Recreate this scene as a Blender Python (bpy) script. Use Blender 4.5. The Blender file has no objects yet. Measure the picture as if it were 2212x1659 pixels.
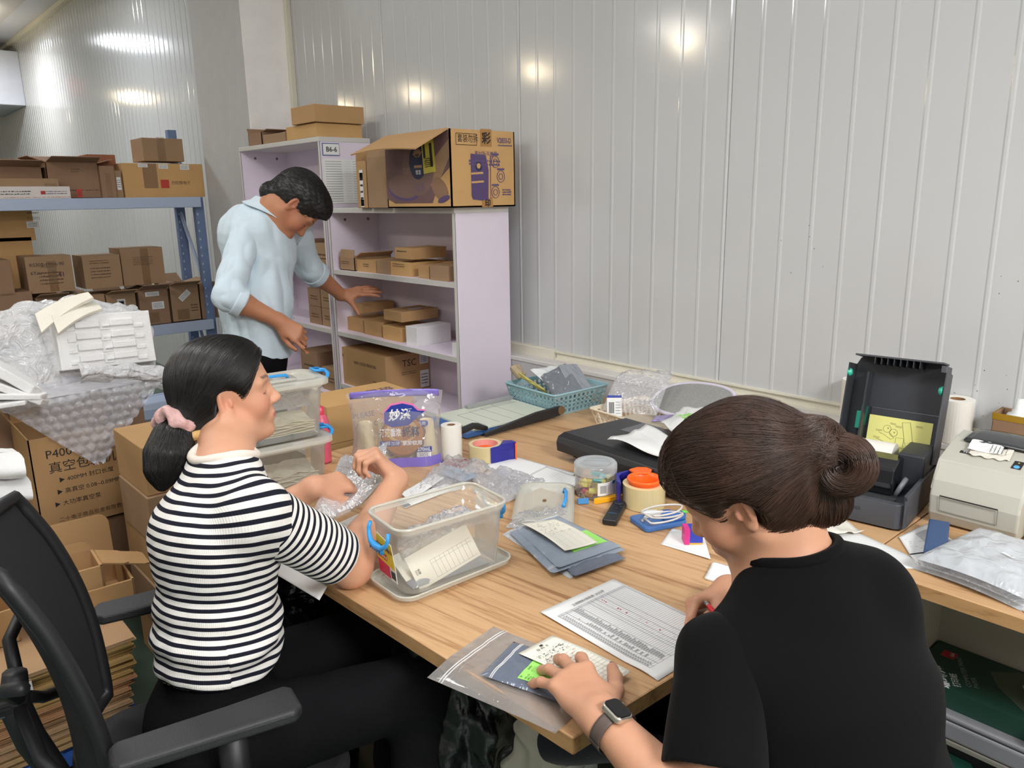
import bpy, math, random
import numpy as np
from mathutils import Vector, Matrix, Euler

random.seed(7)
C = bpy.context.scene.collection
SC = bpy.context.scene

# ------------------------------------------------------------------ camera
F_PX, W_PX, H_PX = 1670.0, 2212.0, 1659.0
CAM_H = 1.545                       # metres above the floor
XC = np.array([0.743, -0.168, 0.647])      # world X in camera axes (right, down, forward)
_a = np.array([-433 - 1106.0, 455 - 829.5, F_PX])
_yv = 829.5 + (-F_PX * F_PX - _a[0] * (1225 - 1106)) / _a[1]
_d = np.array([1225 - 1106.0, _yv - 829.5, F_PX])
YC = _a / np.linalg.norm(_a)
UC = -_d / np.linalg.norm(_d)
XC = np.cross(YC, UC)
XC = XC if XC[2] > 0 else -XC


def P(px, py, x=None, y=None, z=None, d=None):
    """world point seen along one direction, on the plane x=, y= or z= (metres) or at depth d"""
    r = np.array([px - 1106.0, py - 829.5, F_PX])
    w = np.array([r @ XC, r @ YC, r @ UC])
    if d is not None:
        t = d / F_PX
    elif z is not None:
        t = (z - CAM_H) / w[2]
    elif x is not None:
        t = x / w[0]
    else:
        t = y / w[1]
    return Vector((w[0] * t, w[1] * t, CAM_H + w[2] * t))


cam_data = bpy.data.cameras.new('camera')
cam = bpy.data.objects.new('camera', cam_data)
C.objects.link(cam)
R = Matrix(((XC[0], -XC[1], -XC[2]), (YC[0], -YC[1], -YC[2]), (UC[0], -UC[1], -UC[2])))
cam.matrix_world = Matrix.Translation((0, 0, CAM_H)) @ R.to_4x4()
cam_data.sensor_fit = 'HORIZONTAL'
cam_data.sensor_width = 36.0
cam_data.lens = 36.0 * F_PX / W_PX
cam_data.clip_start = 0.05
cam_data.clip_end = 100
SC.camera = cam

# ------------------------------------------------------------------ light and exposure
SC.view_settings.view_transform = 'Standard'
SC.view_settings.look = 'None'
SC.view_settings.gamma = 1.0
SC.view_settings.exposure = 0.06
world = bpy.data.worlds.new('world')
SC.world = world
world.use_nodes = True
world.node_tree.nodes['Background'].inputs[0].default_value = (0.92, 0.95, 1.0, 1)
world.node_tree.nodes['Background'].inputs[1].default_value = 0.26


def area_light(name, loc, size, power, color=(1, 0.96, 0.9), target=None, size_y=None):
    l = bpy.data.lights.new(name, 'AREA')
    l.shape = 'RECTANGLE'
    l.size = size
    l.size_y = size_y or size
    l.energy = power
    l.color = color
    o = bpy.data.objects.new(name, l)
    C.objects.link(o)
    o.location = loc
    if target is not None:
        o.rotation_euler = (Vector(target) - Vector(loc)).to_track_quat('-Z', 'Y').to_euler()
    return o


LIGHTS = [
    ('overhead_light', (0.45, 0.7, 3.30), 0.9, 28, (0.99, 0.99, 1.0), None),
    ('overhead_light', (0.35, -2.1, 3.00), 1.0, 178, (0.99, 0.99, 1.0), None),
    ('overhead_light', (-0.4, 2.9, 3.30), 0.8, 31, (1, 0.985, 0.97), None),
    ('overhead_light', (1.0, 7.4, 3.45), 0.35, 45, (0.92, 0.96, 1.0), None),
    ('overhead_light', (1.45, 10.8, 3.50), 0.5, 50, (0.90, 0.94, 1.0), None),
    ('overhead_light', (1.1, 3.5, 3.55), 0.3, 6, (1, 0.97, 0.93), None),  # added light, only there to brighten the near face of the column
    ('overhead_light', (-2.4, 0.3, 3.30), 0.8, 30, (1, 0.97, 0.94), None),
    ('overhead_light', (-2.6, 5.5, 3.30), 0.6, 22, (1, 0.97, 0.94), None),
]
for a in LIGHTS:
    area_light(*a)
for x, y in ((-1.3, 4.48), (-1.3, 6.4), (-1.3, 8.6), (-1.3, 10.5), (1.45, 10.9)):
    l = bpy.data.lights.new('spot_bulb', 'POINT')
    l.energy = 16
    l.color = (1.0, 0.83, 0.55)
    l.shadow_soft_size = 0.038
    o = bpy.data.objects.new('spot_bulb', l)
    C.objects.link(o)
    o.location = (x, y, 2.87)
SC.cycles.transparent_max_bounces = 24
SC.cycles.max_bounces = 7


# ------------------------------------------------------------------ materials
_M = {}


def nn(nt, t, **kw):
    n = nt.nodes.new(t)
    for k, v in kw.items():
        if k.startswith('_'):
            setattr(n, k[1:], v)
        else:
            n.inputs[k.replace('_', ' ')].default_value = v
    return n


def new_mat(name):
    m = bpy.data.materials.new(name)
    m.use_nodes = True
    return m, m.node_tree, m.node_tree.nodes['Principled BSDF']


def lin(c):
    """sRGB 0-255 to linear"""
    out = []
    for v in c[:3]:
        v = v / 255.0
        out.append(v / 12.92 if v <= 0.04045 else ((v + 0.055) / 1.055) ** 2.4)
    return (*out, 1.0)


def M(name, rgb=(200, 200, 200), rough=0.5, metal=0.0, spec=0.5, noise=0.06, nscale=9.0, bump=0.0, bscale=60.0,
      sss=0.0, emit=0.0, coat=0.0, stretch=None):
    """opaque surface with a little procedural unevenness; colours given in sRGB 0-255"""
    if name in _M:
        return _M[name]
    m, nt, b = new_mat(name)
    c = lin(rgb)
    b.inputs['Roughness'].default_value = rough
    b.inputs['Metallic'].default_value = metal
    b.inputs['Specular IOR Level'].default_value = spec
    b.inputs['Coat Weight'].default_value = coat
    tc = nn(nt, 'ShaderNodeTexCoord')
    mp = nn(nt, 'ShaderNodeMapping')
    if stretch:
        mp.inputs['Scale'].default_value = stretch
    nt.links.new(tc.outputs['Object'], mp.inputs[0])
    n = nn(nt, 'ShaderNodeTexNoise', Scale=nscale, Detail=4.0)
    nt.links.new(mp.outputs[0], n.inputs['Vector'])
    r = nn(nt, 'ShaderNodeMapRange')
    r.inputs['To Min'].default_value = 1 - noise * 1.6
    r.inputs['To Max'].default_value = 1 + noise * 1.6
    nt.links.new(n.outputs['Fac'], r.inputs['Value'])
    mx = nn(nt, 'ShaderNodeVectorMath', _operation='SCALE')
    mx.inputs[0].default_value = c[:3]
    nt.links.new(r.outputs[0], mx.inputs['Scale'])
    nt.links.new(mx.outputs[0], b.inputs['Base Color'])
    if bump:
        n2 = nn(nt, 'ShaderNodeTexNoise', Scale=bscale, Detail=3.0)
        nt.links.new(mp.outputs[0], n2.inputs['Vector'])
        bp = nn(nt, 'ShaderNodeBump', Strength=min(1.0, bump), Distance=0.004)
        nt.links.new(n2.outputs['Fac'], bp.inputs['Height'])
        nt.links.new(bp.outputs[0], b.inputs['Normal'])
    if sss:
        b.inputs['Subsurface Weight'].default_value = sss
        b.inputs['Subsurface Radius'].default_value = (0.012, 0.005, 0.003)
        b.inputs['Subsurface Scale'].default_value = 0.6
    if emit:
        b.inputs['Emission Color'].default_value = c
        b.inputs['Emission Strength'].default_value = emit
    _M[name] = m
    return m


def film(name, rgb=(225, 228, 232), opacity=0.25, rough=0.12, bump=0.6, bscale=18.0, haze=0.0, spec=0.5, edge=0.35):
    """thin clear or milky plastic: partly see-through sheet with glossy, uneven surface"""
    if name in _M:
        return _M[name]
    m, nt, b = new_mat(name)
    b.inputs['Base Color'].default_value = lin(rgb)
    b.inputs['Roughness'].default_value = rough
    b.inputs['Specular IOR Level'].default_value = spec
    tc = nn(nt, 'ShaderNodeTexCoord')
    n2 = nn(nt, 'ShaderNodeTexNoise', Scale=bscale, Detail=3.5)
    n2.inputs['Distortion'].default_value = 0.8
    nt.links.new(tc.outputs['Object'], n2.inputs['Vector'])
    bp = nn(nt, 'ShaderNodeBump', Strength=min(1, bump), Distance=0.02)
    nt.links.new(n2.outputs['Fac'], bp.inputs['Height'])
    nt.links.new(bp.outputs[0], b.inputs['Normal'])
    gl = nn(nt, 'ShaderNodeBsdfGlossy', Roughness=rough)
    nt.links.new(bp.outputs[0], gl.inputs['Normal'])
    tr = nn(nt, 'ShaderNodeBsdfTransparent')
    lw = nn(nt, 'ShaderNodeLayerWeight', Blend=0.25)
    nt.links.new(bp.outputs[0], lw.inputs['Normal'])
    mixg = nn(nt, 'ShaderNodeMixShader')          # clear film: transparent <-> reflection
    mr0 = nn(nt, 'ShaderNodeMapRange')
    mr0.inputs['To Min'].default_value = 0.03
    mr0.inputs['To Max'].default_value = 0.75
    nt.links.new(lw.outputs['Fresnel'], mr0.inputs['Value'])
    nt.links.new(mr0.outputs[0], mixg.inputs[0])
    nt.links.new(tr.outputs[0], mixg.inputs[1])
    nt.links.new(gl.outputs[0], mixg.inputs[2])
    mix = nn(nt, 'ShaderNodeMixShader')
    mr = nn(nt, 'ShaderNodeMapRange')
    mr.inputs['To Min'].default_value = opacity
    mr.inputs['To Max'].default_value = min(1, opacity + edge)
    nt.links.new(lw.outputs['Facing'], mr.inputs['Value'])
    if haze:
        ad = nn(nt, 'ShaderNodeMath', _operation='MULTIPLY_ADD')
        nt.links.new(n2.outputs['Fac'], ad.inputs[0])
        ad.inputs[1].default_value = haze
        nt.links.new(mr.outputs[0], ad.inputs[2])
        nt.links.new(ad.outputs[0], mix.inputs[0])
    else:
        nt.links.new(mr.outputs[0], mix.inputs[0])
    nt.links.new(mixg.outputs[0], mix.inputs[1])
    nt.links.new(b.outputs[0], mix.inputs[2])
    nt.links.new(mix.outputs[0], nt.nodes['Material Output'].inputs[0])
    _M[name] = m
    return m


def wood_mat(name, light, dark, axis='Y', rough=0.38):
    if name in _M:
        return _M[name]
    m, nt, b = new_mat(name)
    tc = nn(nt, 'ShaderNodeTexCoord')
    mp = nn(nt, 'ShaderNodeMapping')
    s = {'Y': (19.0, 1.05, 19.0), 'X': (1.05, 19.0, 19.0)}[axis]
    mp.inputs['Scale'].default_value = s
    rot = nn(nt, 'ShaderNodeVectorRotate')
    rot.inputs['Angle'].default_value = math.radians(-9 if axis == 'Y' else 0)
    nt.links.new(tc.outputs['Object'], rot.inputs['Vector'])
    nt.links.new(rot.outputs[0], mp.inputs[0])
    n1 = nn(nt, 'ShaderNodeTexNoise', Scale=1.6, Detail=6.0, Roughness=0.62)
    n1.inputs['Distortion'].default_value = 1.1
    nt.links.new(mp.outputs[0], n1.inputs['Vector'])
    mp2 = nn(nt, 'ShaderNodeMapping')
    mp2.inputs['Scale'].default_value = tuple(v * 5.5 if v > 1 else v * 1.6 for v in s)
    nt.links.new(rot.outputs[0], mp2.inputs[0])
    n2 = nn(nt, 'ShaderNodeTexNoise', Scale=2.0, Detail=3.0)
    nt.links.new(mp2.outputs[0], n2.inputs['Vector'])
    w = nn(nt, 'ShaderNodeMath', _operation='MULTIPLY_ADD')
    nt.links.new(n2.outputs['Fac'], w.inputs[0])
    w.inputs[1].default_value = 0.28
    nt.links.new(n1.outputs['Fac'], w.inputs[2])
    cr = nn(nt, 'ShaderNodeValToRGB')
    e = cr.color_ramp.elements
    e[0].position, e[0].color = 0.47, lin(dark)
    e[1].position, e[1].color = 0.78, lin(light)
    mid = cr.color_ramp.elements.new(0.56)
    mid.color = lin([(a * 0.6 + c * 0.4) for a, c in zip(light, dark)])
    m2 = cr.color_ramp.elements.new(0.63)
    m2.color = lin([(a * 0.85 + c * 0.15) for a, c in zip(light, dark)])
    nt.links.new(w.outputs[0], cr.inputs[0])
    nt.links.new(cr.outputs[0], b.inputs['Base Color'])
    b.inputs['Roughness'].default_value = rough
    b.inputs['Specular IOR Level'].default_value = 0.4
    _M[name] = m
    return m


# ------------------------------------------------------------------ mesh builder
class MB:
    """collects faces of one part; build() links them as ONE mesh object"""

    def __init__(self):
        self.v, self.f, self.mi, self.mats = [], [], [], []

    def m(self, mat):
        if mat not in self.mats:
            self.mats.append(mat)
        return self.mats.index(mat)

    def add(self, vs, fs, mat, T=None):
        o = len(self.v)
        if T is not None:
            vs = [T @ Vector(q) for q in vs]
        self.v += [tuple(q) for q in vs]
        k = self.m(mat)
        for f in fs:
            self.f.append([o + i for i in f])
            self.mi.append(k)
        return self

    def box(self, mat, lo, hi, T=None):
        x0, y0, z0 = lo
        x1, y1, z1 = hi
        vs = [(x0, y0, z0), (x1, y0, z0), (x1, y1, z0), (x0, y1, z0), (x0, y0, z1), (x1, y0, z1), (x1, y1, z1), (x0, y1, z1)]
        return self.add(vs, [(0, 3, 2, 1), (4, 5, 6, 7), (0, 1, 5, 4), (1, 2, 6, 5), (2, 3, 7, 6), (3, 0, 4, 7)], mat, T)

    def prism(self, mat, poly, z0, z1, T=None, taper=None):
        """extrude an outline (list of x,y) from z0 to z1"""
        n = len(poly)
        top = poly if taper is None else [(x * taper[0] + taper[2] if len(taper) > 2 else x * taper[0], y * taper[1]) for x, y in poly]
        vs = [(x, y, z0) for x, y in poly] + [(x, y, z1) for x, y in top]
        fs = [tuple(range(n - 1, -1, -1)), tuple(range(n, 2 * n))]
        fs += [(i, (i + 1) % n, n + (i + 1) % n, n + i) for i in range(n)]
        return self.add(vs, fs, mat, T)

    def tube(self, mat, pts, r, seg=10, closed=False, T=None, caps=True, flat=None):
        pts = [Vector(p) for p in pts]
        n = len(pts)
        rs = r if isinstance(r, (list, tuple)) else [r] * n
        vs, fs = [], []
        up = None
        for i, p in enumerate(pts):
            a = pts[(i - 1) % n] if (closed or i > 0) else p
            b = pts[(i + 1) % n] if (closed or i < n - 1) else p
            t = (b - a).normalized() if (b - a).length > 1e-9 else Vector((0, 0, 1))
            if up is None:
                up = t.orthogonal().normalized() if flat is None else Vector(flat)
            if flat is not None:
                up = Vector(flat)
            s = t.cross(up)
            if s.length < 1e-6:
                s = t.orthogonal()
            s.normalize()
            u2 = s.cross(t).normalized()
            if flat is None:
                up = u2
            for k in range(seg):
                an = 2 * math.pi * k / seg
                vs.append(p + (s * math.cos(an) + u2 * math.sin(an)) * rs[i])
        m = n if closed else n - 1
        for i in range(m):
            for k in range(seg):
                a, b = i * seg + k, i * seg + (k + 1) % seg
                c, d = ((i + 1) % n) * seg + (k + 1) % seg, ((i + 1) % n) * seg + k
                fs.append((a, b, c, d))
        if caps and not closed:
            fs.append(tuple(range(seg - 1, -1, -1)))
            fs.append(tuple((n - 1) * seg + k for k in range(seg)))
        return self.add(vs, fs, mat, T)

    def lathe(self, mat, prof, seg=32, T=None, a0=0, a1=2 * math.pi, sx=1, sy=1):
        """profile of (radius, z) round the z axis"""
        full = abs(a1 - a0 - 2 * math.pi) < 1e-6
        n = seg if full else seg + 1
        vs, fs = [], []
        for r_, z in prof:
            for k in range(n):
                an = a0 + (a1 - a0) * k / seg
                vs.append((r_ * math.cos(an) * sx, r_ * math.sin(an) * sy, z))
        for i in range(len(prof) - 1):
            for k in range(seg):
                k2 = (k + 1) % n
                fs.append((i * n + k, i * n + k2, (i + 1) * n + k2, (i + 1) * n + k))
        return self.add(vs, fs, mat, T)

    def grid(self, mat, fn, nu, nv, T=None, thick=0.0):
        """sheet from fn(u,v) for u,v in 0..1; thick adds a second side"""
        vs = [Vector(fn(i / nu, j / nv)) for j in range(nv + 1) for i in range(nu + 1)]
        w = nu + 1
        fs = [(j * w + i, j * w + i + 1, (j + 1) * w + i + 1, (j + 1) * w + i) for j in range(nv) for i in range(nu)]
        if thick:
            nrm = [Vector((0, 0, 0)) for _ in vs]
            for f in fs:
                q = (vs[f[1]] - vs[f[0]]).cross(vs[f[3]] - vs[f[0]])
                for i in f:
                    nrm[i] += q
            o = len(vs)
            vs = vs + [v - n.normalized() * thick for v, n in zip(vs, nrm)]
            fs2 = [tuple(o + i for i in reversed(f)) for f in fs]
            rim = [i for i in range(w)] + [j * w + nu for j in range(1, nv + 1)] + [nv * w + i for i in range(nu - 1, -1, -1)] + [j * w for j in range(nv - 1, 0, -1)]
            m = len(rim)
            fs = fs + fs2 + [(rim[(k + 1) % m], rim[k], o + rim[k], o + rim[(k + 1) % m]) for k in range(m)]
        return self.add(vs, fs, mat, T)

    def quad(self, mat, a, b, c, d, T=None):
        return self.add([a, b, c, d], [(0, 1, 2, 3)], mat, T)

    def text(self, mat, s, size, T, align='LEFT', sx=1.0, bold=0.0, lift=0.0004, res=2, tilt=0):
        """raised print: text lying in the XY plane of T"""
        c = bpy.data.curves.new('txt', 'FONT')
        c.body = s
        c.size = size
        c.align_x = align
        c.resolution_u = res
        c.offset = bold
        c.shear = tilt
        o = bpy.data.objects.new('txt', c)
        C.objects.link(o)
        dg = bpy.context.evaluated_depsgraph_get()
        me = bpy.data.meshes.new_from_object(o.evaluated_get(dg))
        vs = [(q.co.x * sx, q.co.y, lift) for q in me.vertices]
        fs = [tuple(p.vertices) for p in me.polygons]
        bpy.data.objects.remove(o)
        bpy.data.curves.remove(c)
        bpy.data.meshes.remove(me)
        return self.add(vs, fs, mat, T)

    def build(self, name, parent=None, loc=None, rot=None, bevel=0.0, smooth=False, sub=0, seg=2, attrs=None, auto=None, solid=0.0):
        me = bpy.data.meshes.new(name)
        me.from_pydata(self.v, [], self.f)
        for mm in self.mats:
            me.materials.append(mm)
        if self.mi:
            me.polygons.foreach_set('material_index', self.mi)
        me.update()
        o = bpy.data.objects.new(name, me)
        C.objects.link(o)
        if parent is not None:
            o.parent = parent
        if loc is not None:
            o.location = loc
        if rot is not None:
            o.rotation_euler = rot
        if smooth:
            me.polygons.foreach_set('use_smooth', [True] * len(me.polygons))
        if solid:
            md = o.modifiers.new('thickness', 'SOLIDIFY')
            md.thickness = solid
        if bevel:
            md = o.modifiers.new('soft_edges', 'BEVEL')
            md.width = bevel
            md.segments = seg
            md.limit_method = 'ANGLE'
            md.angle_limit = math.radians(40)
            if smooth is None or auto:
                pass
        if sub:
            md = o.modifiers.new('smooth', 'SUBSURF')
            md.levels = md.render_levels = sub
        return o


def empty(name, loc=(0, 0, 0), rz=0.0, rot=None):
    o = bpy.data.objects.new(name, None)
    C.objects.link(o)
    o.location = loc
    o.rotation_euler = rot if rot is not None else (0, 0, rz)
    o.empty_display_size = 0.05
    return o


def tag(o, label, cat, group=None, kind=None):
    if label:
        o['label'] = label
    if cat:
        o['category'] = cat
    if group:
        o['group'] = group
    if kind:
        o['kind'] = kind
    return o


def struct(o):
    o['kind'] = 'structure'
    return o


def thing(name, label, cat, loc=(0, 0, 0), rz=0.0, group=None, rot=None):
    return tag(empty(name, loc, rz, rot), label, cat, group)


def TR(loc=(0, 0, 0), rx=0, ry=0, rz=0):
    return Matrix.Translation(loc) @ Euler((rx, ry, rz)).to_matrix().to_4x4()


def frame(o, x, y):
    """matrix whose X and Y axes point along x and y (orthonormalised), origin o"""
    x = Vector(x).normalized()
    z = x.cross(Vector(y)).normalized()
    y = z.cross(x)
    return Matrix(((x[0], y[0], z[0], o[0]), (x[1], y[1], z[1], o[1]), (x[2], y[2], z[2], o[2]), (0, 0, 0, 1)))


def rrect(w, h, r, n=5, cx=0, cy=0):
    out = []
    for (sx, sy, a) in ((1, 1, 0), (-1, 1, 90), (-1, -1, 180), (1, -1, 270)):
        for k in range(n + 1):
            t = math.radians(a + 90 * k / n)
            out.append((cx + sx * (w / 2 - r) + r * math.cos(t), cy + sy * (h / 2 - r) + r * math.sin(t)))
    return out


def sn(*a):
    """smooth pseudo-noise from sines, about -1..1"""
    x, y = a[0], a[1]
    s = a[2] if len(a) > 2 else 0
    return (math.sin(x * 1.7 + s * 1.3 + 1.1 * math.sin(y * 1.3 + s)) + math.sin(y * 2.1 - x * 0.9 + s * 2.1) + math.sin((x + y) * 2.9 + s * 0.7 + math.sin(x * 2.3))) / 3.0
# ================================================================== the room
XW_, XL = 2.42, 2.33       # panel plane, low wall plane


def panel_mat():
    m, nt, b = new_mat('painted_panel')
    tc = nn(nt, 'ShaderNodeTexCoord')
    n = nn(nt, 'ShaderNodeTexNoise', Scale=0.8, Detail=3.0)
    nt.links.new(tc.outputs['Object'], n.inputs['Vector'])
    mix = nn(nt, 'ShaderNodeMix', _data_type='RGBA')
    mix.inputs[6].default_value = lin((196, 197, 197))
    mix.inputs[7].default_value = lin((206, 207, 208))
    nt.links.new(n.outputs['Fac'], mix.inputs[0])
    # small flecks of dirt
    v = nn(nt, 'ShaderNodeTexVoronoi', Scale=42.0)
    nt.links.new(tc.outputs['Object'], v.inputs['Vector'])
    lt = nn(nt, 'ShaderNodeMath', _operation='LESS_THAN')
    nt.links.new(v.outputs['Distance'], lt.inputs[0])
    lt.inputs[1].default_value = 0.075
    n3 = nn(nt, 'ShaderNodeTexNoise', Scale=1.7, Detail=2.0)
    nt.links.new(tc.outputs['Object'], n3.inputs['Vector'])
    gt = nn(nt, 'ShaderNodeMath', _operation='GREATER_THAN')
    nt.links.new(n3.outputs['Fac'], gt.inputs[0])
    gt.inputs[1].default_value = 0.54
    mu0 = nn(nt, 'ShaderNodeMath', _operation='MULTIPLY')
    nt.links.new(lt.outputs[0], mu0.inputs[0])
    nt.links.new(gt.outputs[0], mu0.inputs[1])
    sx = nn(nt, 'ShaderNodeSeparateXYZ')
    nt.links.new(tc.outputs['Object'], sx.inputs[0])
    ly = nn(nt, 'ShaderNodeMath', _operation='LESS_THAN')
    nt.links.new(sx.outputs['Y'], ly.inputs[0])
    ly.inputs[1].default_value = 1.35
    mu = nn(nt, 'ShaderNodeMath', _operation='MULTIPLY')
    nt.links.new(mu0.outputs[0], mu.inputs[0])
    nt.links.new(ly.outputs[0], mu.inputs[1])
    mix2 = nn(nt, 'ShaderNodeMix', _data_type='RGBA')
    nt.links.new(mu.outputs[0], mix2.inputs[0])
    nt.links.new(mix.outputs[2], mix2.inputs[6])
    mix2.inputs[7].default_value = lin((105, 105, 105))
    nt.links.new(mix2.outputs[2], b.inputs['Base Color'])
    b.inputs['Roughness'].default_value = 0.125
    b.inputs['Specular IOR Level'].default_value = 0.55
    n4 = nn(nt, 'ShaderNodeTexNoise', Scale=2.2, Detail=2.0)
    nt.links.new(tc.outputs['Object'], n4.inputs['Vector'])
    bp = nn(nt, 'ShaderNodeBump', Strength=0.06, Distance=0.02)
    nt.links.new(n4.outputs['Fac'], bp.inputs['Height'])
    nt.links.new(bp.outputs[0], b.inputs['Normal'])
    return m


PANEL = panel_mat()
CREAM = M('cream_rail', (222, 217, 200), 0.45)
PLASTER = M('white_plaster', (214, 210, 205), 0.8, bump=0.3, bscale=25, noise=0.05)
GREYPL = M('grey_plaster', (190, 188, 188), 0.75, bump=0.2, bscale=20, noise=0.05)
SEAM = M('seam_gap', (62, 62, 64), 0.8)


def ribbed_wall(name, y0, y1, z0, z1, seam0, x=XW_, pitch=1.06, ribs=10, rh=0.0022, gap=0.005):
    mb = MB()
    ys = []
    k = math.floor((y0 - seam0) / pitch) - 1
    prof = [(y0, 0.0)]
    while seam0 + k * pitch < y1:
        s = seam0 + k * pitch
        pr = [(s - 0.0022, 0), (s - 0.0014, gap), (s + 0.0014, gap), (s + 0.0022, 0), (s + 0.010, -0.003), (s + 0.018, 0)]
        for j in range(1, ribs):
            c = s + j * pitch / ribs
            pr += [(c - 0.009, 0), (c - 0.004, -rh), (c + 0.003, -rh), (c + 0.008, 0)]
        prof += [q for q in pr if y0 < q[0] < y1]
        k += 1
    prof.append((y1, 0.0))
    n = len(prof)
    vs = [(x + dx, y, z0) for y, dx in prof] + [(x + dx, y, z1) for y, dx in prof]
    fs = [(i, n + i, n + i + 1, i + 1) for i in range(n - 1)]
    mb.add(vs, fs, PANEL)
    mb.box(PANEL, (x + 0.016, y0, z0), (x + 0.08, y1, z1))
    return struct(mb.build(name))


ribbed_wall('wall_right', -2.6, 4.70, 0.842, 3.9, 1.566)
ribbed_wall('wall_right_far', 5.48, 15.0, 0.0, 3.9, 7.20, rh=0.0035, gap=0.03)
# low masonry wall with its ledge
mb = MB()
mb.box(GREYPL, (XL, -2.6, 0), (XW_ + 0.08, 4.70, 0.838))
mb.box(PLASTER, (XL - 0.004, -2.6, 0.822), (XW_ + 0.005, 4.70, 0.842))
struct(mb.build('wall_plinth', bevel=0.004))
mb = MB()
mb.prism(CREAM, [(0, 0), (-0.022, 0), (-0.022, 0.004), (-0.006, 0.008), (-0.006, 0.026), (-0.016, 0.030), (-0.016, 0.036), (0, 0.036)], 0, 5.0,
         Matrix(((1, 0, 0, XW_ + 0.0), (0, 0, 1, -2.6), (0, 1, 0, 0.842), (0, 0, 0, 1))))
mb.prism(CREAM, [(0, 0), (-0.028, 0), (-0.028, 0.040), (-0.024, 0.044), (0, 0.044)], 0, 2.28,
         Matrix(((1, 0, 0, XW_ + 0.0), (0, 0, 1, 2.41), (0, 1, 0, 0.842), (0, 0, 0, 1))))
struct(mb.build('trim_1'))
# column; its near face is coloured lighter for the light falling on it
mb = MB()
mb.box(GREYPL, (2.11, 4.715, 0), (2.5, 5.48, 3.9))
mb.box(M('column_face_lit', (250, 246, 243), 0.7, bump=0.2, bscale=14), (2.115, 4.70, 0), (2.5, 4.716, 3.9))
struct(mb.build('column'))
mb = MB()
mb.box(CREAM, (2.385, 4.668, 0.89), (2.42, 4.70, 3.9))
struct(mb.build('trim_2', bevel=0.004))
# ceiling, soffit, floor, other walls
CEIL = M('ceiling_white', (205, 207, 214), 0.6, noise=0.03)
mb = MB(); mb.box(CEIL, (-4.6, -2.6, 3.86), (2.5, 15.0, 3.95)); struct(mb.build('ceiling'))
mb = MB(); mb.box(CEIL, (2.10, 5.48, 3.62), (2.42, 15.0, 3.86)); struct(mb.build('soffit'))
mb = MB(); mb.box(CREAM, (2.36, 5.48, 3.575), (2.42, 14.9, 3.62)); struct(mb.build('trim_3'))
mb = MB(); mb.box(M('green_floor', (70, 90, 78), 0.35, noise=0.12, nscale=4), (-4.6, -2.6, -0.1), (2.5, 15.0, 0.0)); struct(mb.build('floor'))
WALLP = M('room_wall', (205, 203, 198), 0.6)
mb = MB(); mb.box(WALLP, (-4.7, -2.6, 0), (-4.6, 15.0, 3.9)); struct(mb.build('wall_left'))
mb = MB(); mb.box(WALLP, (-4.6, 14.9, 0), (2.5, 15.0, 3.9)); struct(mb.build('wall_back'))
mb = MB(); mb.box(WALLP, (-4.6, -2.7, 0), (2.5, -2.6, 3.9)); struct(mb.build('wall_front'))
# ventilation box with red fan high on the far wall
v = thing('ventilation_box', 'white box high on the far ribbed wall with a red fan housing', 'ventilation box', (2.1, 12.1, 2.82))
mb = MB(); mb.box(M('vent_white', (206, 210, 222), 0.4), (-0.20, 0, 0.0), (0.32, 1.6, 0.66)); mb.build('housing', v, bevel=0.01)
mb = MB(); mb.lathe(M('fan_red', (196, 62, 78), 0.4), [(0.001, 0), (0.17, 0), (0.17, 0.26), (0.13, 0.28), (0.001, 0.28)], 24, TR((-0.19, 0.45, 0.33), ry=-math.pi / 2))
mb.build('fan', v, smooth=False)
# lit lamp on the ceiling at the far left
GLOW = M('lamp_glow', (255, 246, 225), 0.4, emit=12.0, noise=0)
t = thing('round_ceiling_lamp', 'round glowing lamp on the ceiling at the far left', 'ceiling lamp', P(2, 18, z=3.85))
mb = MB(); mb.lathe(GLOW, [(0.001, -0.03), (0.2, -0.028), (0.24, -0.01), (0.25, 0.008)], 32); mb.build('diffuser', t, smooth=True)
# ================================================================== cartons
def card_mat(name, rgb):
    return M(name, rgb, 0.78, spec=0.2, noise=0.07, nscale=6, bump=0.12, bscale=90)


KRAFT = card_mat('kraft_card', (186, 148, 104))
KRAFT2 = card_mat('kraft_card_dull', (162, 132, 103))
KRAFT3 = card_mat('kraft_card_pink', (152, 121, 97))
KRAFTY = card_mat('kraft_card_yellow', (204, 163, 110))
INSIDE = card_mat('kraft_inside', (150, 118, 84))
INK = M('black_ink', (40, 36, 36), 0.7, noise=0)
INKB = M('brown_ink', (92, 66, 50), 0.7, noise=0)
INKV = M('violet_ink', (98, 82, 118), 0.7, noise=0)
RED = M('red_print', (190, 62, 50), 0.6, noise=0)
WPAPER = M('white_paper', (232, 232, 230), 0.7, noise=0.015)
TAPE = film('packing_tape', (176, 140, 100), 0.35, 0.1, 0.3, 12, edge=0.2)
CLEARTAPE = film('clear_tape', (225, 215, 190), 0.18, 0.08, 0.5, 20)
FCS = {}


def face(w, d, h, f):
    if f == 'S':
        return frame((-w / 2, -d / 2 - 0.0006, 0), (1, 0, 0), (0, 0, 1))
    if f == 'W':
        return frame((-w / 2 - 0.0006, d / 2, 0), (0, -1, 0), (0, 0, 1))
    return frame((-w / 2, -d / 2, h + 0.0006), (1, 0, 0), (0, 1, 0))


def patch(mb, mat, T, x, y, w, h, rz=0, t=0.0006):
    """flat printed or stuck rectangle centred at x,y on face T"""
    mb.box(mat, (-w / 2, -h / 2, 0), (w / 2, h / 2, t), T @ TR((x, y, 0), rz=rz))
    return mb


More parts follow.
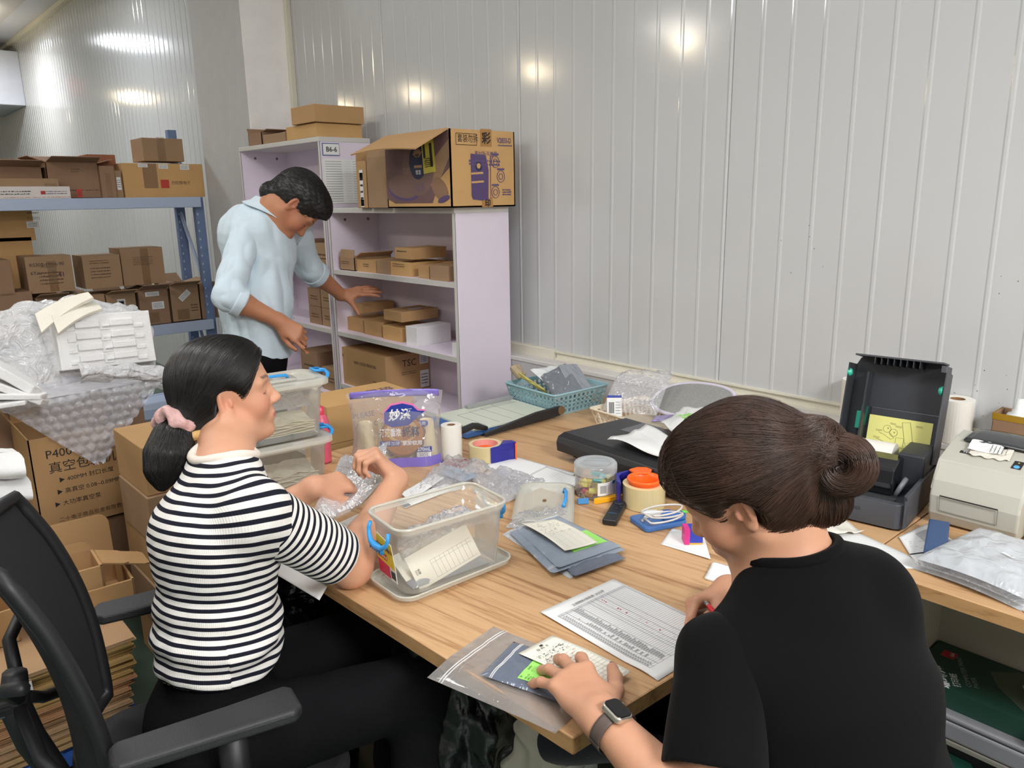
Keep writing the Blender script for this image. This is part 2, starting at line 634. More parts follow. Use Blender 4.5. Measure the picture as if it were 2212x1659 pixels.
def scribble(mb, mat, T, x, y, w, h, lines=3, seed=0, thick=0.0012, lift=0.0012):
    """rows of short pen or print marks"""
    rnd = random.Random(seed)
    for i in range(lines):
        yy = y + h / 2 - (i + 0.5) * h / lines
        xx = x - w / 2
        while xx < x + w / 2 - w * 0.04:
            l = min(w * rnd.uniform(0.02, 0.09), x + w / 2 - xx)
            mb.box(mat, (xx, yy - thick * rnd.uniform(0.5, 1.3), lift), (xx + l, yy + thick * rnd.uniform(0.4, 1.2), lift + 0.0002), T)
            xx += l + w * rnd.uniform(0.008, 0.03)
    return mb


def carton(name, label, loc, size, rz=0.0, mat=None, tape=None, stickers=(), prints=(), marks=(), flaps=None, group=None, cat='box', rot=None, seam=None, bev=0.003):
    """closed or open-topped cardboard box; origin at the middle of its base"""
    w, d, h = size
    mat = mat or KRAFT
    t = thing(name, label, cat, loc, rz, group, rot)
    mb = MB()
    if flaps is None:
        mb.box(mat, (-w / 2, -d / 2, 0), (w / 2, d / 2, h))
        if seam:
            mb.box(INKB, (-w / 2 - 0.0004, -0.0015, h - 0.001), (w / 2 + 0.0004, 0.0015, h + 0.0006))
    else:
        k = 0.004
        mb.box(INSIDE, (-w / 2, -d / 2, 0), (w / 2, d / 2, k))
        for a, b in (((-w / 2, -d / 2, 0), (w / 2, -d / 2 + k, h)), ((-w / 2, d / 2 - k, 0), (w / 2, d / 2, h)),
                     ((-w / 2, -d / 2, 0), (-w / 2 + k, d / 2, h)), ((w / 2 - k, -d / 2, 0), (w / 2, d / 2, h))):
            mb.box(mat, a, b)
    for (f, s, x, y, sz, ink) in prints:
        mb.text(ink, s, sz, face(w, d, h, f) @ TR((x, y, 0)))
    for (f, x, y, ww, hh, ln, ink) in marks:
        scribble(mb, ink, face(w, d, h, f), x, y, ww, hh, ln, seed=int(x * 999 + y * 77), thick=hh / ln * 0.16)
    mb.build('box_body', t, bevel=bev)
    if flaps is not None:
        for (side, L, ang) in flaps:
            fb = MB()
            if side in 'SN':
                s = -1 if side == 'S' else 1
                fb.prism(mat, [(-w / 2 + 0.003, 0), (w / 2 - 0.003, 0), (w / 2 - 0.012, L), (-w / 2 + 0.012, L)], -0.004, 0)
                fb.build('flap', t, (0, s * d / 2, h), (math.radians(ang) if s > 0 else math.radians(180 - ang), 0, 0))
            else:
                s = -1 if side == 'W' else 1
                fb.prism(mat, [(0, -d / 2 + 0.003), (L, -d / 2 + 0.012), (L, d / 2 - 0.012), (0, d / 2 - 0.003)], -0.004, 0)
                fb.build('flap', t, (s * w / 2, 0, h), (0, -math.radians(ang) if s > 0 else -math.radians(180 - ang), 0))
    if tape:
        tb = MB()
        for (f, x, y, ww, hh) in tape:
            patch(tb, TAPE, face(w, d, h, f), x, y, ww, hh, t=0.0008)
        tb.build('tape', t)
    for st in stickers:
        f, x, y, ww, hh, sm = st[:6]
        sb = MB()
        T = face(w, d, h, f) @ TR((x, y, 0.0008), rz=st[6] if len(st) > 6 else 0)
        patch(sb, sm, T, 0, 0, ww, hh)
        scribble(sb, INK, T, 0, 0, ww * 0.8, hh * 0.7, 4, seed=int(ww * 9999), thick=hh * 0.03, lift=0.0008)
        sb.build('sticker', t)
    return t


# ------------------------------------------------------------------ blue storage rack
BLUE = M('rack_blue', (178, 192, 218), 0.4, noise=0.03)
BLUED = M('rack_upright_blue', (112, 132, 170), 0.4, noise=0.03)
RX1, RY0, RY1 = 2.07, 5.55, 5.92
rack = thing('storage_rack', 'light blue steel storage rack full of cartons beside the grey column', 'rack')
for nm, z0, z1 in (('beam', 1.522, 1.592), ('beam', 0.672, 0.742), ('beam', 0.10, 0.17)):
    for y in (RY0 - 0.04, RY1):
        mb = MB(); mb.box(BLUE, (-2.2, y, z0), (RX1, y + 0.04, z1)); mb.build('beam', rack, bevel=0.004)
    mb = MB(); mb.box(BLUE, (-2.19, RY0, z1 - 0.02), (RX1 - 0.01, RY1, z1 - 0.004)); mb.build('shelf_deck', rack)
for x in (-2.24, RX1):
    for y in (RY0, RY1):
        mb = MB()
        ztp = 1.59 if (x > 0 and y == RY0) else 2.06
        mb.box(BLUED, (x - 0.03, y - 0.0, 0), (x + 0.03, y + 0.05, ztp))
        for k in range(25):
            z = 0.1 + k * 0.057
            mb.box(M('hole_pale', (190, 198, 210), 0.6), (x - 0.022, y - 0.0012, z), (x - 0.014, y, z + 0.014))
        mb.build('upright', rack)
    for k, (za, zb) in enumerate(((0.95, 1.5), (1.5, 1.98), (0.25, 0.9), (0.98, 0.98), (1.78, 1.78))):
        mb = MB()
        mb.tube(BLUE, [(x, RY0 + 0.03, za), (x, RY1 + 0.02, zb)], 0.013, 8); mb.build('brace', rack)


def onrack(name, label, px0, px1, ptop, zb, y=RY0 + 0.02, dep=0.3, refy=None, **kw):
    """carton whose front face stands on plane y between two sight lines"""
    refy = refy or ptop
    a, b = P(px0, ptop, y=y), P(px1, ptop, y=y)
    return carton(name, label, ((a.x + b.x) / 2, y + dep / 2, zb), (b.x - a.x, dep, a.z - zb), **kw)


ZT, ZL = 1.592, 0.742
W_ = lambda p0, p1: 0
onrack('carton', 'wide kraft carton with red square print at the right end of the upper rack shelf', 262, 436, 352, ZT, mat=KRAFTY,
       tape=[('S', 0.17, 0.14, 0.09, 0.16)], stickers=[('S', 0.13, 0.205, 0.06, 0.022, WPAPER), ('S', 0.26, 0.2, 0.06, 0.028, WPAPER), ('S', 0.40, 0.198, 0.06, 0.034, WPAPER)],
       prints=[('S', '方旺辉电子', 0.30, 0.085, 0.026, INKB), ('S', '■', 0.225, 0.06, 0.075, RED)])
onrack('carton', 'plain carton standing on top of the wide kraft carton with red square', 305, 393, 297, ZT + 0.236, y=RY0 + 0.06, dep=0.24, mat=KRAFT2, tape=[('S', 0.12, 0.08, 0.05, 0.15)])
a = onrack('carton', 'dull brown carton with gaping lid in the middle of the upper rack shelf', 97, 210, 350, ZT, y=RY0 + 0.05, mat=KRAFT3, flaps=[('S', 0.13, 12), ('N', 0.13, 25), ('W', 0.1, 20), ('E', 0.1, 15)], dep=0.3,
           marks=[('S', 0.16, 0.17, 0.05, 0.03, 2, INKB), ('S', 0.2, 0.05, 0.2, 0.02, 1, INKB)])
onrack('carton', 'brown carton with loose lid flaps at the left end of the upper rack shelf', -25, 88, 360, ZT, y=RY0 + 0.08, mat=KRAFT3, flaps=[('S', 0.13, 15), ('N', 0.13, 30), ('E', 0.1, 12), ('W', 0.1, 10)], dep=0.28)
onrack('carton', 'low kraft carton behind the white and red flat box on the rack', -30, 125, 385, ZT, y=RY0 - 0.015, dep=0.06, mat=KRAFT2, marks=[('S', 0.33, 0.075, 0.07, 0.03, 3, INKB)])
onrack('flat_box', 'flat white box with red labels and handwriting at the front of the rack', -40, 150, 403, ZT, y=RY0 - 0.04, dep=0.024, mat=M('white_card', (222, 214, 210), 0.5),
       marks=[('S', 0.15, 0.035, 0.2, 0.03, 2, INK), ('S', 0.38, 0.035, 0.12, 0.025, 2, M('blue_ink', (60, 70, 120))), ('S', 0.3, 0.008, 0.4, 0.006, 1, RED)],
       stickers=[('S', 0.31, 0.035, 0.025, 0.02, RED), ('S', 0.51, 0.03, 0.03, 0.05, RED)])
onrack('carton', 'reddish carton standing behind the others on the upper rack shelf', 186, 248, 333, ZT, y=RY0 + 0.17, dep=0.2, mat=card_mat('reddish_card', (158, 104, 78)))
onrack('carton', 'narrow dark carton wrapped in clear tape beside the wide kraft carton', 213, 245, 358, ZT, y=RY0 + 0.01, dep=0.14, mat=KRAFT3, tape=[('S', 0.045, 0.08, 0.03, 0.15)])
onrack('carton', 'small taped carton squeezed against the wide kraft carton on the rack', 246, 261, 368, ZT, y=RY0 + 0.03, dep=0.14, mat=KRAFT2, stickers=[('S', 0.02, 0.09, 0.025, 0.08, WPAPER)])
# lower rack shelf: bottom row of taped cartons, upper row on them
low = [(-70, 70, 640, 'taped carton with pale paper label at the left of the low rack shelf', KRAFT3), (76, 148, 645, 'dark open carton under the carton with pen writing', KRAFT3),
       (170, 226, 640, 'taped carton with red sticker half behind the foam pile', KRAFT2), (228, 292, 637, 'taped carton with a blue and red shipping label on the low rack shelf', KRAFT2),
       (297, 362, 628, 'taped carton with white label on its lower face, low rack shelf', KRAFT3), (364, 428, 618, 'taped carton with a tilted white label on the low rack shelf', KRAFT2),
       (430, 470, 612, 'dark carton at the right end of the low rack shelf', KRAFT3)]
for i, (x0, x1, pt, lab, mt) in enumerate(low):
    st = {0: [('S', 0.32, 0.12, 0.13, 0.06, WPAPER), ('S', 0.1, 0.14, 0.05, 0.05, WPAPER)], 2: [('S', 0.05, 0.17, 0.07, 0.05, WPAPER), ('S', 0.06, 0.19, 0.03, 0.02, RED)],
          3: [('S', 0.09, 0.17, 0.05, 0.05, WPAPER), ('S', 0.09, 0.17, 0.03, 0.02, RED)], 4: [('S', 0.12, 0.13, 0.08, 0.05, WPAPER), ('S', 0.09, 0.21, 0.09, 0.03, WPAPER)],
          5: [('S', 0.1, 0.18, 0.085, 0.04, WPAPER, 0.7)]}.get(i, [])
    onrack('carton', lab, x0, x1, pt, ZL, mat=mt, stickers=st, tape=[('S', 0.08, 0.05, 0.08, 0.07)] if i in (4, 5) else None, dep=0.3,
           flaps=[('S', 0.11, 20 - 5 * (i % 2)), ('N', 0.1, 35), ('E', 0.1, 14)] if i in (1, 3, 4, 5) else None, marks=[('S', 0.16, 0.09, 0.05, 0.06, 3, INKB)] if i == 5 else ())
zz = ZL + 0.275
onrack('carton', 'carton with black pen writing on the rack behind the foam pile', 52, 153, 556, zz, y=RY0 + 0.03, mat=KRAFT2, dep=0.25,
       prints=[('S', 'RS302-19BA-90', 0.02, 0.165, 0.03, INK), ('S', '6Yau', 0.02, 0.115, 0.03, INK), ('S', '41', 0.17, 0.095, 0.04, INK)], marks=[('S', 0.13, 0.09, 0.13, 0.09, 4, INKB), ('S', 0.13, 0.17, 0.09, 0.03, 3, INKB)], tape=[('S', 0.14, 0.1, 0.05, 0.19)])
onrack('carton', 'carton with small printed lines, middle of the second row on the rack', 176, 258, 554, zz, y=RY0 + 0.05, mat=KRAFT2, dep=0.25, marks=[('S', 0.1, 0.17, 0.12, 0.03, 2, INKB), ('S', 0.1, 0.1, 0.12, 0.08, 4, INKB)])
onrack('carton', 'taller taped carton with faint print, right of the second row on the rack', 258, 350, 538, zz, y=RY0 + 0.07, mat=KRAFT2, dep=0.25, marks=[('S', 0.14, 0.16, 0.13, 0.06, 5, INKB)], tape=[('S', 0.15, 0.12, 0.05, 0.24)])
onrack('carton', 'dark carton at the left picture edge behind the foam sheets', -60, 22, 566, zz, y=RY0 + 0.02, mat=KRAFT3, dep=0.25)
for i, (pt, zb, zt, lab) in enumerate(((455, 1.333, None, 'yellow-brown carton with handling marks, topmost of the pile under the upper rack shelf'), (517, zz, None, 'yellow-brown carton with a small white label, lower of the pile under the upper rack shelf'))):
    onrack('carton', lab, -60, 68, pt, zb, y=RY0 + 0.29, dep=0.26, mat=KRAFTY, stickers=[('S', 0.31 - 0.26 * i, 0.10 + 0.16 * i, 0.065, 0.04, WPAPER)],
           marks=[('S', 0.32, 0.19 - 0.0 * i, 0.07, 0.05, 3, INKB), ('S', 0.32, 0.14, 0.07, 0.02, 2, INKB)])

# ------------------------------------------------------------------ lilac shelving units
LILAC = M('lilac_board', (230, 219, 232), 0.5, noise=0.02)
EDGE = M('pale_edge', (205, 203, 198), 0.5, noise=0.03)


def shelf_unit(label, y0, y1, x0, x1, ztop, boards):
    t = thing('shelving_unit', label, 'shelf', (0, 0, 0))
    for ya, yb in ((y0, y0 + 0.018), (y1 - 0.018, y1)):
        mb = MB(); mb.box(LILAC, (x0, ya, 0), (x1, yb, ztop - 0.024)); mb.box(EDGE, (x0 - 0.001, ya, 0), (x0 + 0.002, yb, ztop - 0.024))
        for hx in (0.09, 0.23):
            mb.tube(M('cam_lock', (120, 112, 116)), [(x0 + hx, ya - 0.001, ztop - 0.06), (x0 + hx, yb + 0.001, ztop - 0.06)], 0.008, 12) if ya != y0 else None
        mb.build('side_panel', t)
    mb = MB(); mb.box(EDGE, (x0 - 0.003, y0 - 0.001, ztop - 0.024), (x1, y1, ztop)); mb.build('top_board', t, bevel=0.002)
    mb = MB(); mb.box(LILAC, (x1 - 0.008, y0 + 0.018, 0.06), (x1 - 0.002, y1 - 0.018, ztop - 0.024)); mb.build('back_panel', t)
    for z in boards:
        mb = MB(); mb.box(LILAC, (x0 + 0.003, y0 + 0.018, z - 0.022), (x1 - 0.008, y1 - 0.018, z)); mb.box(EDGE, (x0 + 0.001, y0 + 0.018, z - 0.022), (x0 + 0.003, y1 - 0.018, z))
        mb.build('shelf_board', t)
    return t


S0, S1 = 2.025, 2.325
shelf_unit('pale lilac shelving unit with small kraft boxes, nearest the work desk', 2.61, 3.68, S0, S1, 1.512, (1.198, 0.872, 0.585, 0.08))
u2 = shelf_unit('taller pale lilac shelving unit behind the man in the light shirt', 3.71, 4.70, S0, S1, 1.868, (1.52, 1.185, 0.872, 0.50, 0.08))
mb = MB()
T = frame((S0 + 0.012, 3.7085, 1.775), (1, 0, 0), (0, 0, 1))
mb.box(M('blue_rim', (70, 92, 150)), (0, 0, 0), (0.098, 0.062, 0.0015), T)
mb.box(WPAPER, (0.004, 0.004, 0.0015), (0.096, 0.058, 0.002), T)
mb.text(INK, 'B6-6', 0.034, T @ TR((0.02, 0.02, 0.002)), lift=0.0004, bold=0.0006)
mb.build('number_sign', u2)
mb = MB()
T = frame((S0 + 0.012, 3.7085, 1.535), (1, 0, 0), (0, 0, 1))
mb.box(WPAPER, (0, 0, 0), (0.12, 0.225, 0.001), T); mb.box(WPAPER, (0.115, 0, 0), (0.2, 0.222, 0.0016), T)
for k in range(17):
    mb.box(M('grey_print', (140, 140, 140)), (0.01, 0.01 + k * 0.0125, 0.001), (0.105, 0.0124 + k * 0.0125, 0.0013), T)
    mb.box(M('grey_print', (140, 140, 140)), (0.125, 0.012 + k * 0.0125, 0.0016), (0.16, 0.0128 + k * 0.0125, 0.0019), T)
    mb.box(M('grey_print', (140, 140, 140)), (0.172, 0.011 + k * 0.0125, 0.0016), (0.19, 0.0128 + k * 0.0125, 0.0019), T)
mb.build('stock_list', u2)

# small boxes on the near unit
def small(label, px0, px1, ptop, zb, x, dep, mat=None, group=None, **kw):
    """box with its front (towards -X) on plane x, between two sight lines"""
    a, b = P(px0, ptop, x=x), P(px1, ptop, x=x)
    h = max(0.05, (a.z + b.z) / 2 - zb)
    return carton('small_box', label, (x + dep / 2, (a.y + b.y) / 2, zb), (dep, abs(a.y - b.y), h), mat=mat or KRAFT, bev=0.0015, **kw)


ZA, ZB, ZC = 1.198, 0.872, 0.585
small('long low kraft box with torn lid at the far end of the upper shelf', 733, 765, 556, ZA, 2.05, 0.22, KRAFT2, marks=[('W', 0.06, 0.04, 0.08, 0.02, 2, INKB)], flaps=[('W', 0.04, 100), ('S', 0.05, 30)])
small('kraft box with black writing second from the far end, upper shelf', 770, 811, 562, ZA, 2.06, 0.2, KRAFT, marks=[('W', 0.09, 0.035, 0.05, 0.02, 2, INK)])
small('plain kraft box in the middle of the upper shelf row', 813, 841, 563, ZA, 2.06, 0.2, KRAFT2)
small('kraft box with a pale label carrying another box, upper shelf', 843, 886, 566, ZA, 2.06, 0.2, KRAFTY, marks=[('W', 0.07, 0.05, 0.1, 0.02, 2, INKB)])
small('kraft box with black marking stacked on top of the upper shelf row', 853, 889, 543, ZA + 0.081, 2.06, 0.2, KRAFT, marks=[('W', 0.06, 0.035, 0.08, 0.015, 1, INK)])
small('tiny plain kraft box beside the stacked pair on the upper shelf', 903, 926, 573, ZA, 2.055, 0.16, KRAFT)
small('kraft box with white top nearest the end panel, upper shelf', 928, 968, 574, ZA, 2.04, 0.18, KRAFT2)
small('kraft box pushed to the back behind the white-topped box', 930, 972, 565, ZA, 2.235, 0.07, KRAFTY)
small('kraft box under the standing man\'s hand, lowest at the far end', 748, 784, 687, ZB, 2.09, 0.19, KRAFT)
small('kraft box touched by the man\'s fingers, on top at the far end', 766, 782, 668, ZB + 0.098, 2.10, 0.2, KRAFT)
small('kraft box with a cut handle slit, second in the lower shelf row', 786, 823, 694, ZB, 2.08, 0.19, KRAFT, marks=[('W', 0.06, 0.08, 0.004, 0.012, 1, INK)])
small('kraft box under the box with white label, lower shelf', 826, 866, 706, ZB, 2.07, 0.2, KRAFTY)
small('kraft box with white label on its lid, on top of the lower shelf row', 829, 867, 682, ZB + 0.099, 2.07, 0.22, KRAFT, stickers=[('T', 0.12, 0.06, 0.06, 0.04, WPAPER)])
small('white foam block in front of the kraft boxes on the lower shelf', 876, 900, 706, ZB, 2.06, 0.2, M('white_foam', (228, 226, 226), 0.9, bump=0.3, bscale=200), cat='foam block')
small('small white box at the near end of the lower shelf', 976, 990, 742, ZB, 2.06, 0.09, WPAPER)
a, b = P(834, 772, x=2.04), P(714, 741, x=2.04)
carton('printer_carton', 'large kraft printer carton on the bottom board of the near shelving unit', (2.18, (a.y + b.y) / 2 - 0.005, 0.585), (0.27, b.y - a.y - 0.05, 0.2), mat=KRAFT,
       prints=[('S', 'TSC', 0.10, 0.135, 0.05, INK), ('W', 'BAR CODE PRINTER', 0.20, 0.125, 0.024, INKB), ('W', 'PRINTER', 0.03, 0.15, 0.018, INKB)], stickers=[('S', 0.235, 0.16, 0.055, 0.05, WPAPER), ('S', 0.235, 0.055, 0.055, 0.09, WPAPER)],
       marks=[('S', 0.14, 0.10, 0.09, 0.02, 2, INK), ('W', 0.40, 0.04, 0.04, 0.05, 3, INKB)])
# boxes of the taller unit
for i, (y, w, z, h, lab) in enumerate(((3.86, 0.2, 1.185, 0.14, 'brown box on the middle board behind the man\'s shoulder'), (4.12, 0.2, 1.185, 0.15, 'brown box deep in the taller unit, hidden by the man\'s back'),
                                       (3.83, 0.14, 0.872, 0.10, 'kraft box with marks left of the man\'s forearm, lower layer'), (3.98, 0.14, 0.872, 0.10, 'kraft box beside the marked box behind the man\'s wrist'),
                                       (3.83, 0.14, 0.974, 0.10, 'kraft box stacked on the marked box behind the man\'s forearm'), (3.98, 0.14, 0.974, 0.1, 'kraft box with pen marks, stacked behind the man\'s elbow'),
                                       (3.85, 0.2, 0.50, 0.13, 'dark carton on the low board behind the man\'s pointing hand'), (4.1, 0.2, 0.50, 0.2, 'dull carton at the back of the low board of the taller unit'))):
    carton('small_box', lab, (2.17, y, z), (0.2, w, h), mat=(KRAFT2, KRAFT3)[i % 2], marks=[('W', w / 2, h / 2, w * 0.6, h * 0.3, 2, INKB)], bev=0.0015)
# things on top of the two units
carton('flat_carton', 'neat kraft box with lid, topmost on the taller shelving unit', (2.155, 3.84, 1.868 + 0.072), (0.29, 0.25, 0.085), mat=KRAFT, bev=0.002)
carton('flat_carton', 'flatter kraft box under the neat lidded box on the taller unit', (2.16, 3.90, 1.869), (0.27, 0.33, 0.068), mat=KRAFTY, bev=0.002)
carton('flat_carton', 'low taped box at the far end on top of the taller unit', (2.16, 4.54, 1.869), (0.2, 0.18, 0.075), mat=KRAFT3, marks=[('S', 0.07, 0.04, 0.1, 0.02, 1, INKB)], flaps=[('N', 0.05, 40), ('S', 0.05, 12)])
carton('flat_carton', 'open kraft tray with tape in the middle on top of the taller unit', (2.14, 4.25, 1.869), (0.2, 0.28, 0.05), mat=KRAFT2)
t = thing('plastic_packet', 'glossy dark red plastic packet lying on top of the taller unit', 'packet', (2.2, 4.2, 1.92))
mb = MB(); mb.grid(M('red_plastic', (140, 32, 42), 0.12), lambda u, v: ((u - .5) * 0.18, (v - .5) * 0.26, 0.012 + 0.075 * u * (1 - v) + 0.008 * sn(u * 6, v * 6)), 16, 16, thick=0.006); mb.build('wrapper', t, smooth=True)

# big printed carton on the near unit
yb0, yb1, xb0, xb1 = 2.575, 3.045, 1.985, 2.335
zt, zh = 1.512, 0.31
t = thing('tissue_carton', 'big printed paper-towel carton with open lid on the near shelving unit', 'box', ((xb0 + xb1) / 2, (yb0 + yb1) / 2, zt))
w, d, h = xb1 - xb0, yb1 - yb0, zh
VIO = M('violet_print', (112, 84, 84), 0.75, noise=0.1)
VIO2 = M('violet_print_deep', (88, 70, 112), 0.7, noise=0.05)
NAVY = M('navy_print', (38, 44, 74), 0.7, noise=0.05)
mb = MB()
mb.box(INSIDE, (-w / 2, -d / 2, 0), (w / 2, d / 2, 0.006))
mb.box(KRAFTY, (-w / 2, -d / 2, 0), (w / 2, -d / 2 + 0.006, h))
mb.box(KRAFTY, (-w / 2, d / 2 - 0.006, 0), (w / 2, d / 2, h))
mb.box(KRAFTY, (-w / 2, -d / 2, 0), (-w / 2 + 0.006, d / 2, h))
mb.box(KRAFTY, (w / 2 - 0.006, -d / 2, 0), (w / 2, d / 2, h))
TS, TW = face(w, d, h, 'S'), face(w, d, h, 'W')
def ellp(cx, cy, a, b, n=30, rot=0):
    return [(cx + a * math.cos(t) * math.cos(rot) - b * math.sin(t) * math.sin(rot), cy + a * math.cos(t) * math.sin(rot) + b * math.sin(t) * math.cos(rot)) for t in [2 * math.pi * k / n for k in range(n)]]
def ring(mb, mat, cx, cy, a, b, T, wd=0.003, z=0.0008):
    mb.tube(mat, [(cx + a * math.cos(t), cy + b * math.sin(t), z) for t in [2 * math.pi * k / 28 for k in range(28)]], wd / 2, 4, closed=True, T=T)
mb.text(INK, '套装勿拆', 0.034, TS @ TR((0.038, h - 0.048, 0.0006)), sx=0.8)
for a_, b_ in (((0.03, h - 0.062), (0.14, h - 0.060)), ((0.03, h - 0.018), (0.14, h - 0.016)), ((0.03, h - 0.062), (0.032, h - 0.016)), ((0.138, h - 0.062), (0.14, h - 0.016))):
    mb.box(INK, (*a_, 0.0005), (*b_, 0.0009), TS)
mb.text(INKV, 'V2833-D', 0.03, TS @ TR((0.25, h - 0.048, 0.0006)), sx=0.72, bold=0.0006)
mb.box(INKV, (0.255, h - 0.06, 0.0005), (0.335, h - 0.056, 0.0009), TS)
mb.text(INKV, '真材新品推荐', 0.026, TS @ TR((0.125, h - 0.105, 0.0006)), sx=0.8)
scribble(mb, INKV, TS, 0.18, h - 0.13, 0.17, 0.028, 2, 5, 0.004)
mb.prism(VIO2, [(0.105, 0.045), (0.112, 0.032), (0.16, 0.026), (0.21, 0.034), (0.214, 0.21), (0.105, 0.215)], 0.0004, 0.0009, TS)
mb.prism(KRAFTY, [(0.196, 0.035), (0.206, 0.034), (0.208, 0.21), (0.186, 0.212), (0.2, 0.15)], 0.0009, 0.0012, TS)
mb.prism(NAVY, ellp(0.146, 0.165, 0.018, 0.018), 0.0009, 0.0012, TS); mb.prism(KRAFTY, ellp(0.146, 0.167, 0.01, 0.011), 0.0012, 0.0015, TS)
for yy in (0.125, 0.09):
    mb.box(KRAFTY, (0.112, yy, 0.0009), (0.178, yy + 0.008, 0.0012), TS @ TR(rz=0.06))
for cx, cy in ((0.238, 0.185), (0.268, 0.125), (0.236, 0.06)):
    ring(mb, INKV, cx, cy, 0.021, 0.024, TS); ring(mb, INKV, cx, cy, 0.011, 0.012, TS); mb.box(INKV, (cx - 0.02, cy + 0.026, 0.0005), (cx + 0.02, cy + 0.034, 0.0009), TS)
scribble(mb, INKV, TS, 0.3, 0.06, 0.05, 0.03, 3, 8, 0.003)
patch(mb, M('tape_brown', (176, 128, 72), 0.4), TS, 0.19, h - 0.03, 0.06, 0.07); patch(mb, M('tape_brown', (176, 128, 72), 0.4), TS, 0.19, 0.02, 0.06, 0.04)
mb.text(INK, '彩', 0.05, TS @ TR((0.165, h - 0.05, 0.0016)), bold=0.001); mb.text(INK, '印', 0.032, TS @ TR((0.175, 0.004, 0.0016)), bold=0.001)
# printed long side
PALEV = M('violet_print_pale', (122, 96, 88), 0.75)
mb.prism(VIO, [(0.0, 0.04), (0.06, 0.02), (0.34, 0.02), (0.40, 0.12), (0.465, 0.16), (0.465, h - 0.005), (0.0, h - 0.005)], 0.0003, 0.0006, TW)
mb.prism(KRAFT2, [(0.30, 0.16), (0.36, 0.20), (0.465, 0.27), (0.465, 0.20), (0.38, 0.09), (0.33, 0.09)], 0.0006, 0.0008, TW)
mb.prism(PALEV, ellp(0.245, 0.17, 0.115, 0.12), 0.0006, 0.0009, TW)
mb.prism(VIO2, ellp(0.13, 0.075, 0.12, 0.045, rot=-0.1), 0.0006, 0.0008, TW); mb.prism(PALEV, ellp(0.13, 0.09, 0.115, 0.048, rot=-0.1), 0.0008, 0.0011, TW)
mb.prism(NAVY, ellp(0.245, 0.190, 0.062, 0.072), 0.0011, 0.0014, TW)
for k in range(7):
    an = math.radians(40 + k * 18)
    mb.prism(KRAFT2, ellp(0.245 + 0.024 * math.cos(an), 0.205 + 0.024 * math.sin(an), 0.018, 0.0045, 12, an), 0.0014, 0.0017, TW)
mb.box(KRAFT2, (0.218, 0.166, 0.0014), (0.275, 0.177, 0.0017), TW); mb.text(WPAPER, '雪莲', 0.02, TW @ TR((0.227, 0.140, 0.0014)))
mb.text(INKV, '双汰', 0.038, TW @ TR((0.215, 0.07, 0.001)))
mb.prism(M('print_tan', (140, 108, 84), 0.75), ellp(0.395, 0.075, 0.062, 0.040, rot=-0.6), 0.0009, 0.0012, TW); mb.prism(VIO2, ellp(0.42, 0.035, 0.042, 0.012, rot=0.25), 0.0012, 0.0015, TW)
mb.build('box_body', t, bevel=0.003)
mb = MB(); T = TW @ TR((0.325, 0.215, 0.002), rz=0.08)
patch(mb, M('yellow_sticker', (196, 186, 70), 0.5), T, 0, 0, 0.085, 0.145)
mb.box(INK, (-0.035, -0.01, 0.0006), (-0.02, 0.05, 0.001), T); mb.box(INK, (0.01, -0.05, 0.0006), (0.028, 0.045, 0.001), T); scribble(mb, INK, T, 0, -0.03, 0.06, 0.04, 5, 3, 0.002)
mb.build('yellow_sticker', t)['label'] = 'yellow shipping sticker'
mb = MB()   # long lid flap, hinged along the top of the aisle side and fallen outwards
mb.grid(KRAFT, lambda u, v: (-w / 2 + 0.002 - 0.175 * v, -d / 2 + 0.012 + (d - 0.02) * u + 0.03 * v * (u - .4), h + 0.003 - 0.085 * v + 0.012 * math.sin(u * 3.1) * v), 16, 8, thick=0.005)
mb.build('flap', t)
mb = MB(); mb.box(KRAFT2, (-w / 2 + 0.004, d / 2, 0.002), (-w / 2 + 0.17, d / 2 + 0.006, h - 0.075)); mb.build('flap', t)
mb = MB(); mb.box(KRAFT2, (-0.02, -d / 2 + 0.01, h - 0.006), (w / 2 - 0.003, d / 2 - 0.01, h - 0.001)); mb.build('flap', t)
carton('small_carton', 'plain brown carton beside the open printed carton on the near unit', (2.07, 3.145, 1.512), (0.15, 0.165, 0.225), mat=KRAFT2, bev=0.002, flaps=[('W', 0.04, 100), ('E', 0.07, 40)])
carton('small_carton', 'kraft carton wrapped with white and red tape on the near unit', (2.07, 3.285, 1.512), (0.14, 0.09, 0.215), mat=KRAFT, flaps=[('S', 0.08, -82), ('N', 0.05, 80)],
       stickers=[('W', 0.045, 0.09, 0.03, 0.17, WPAPER), ('W', 0.045, 0.145, 0.028, 0.035, RED), ('W', 0.045, 0.025, 0.028, 0.03, RED)], bev=0.002)
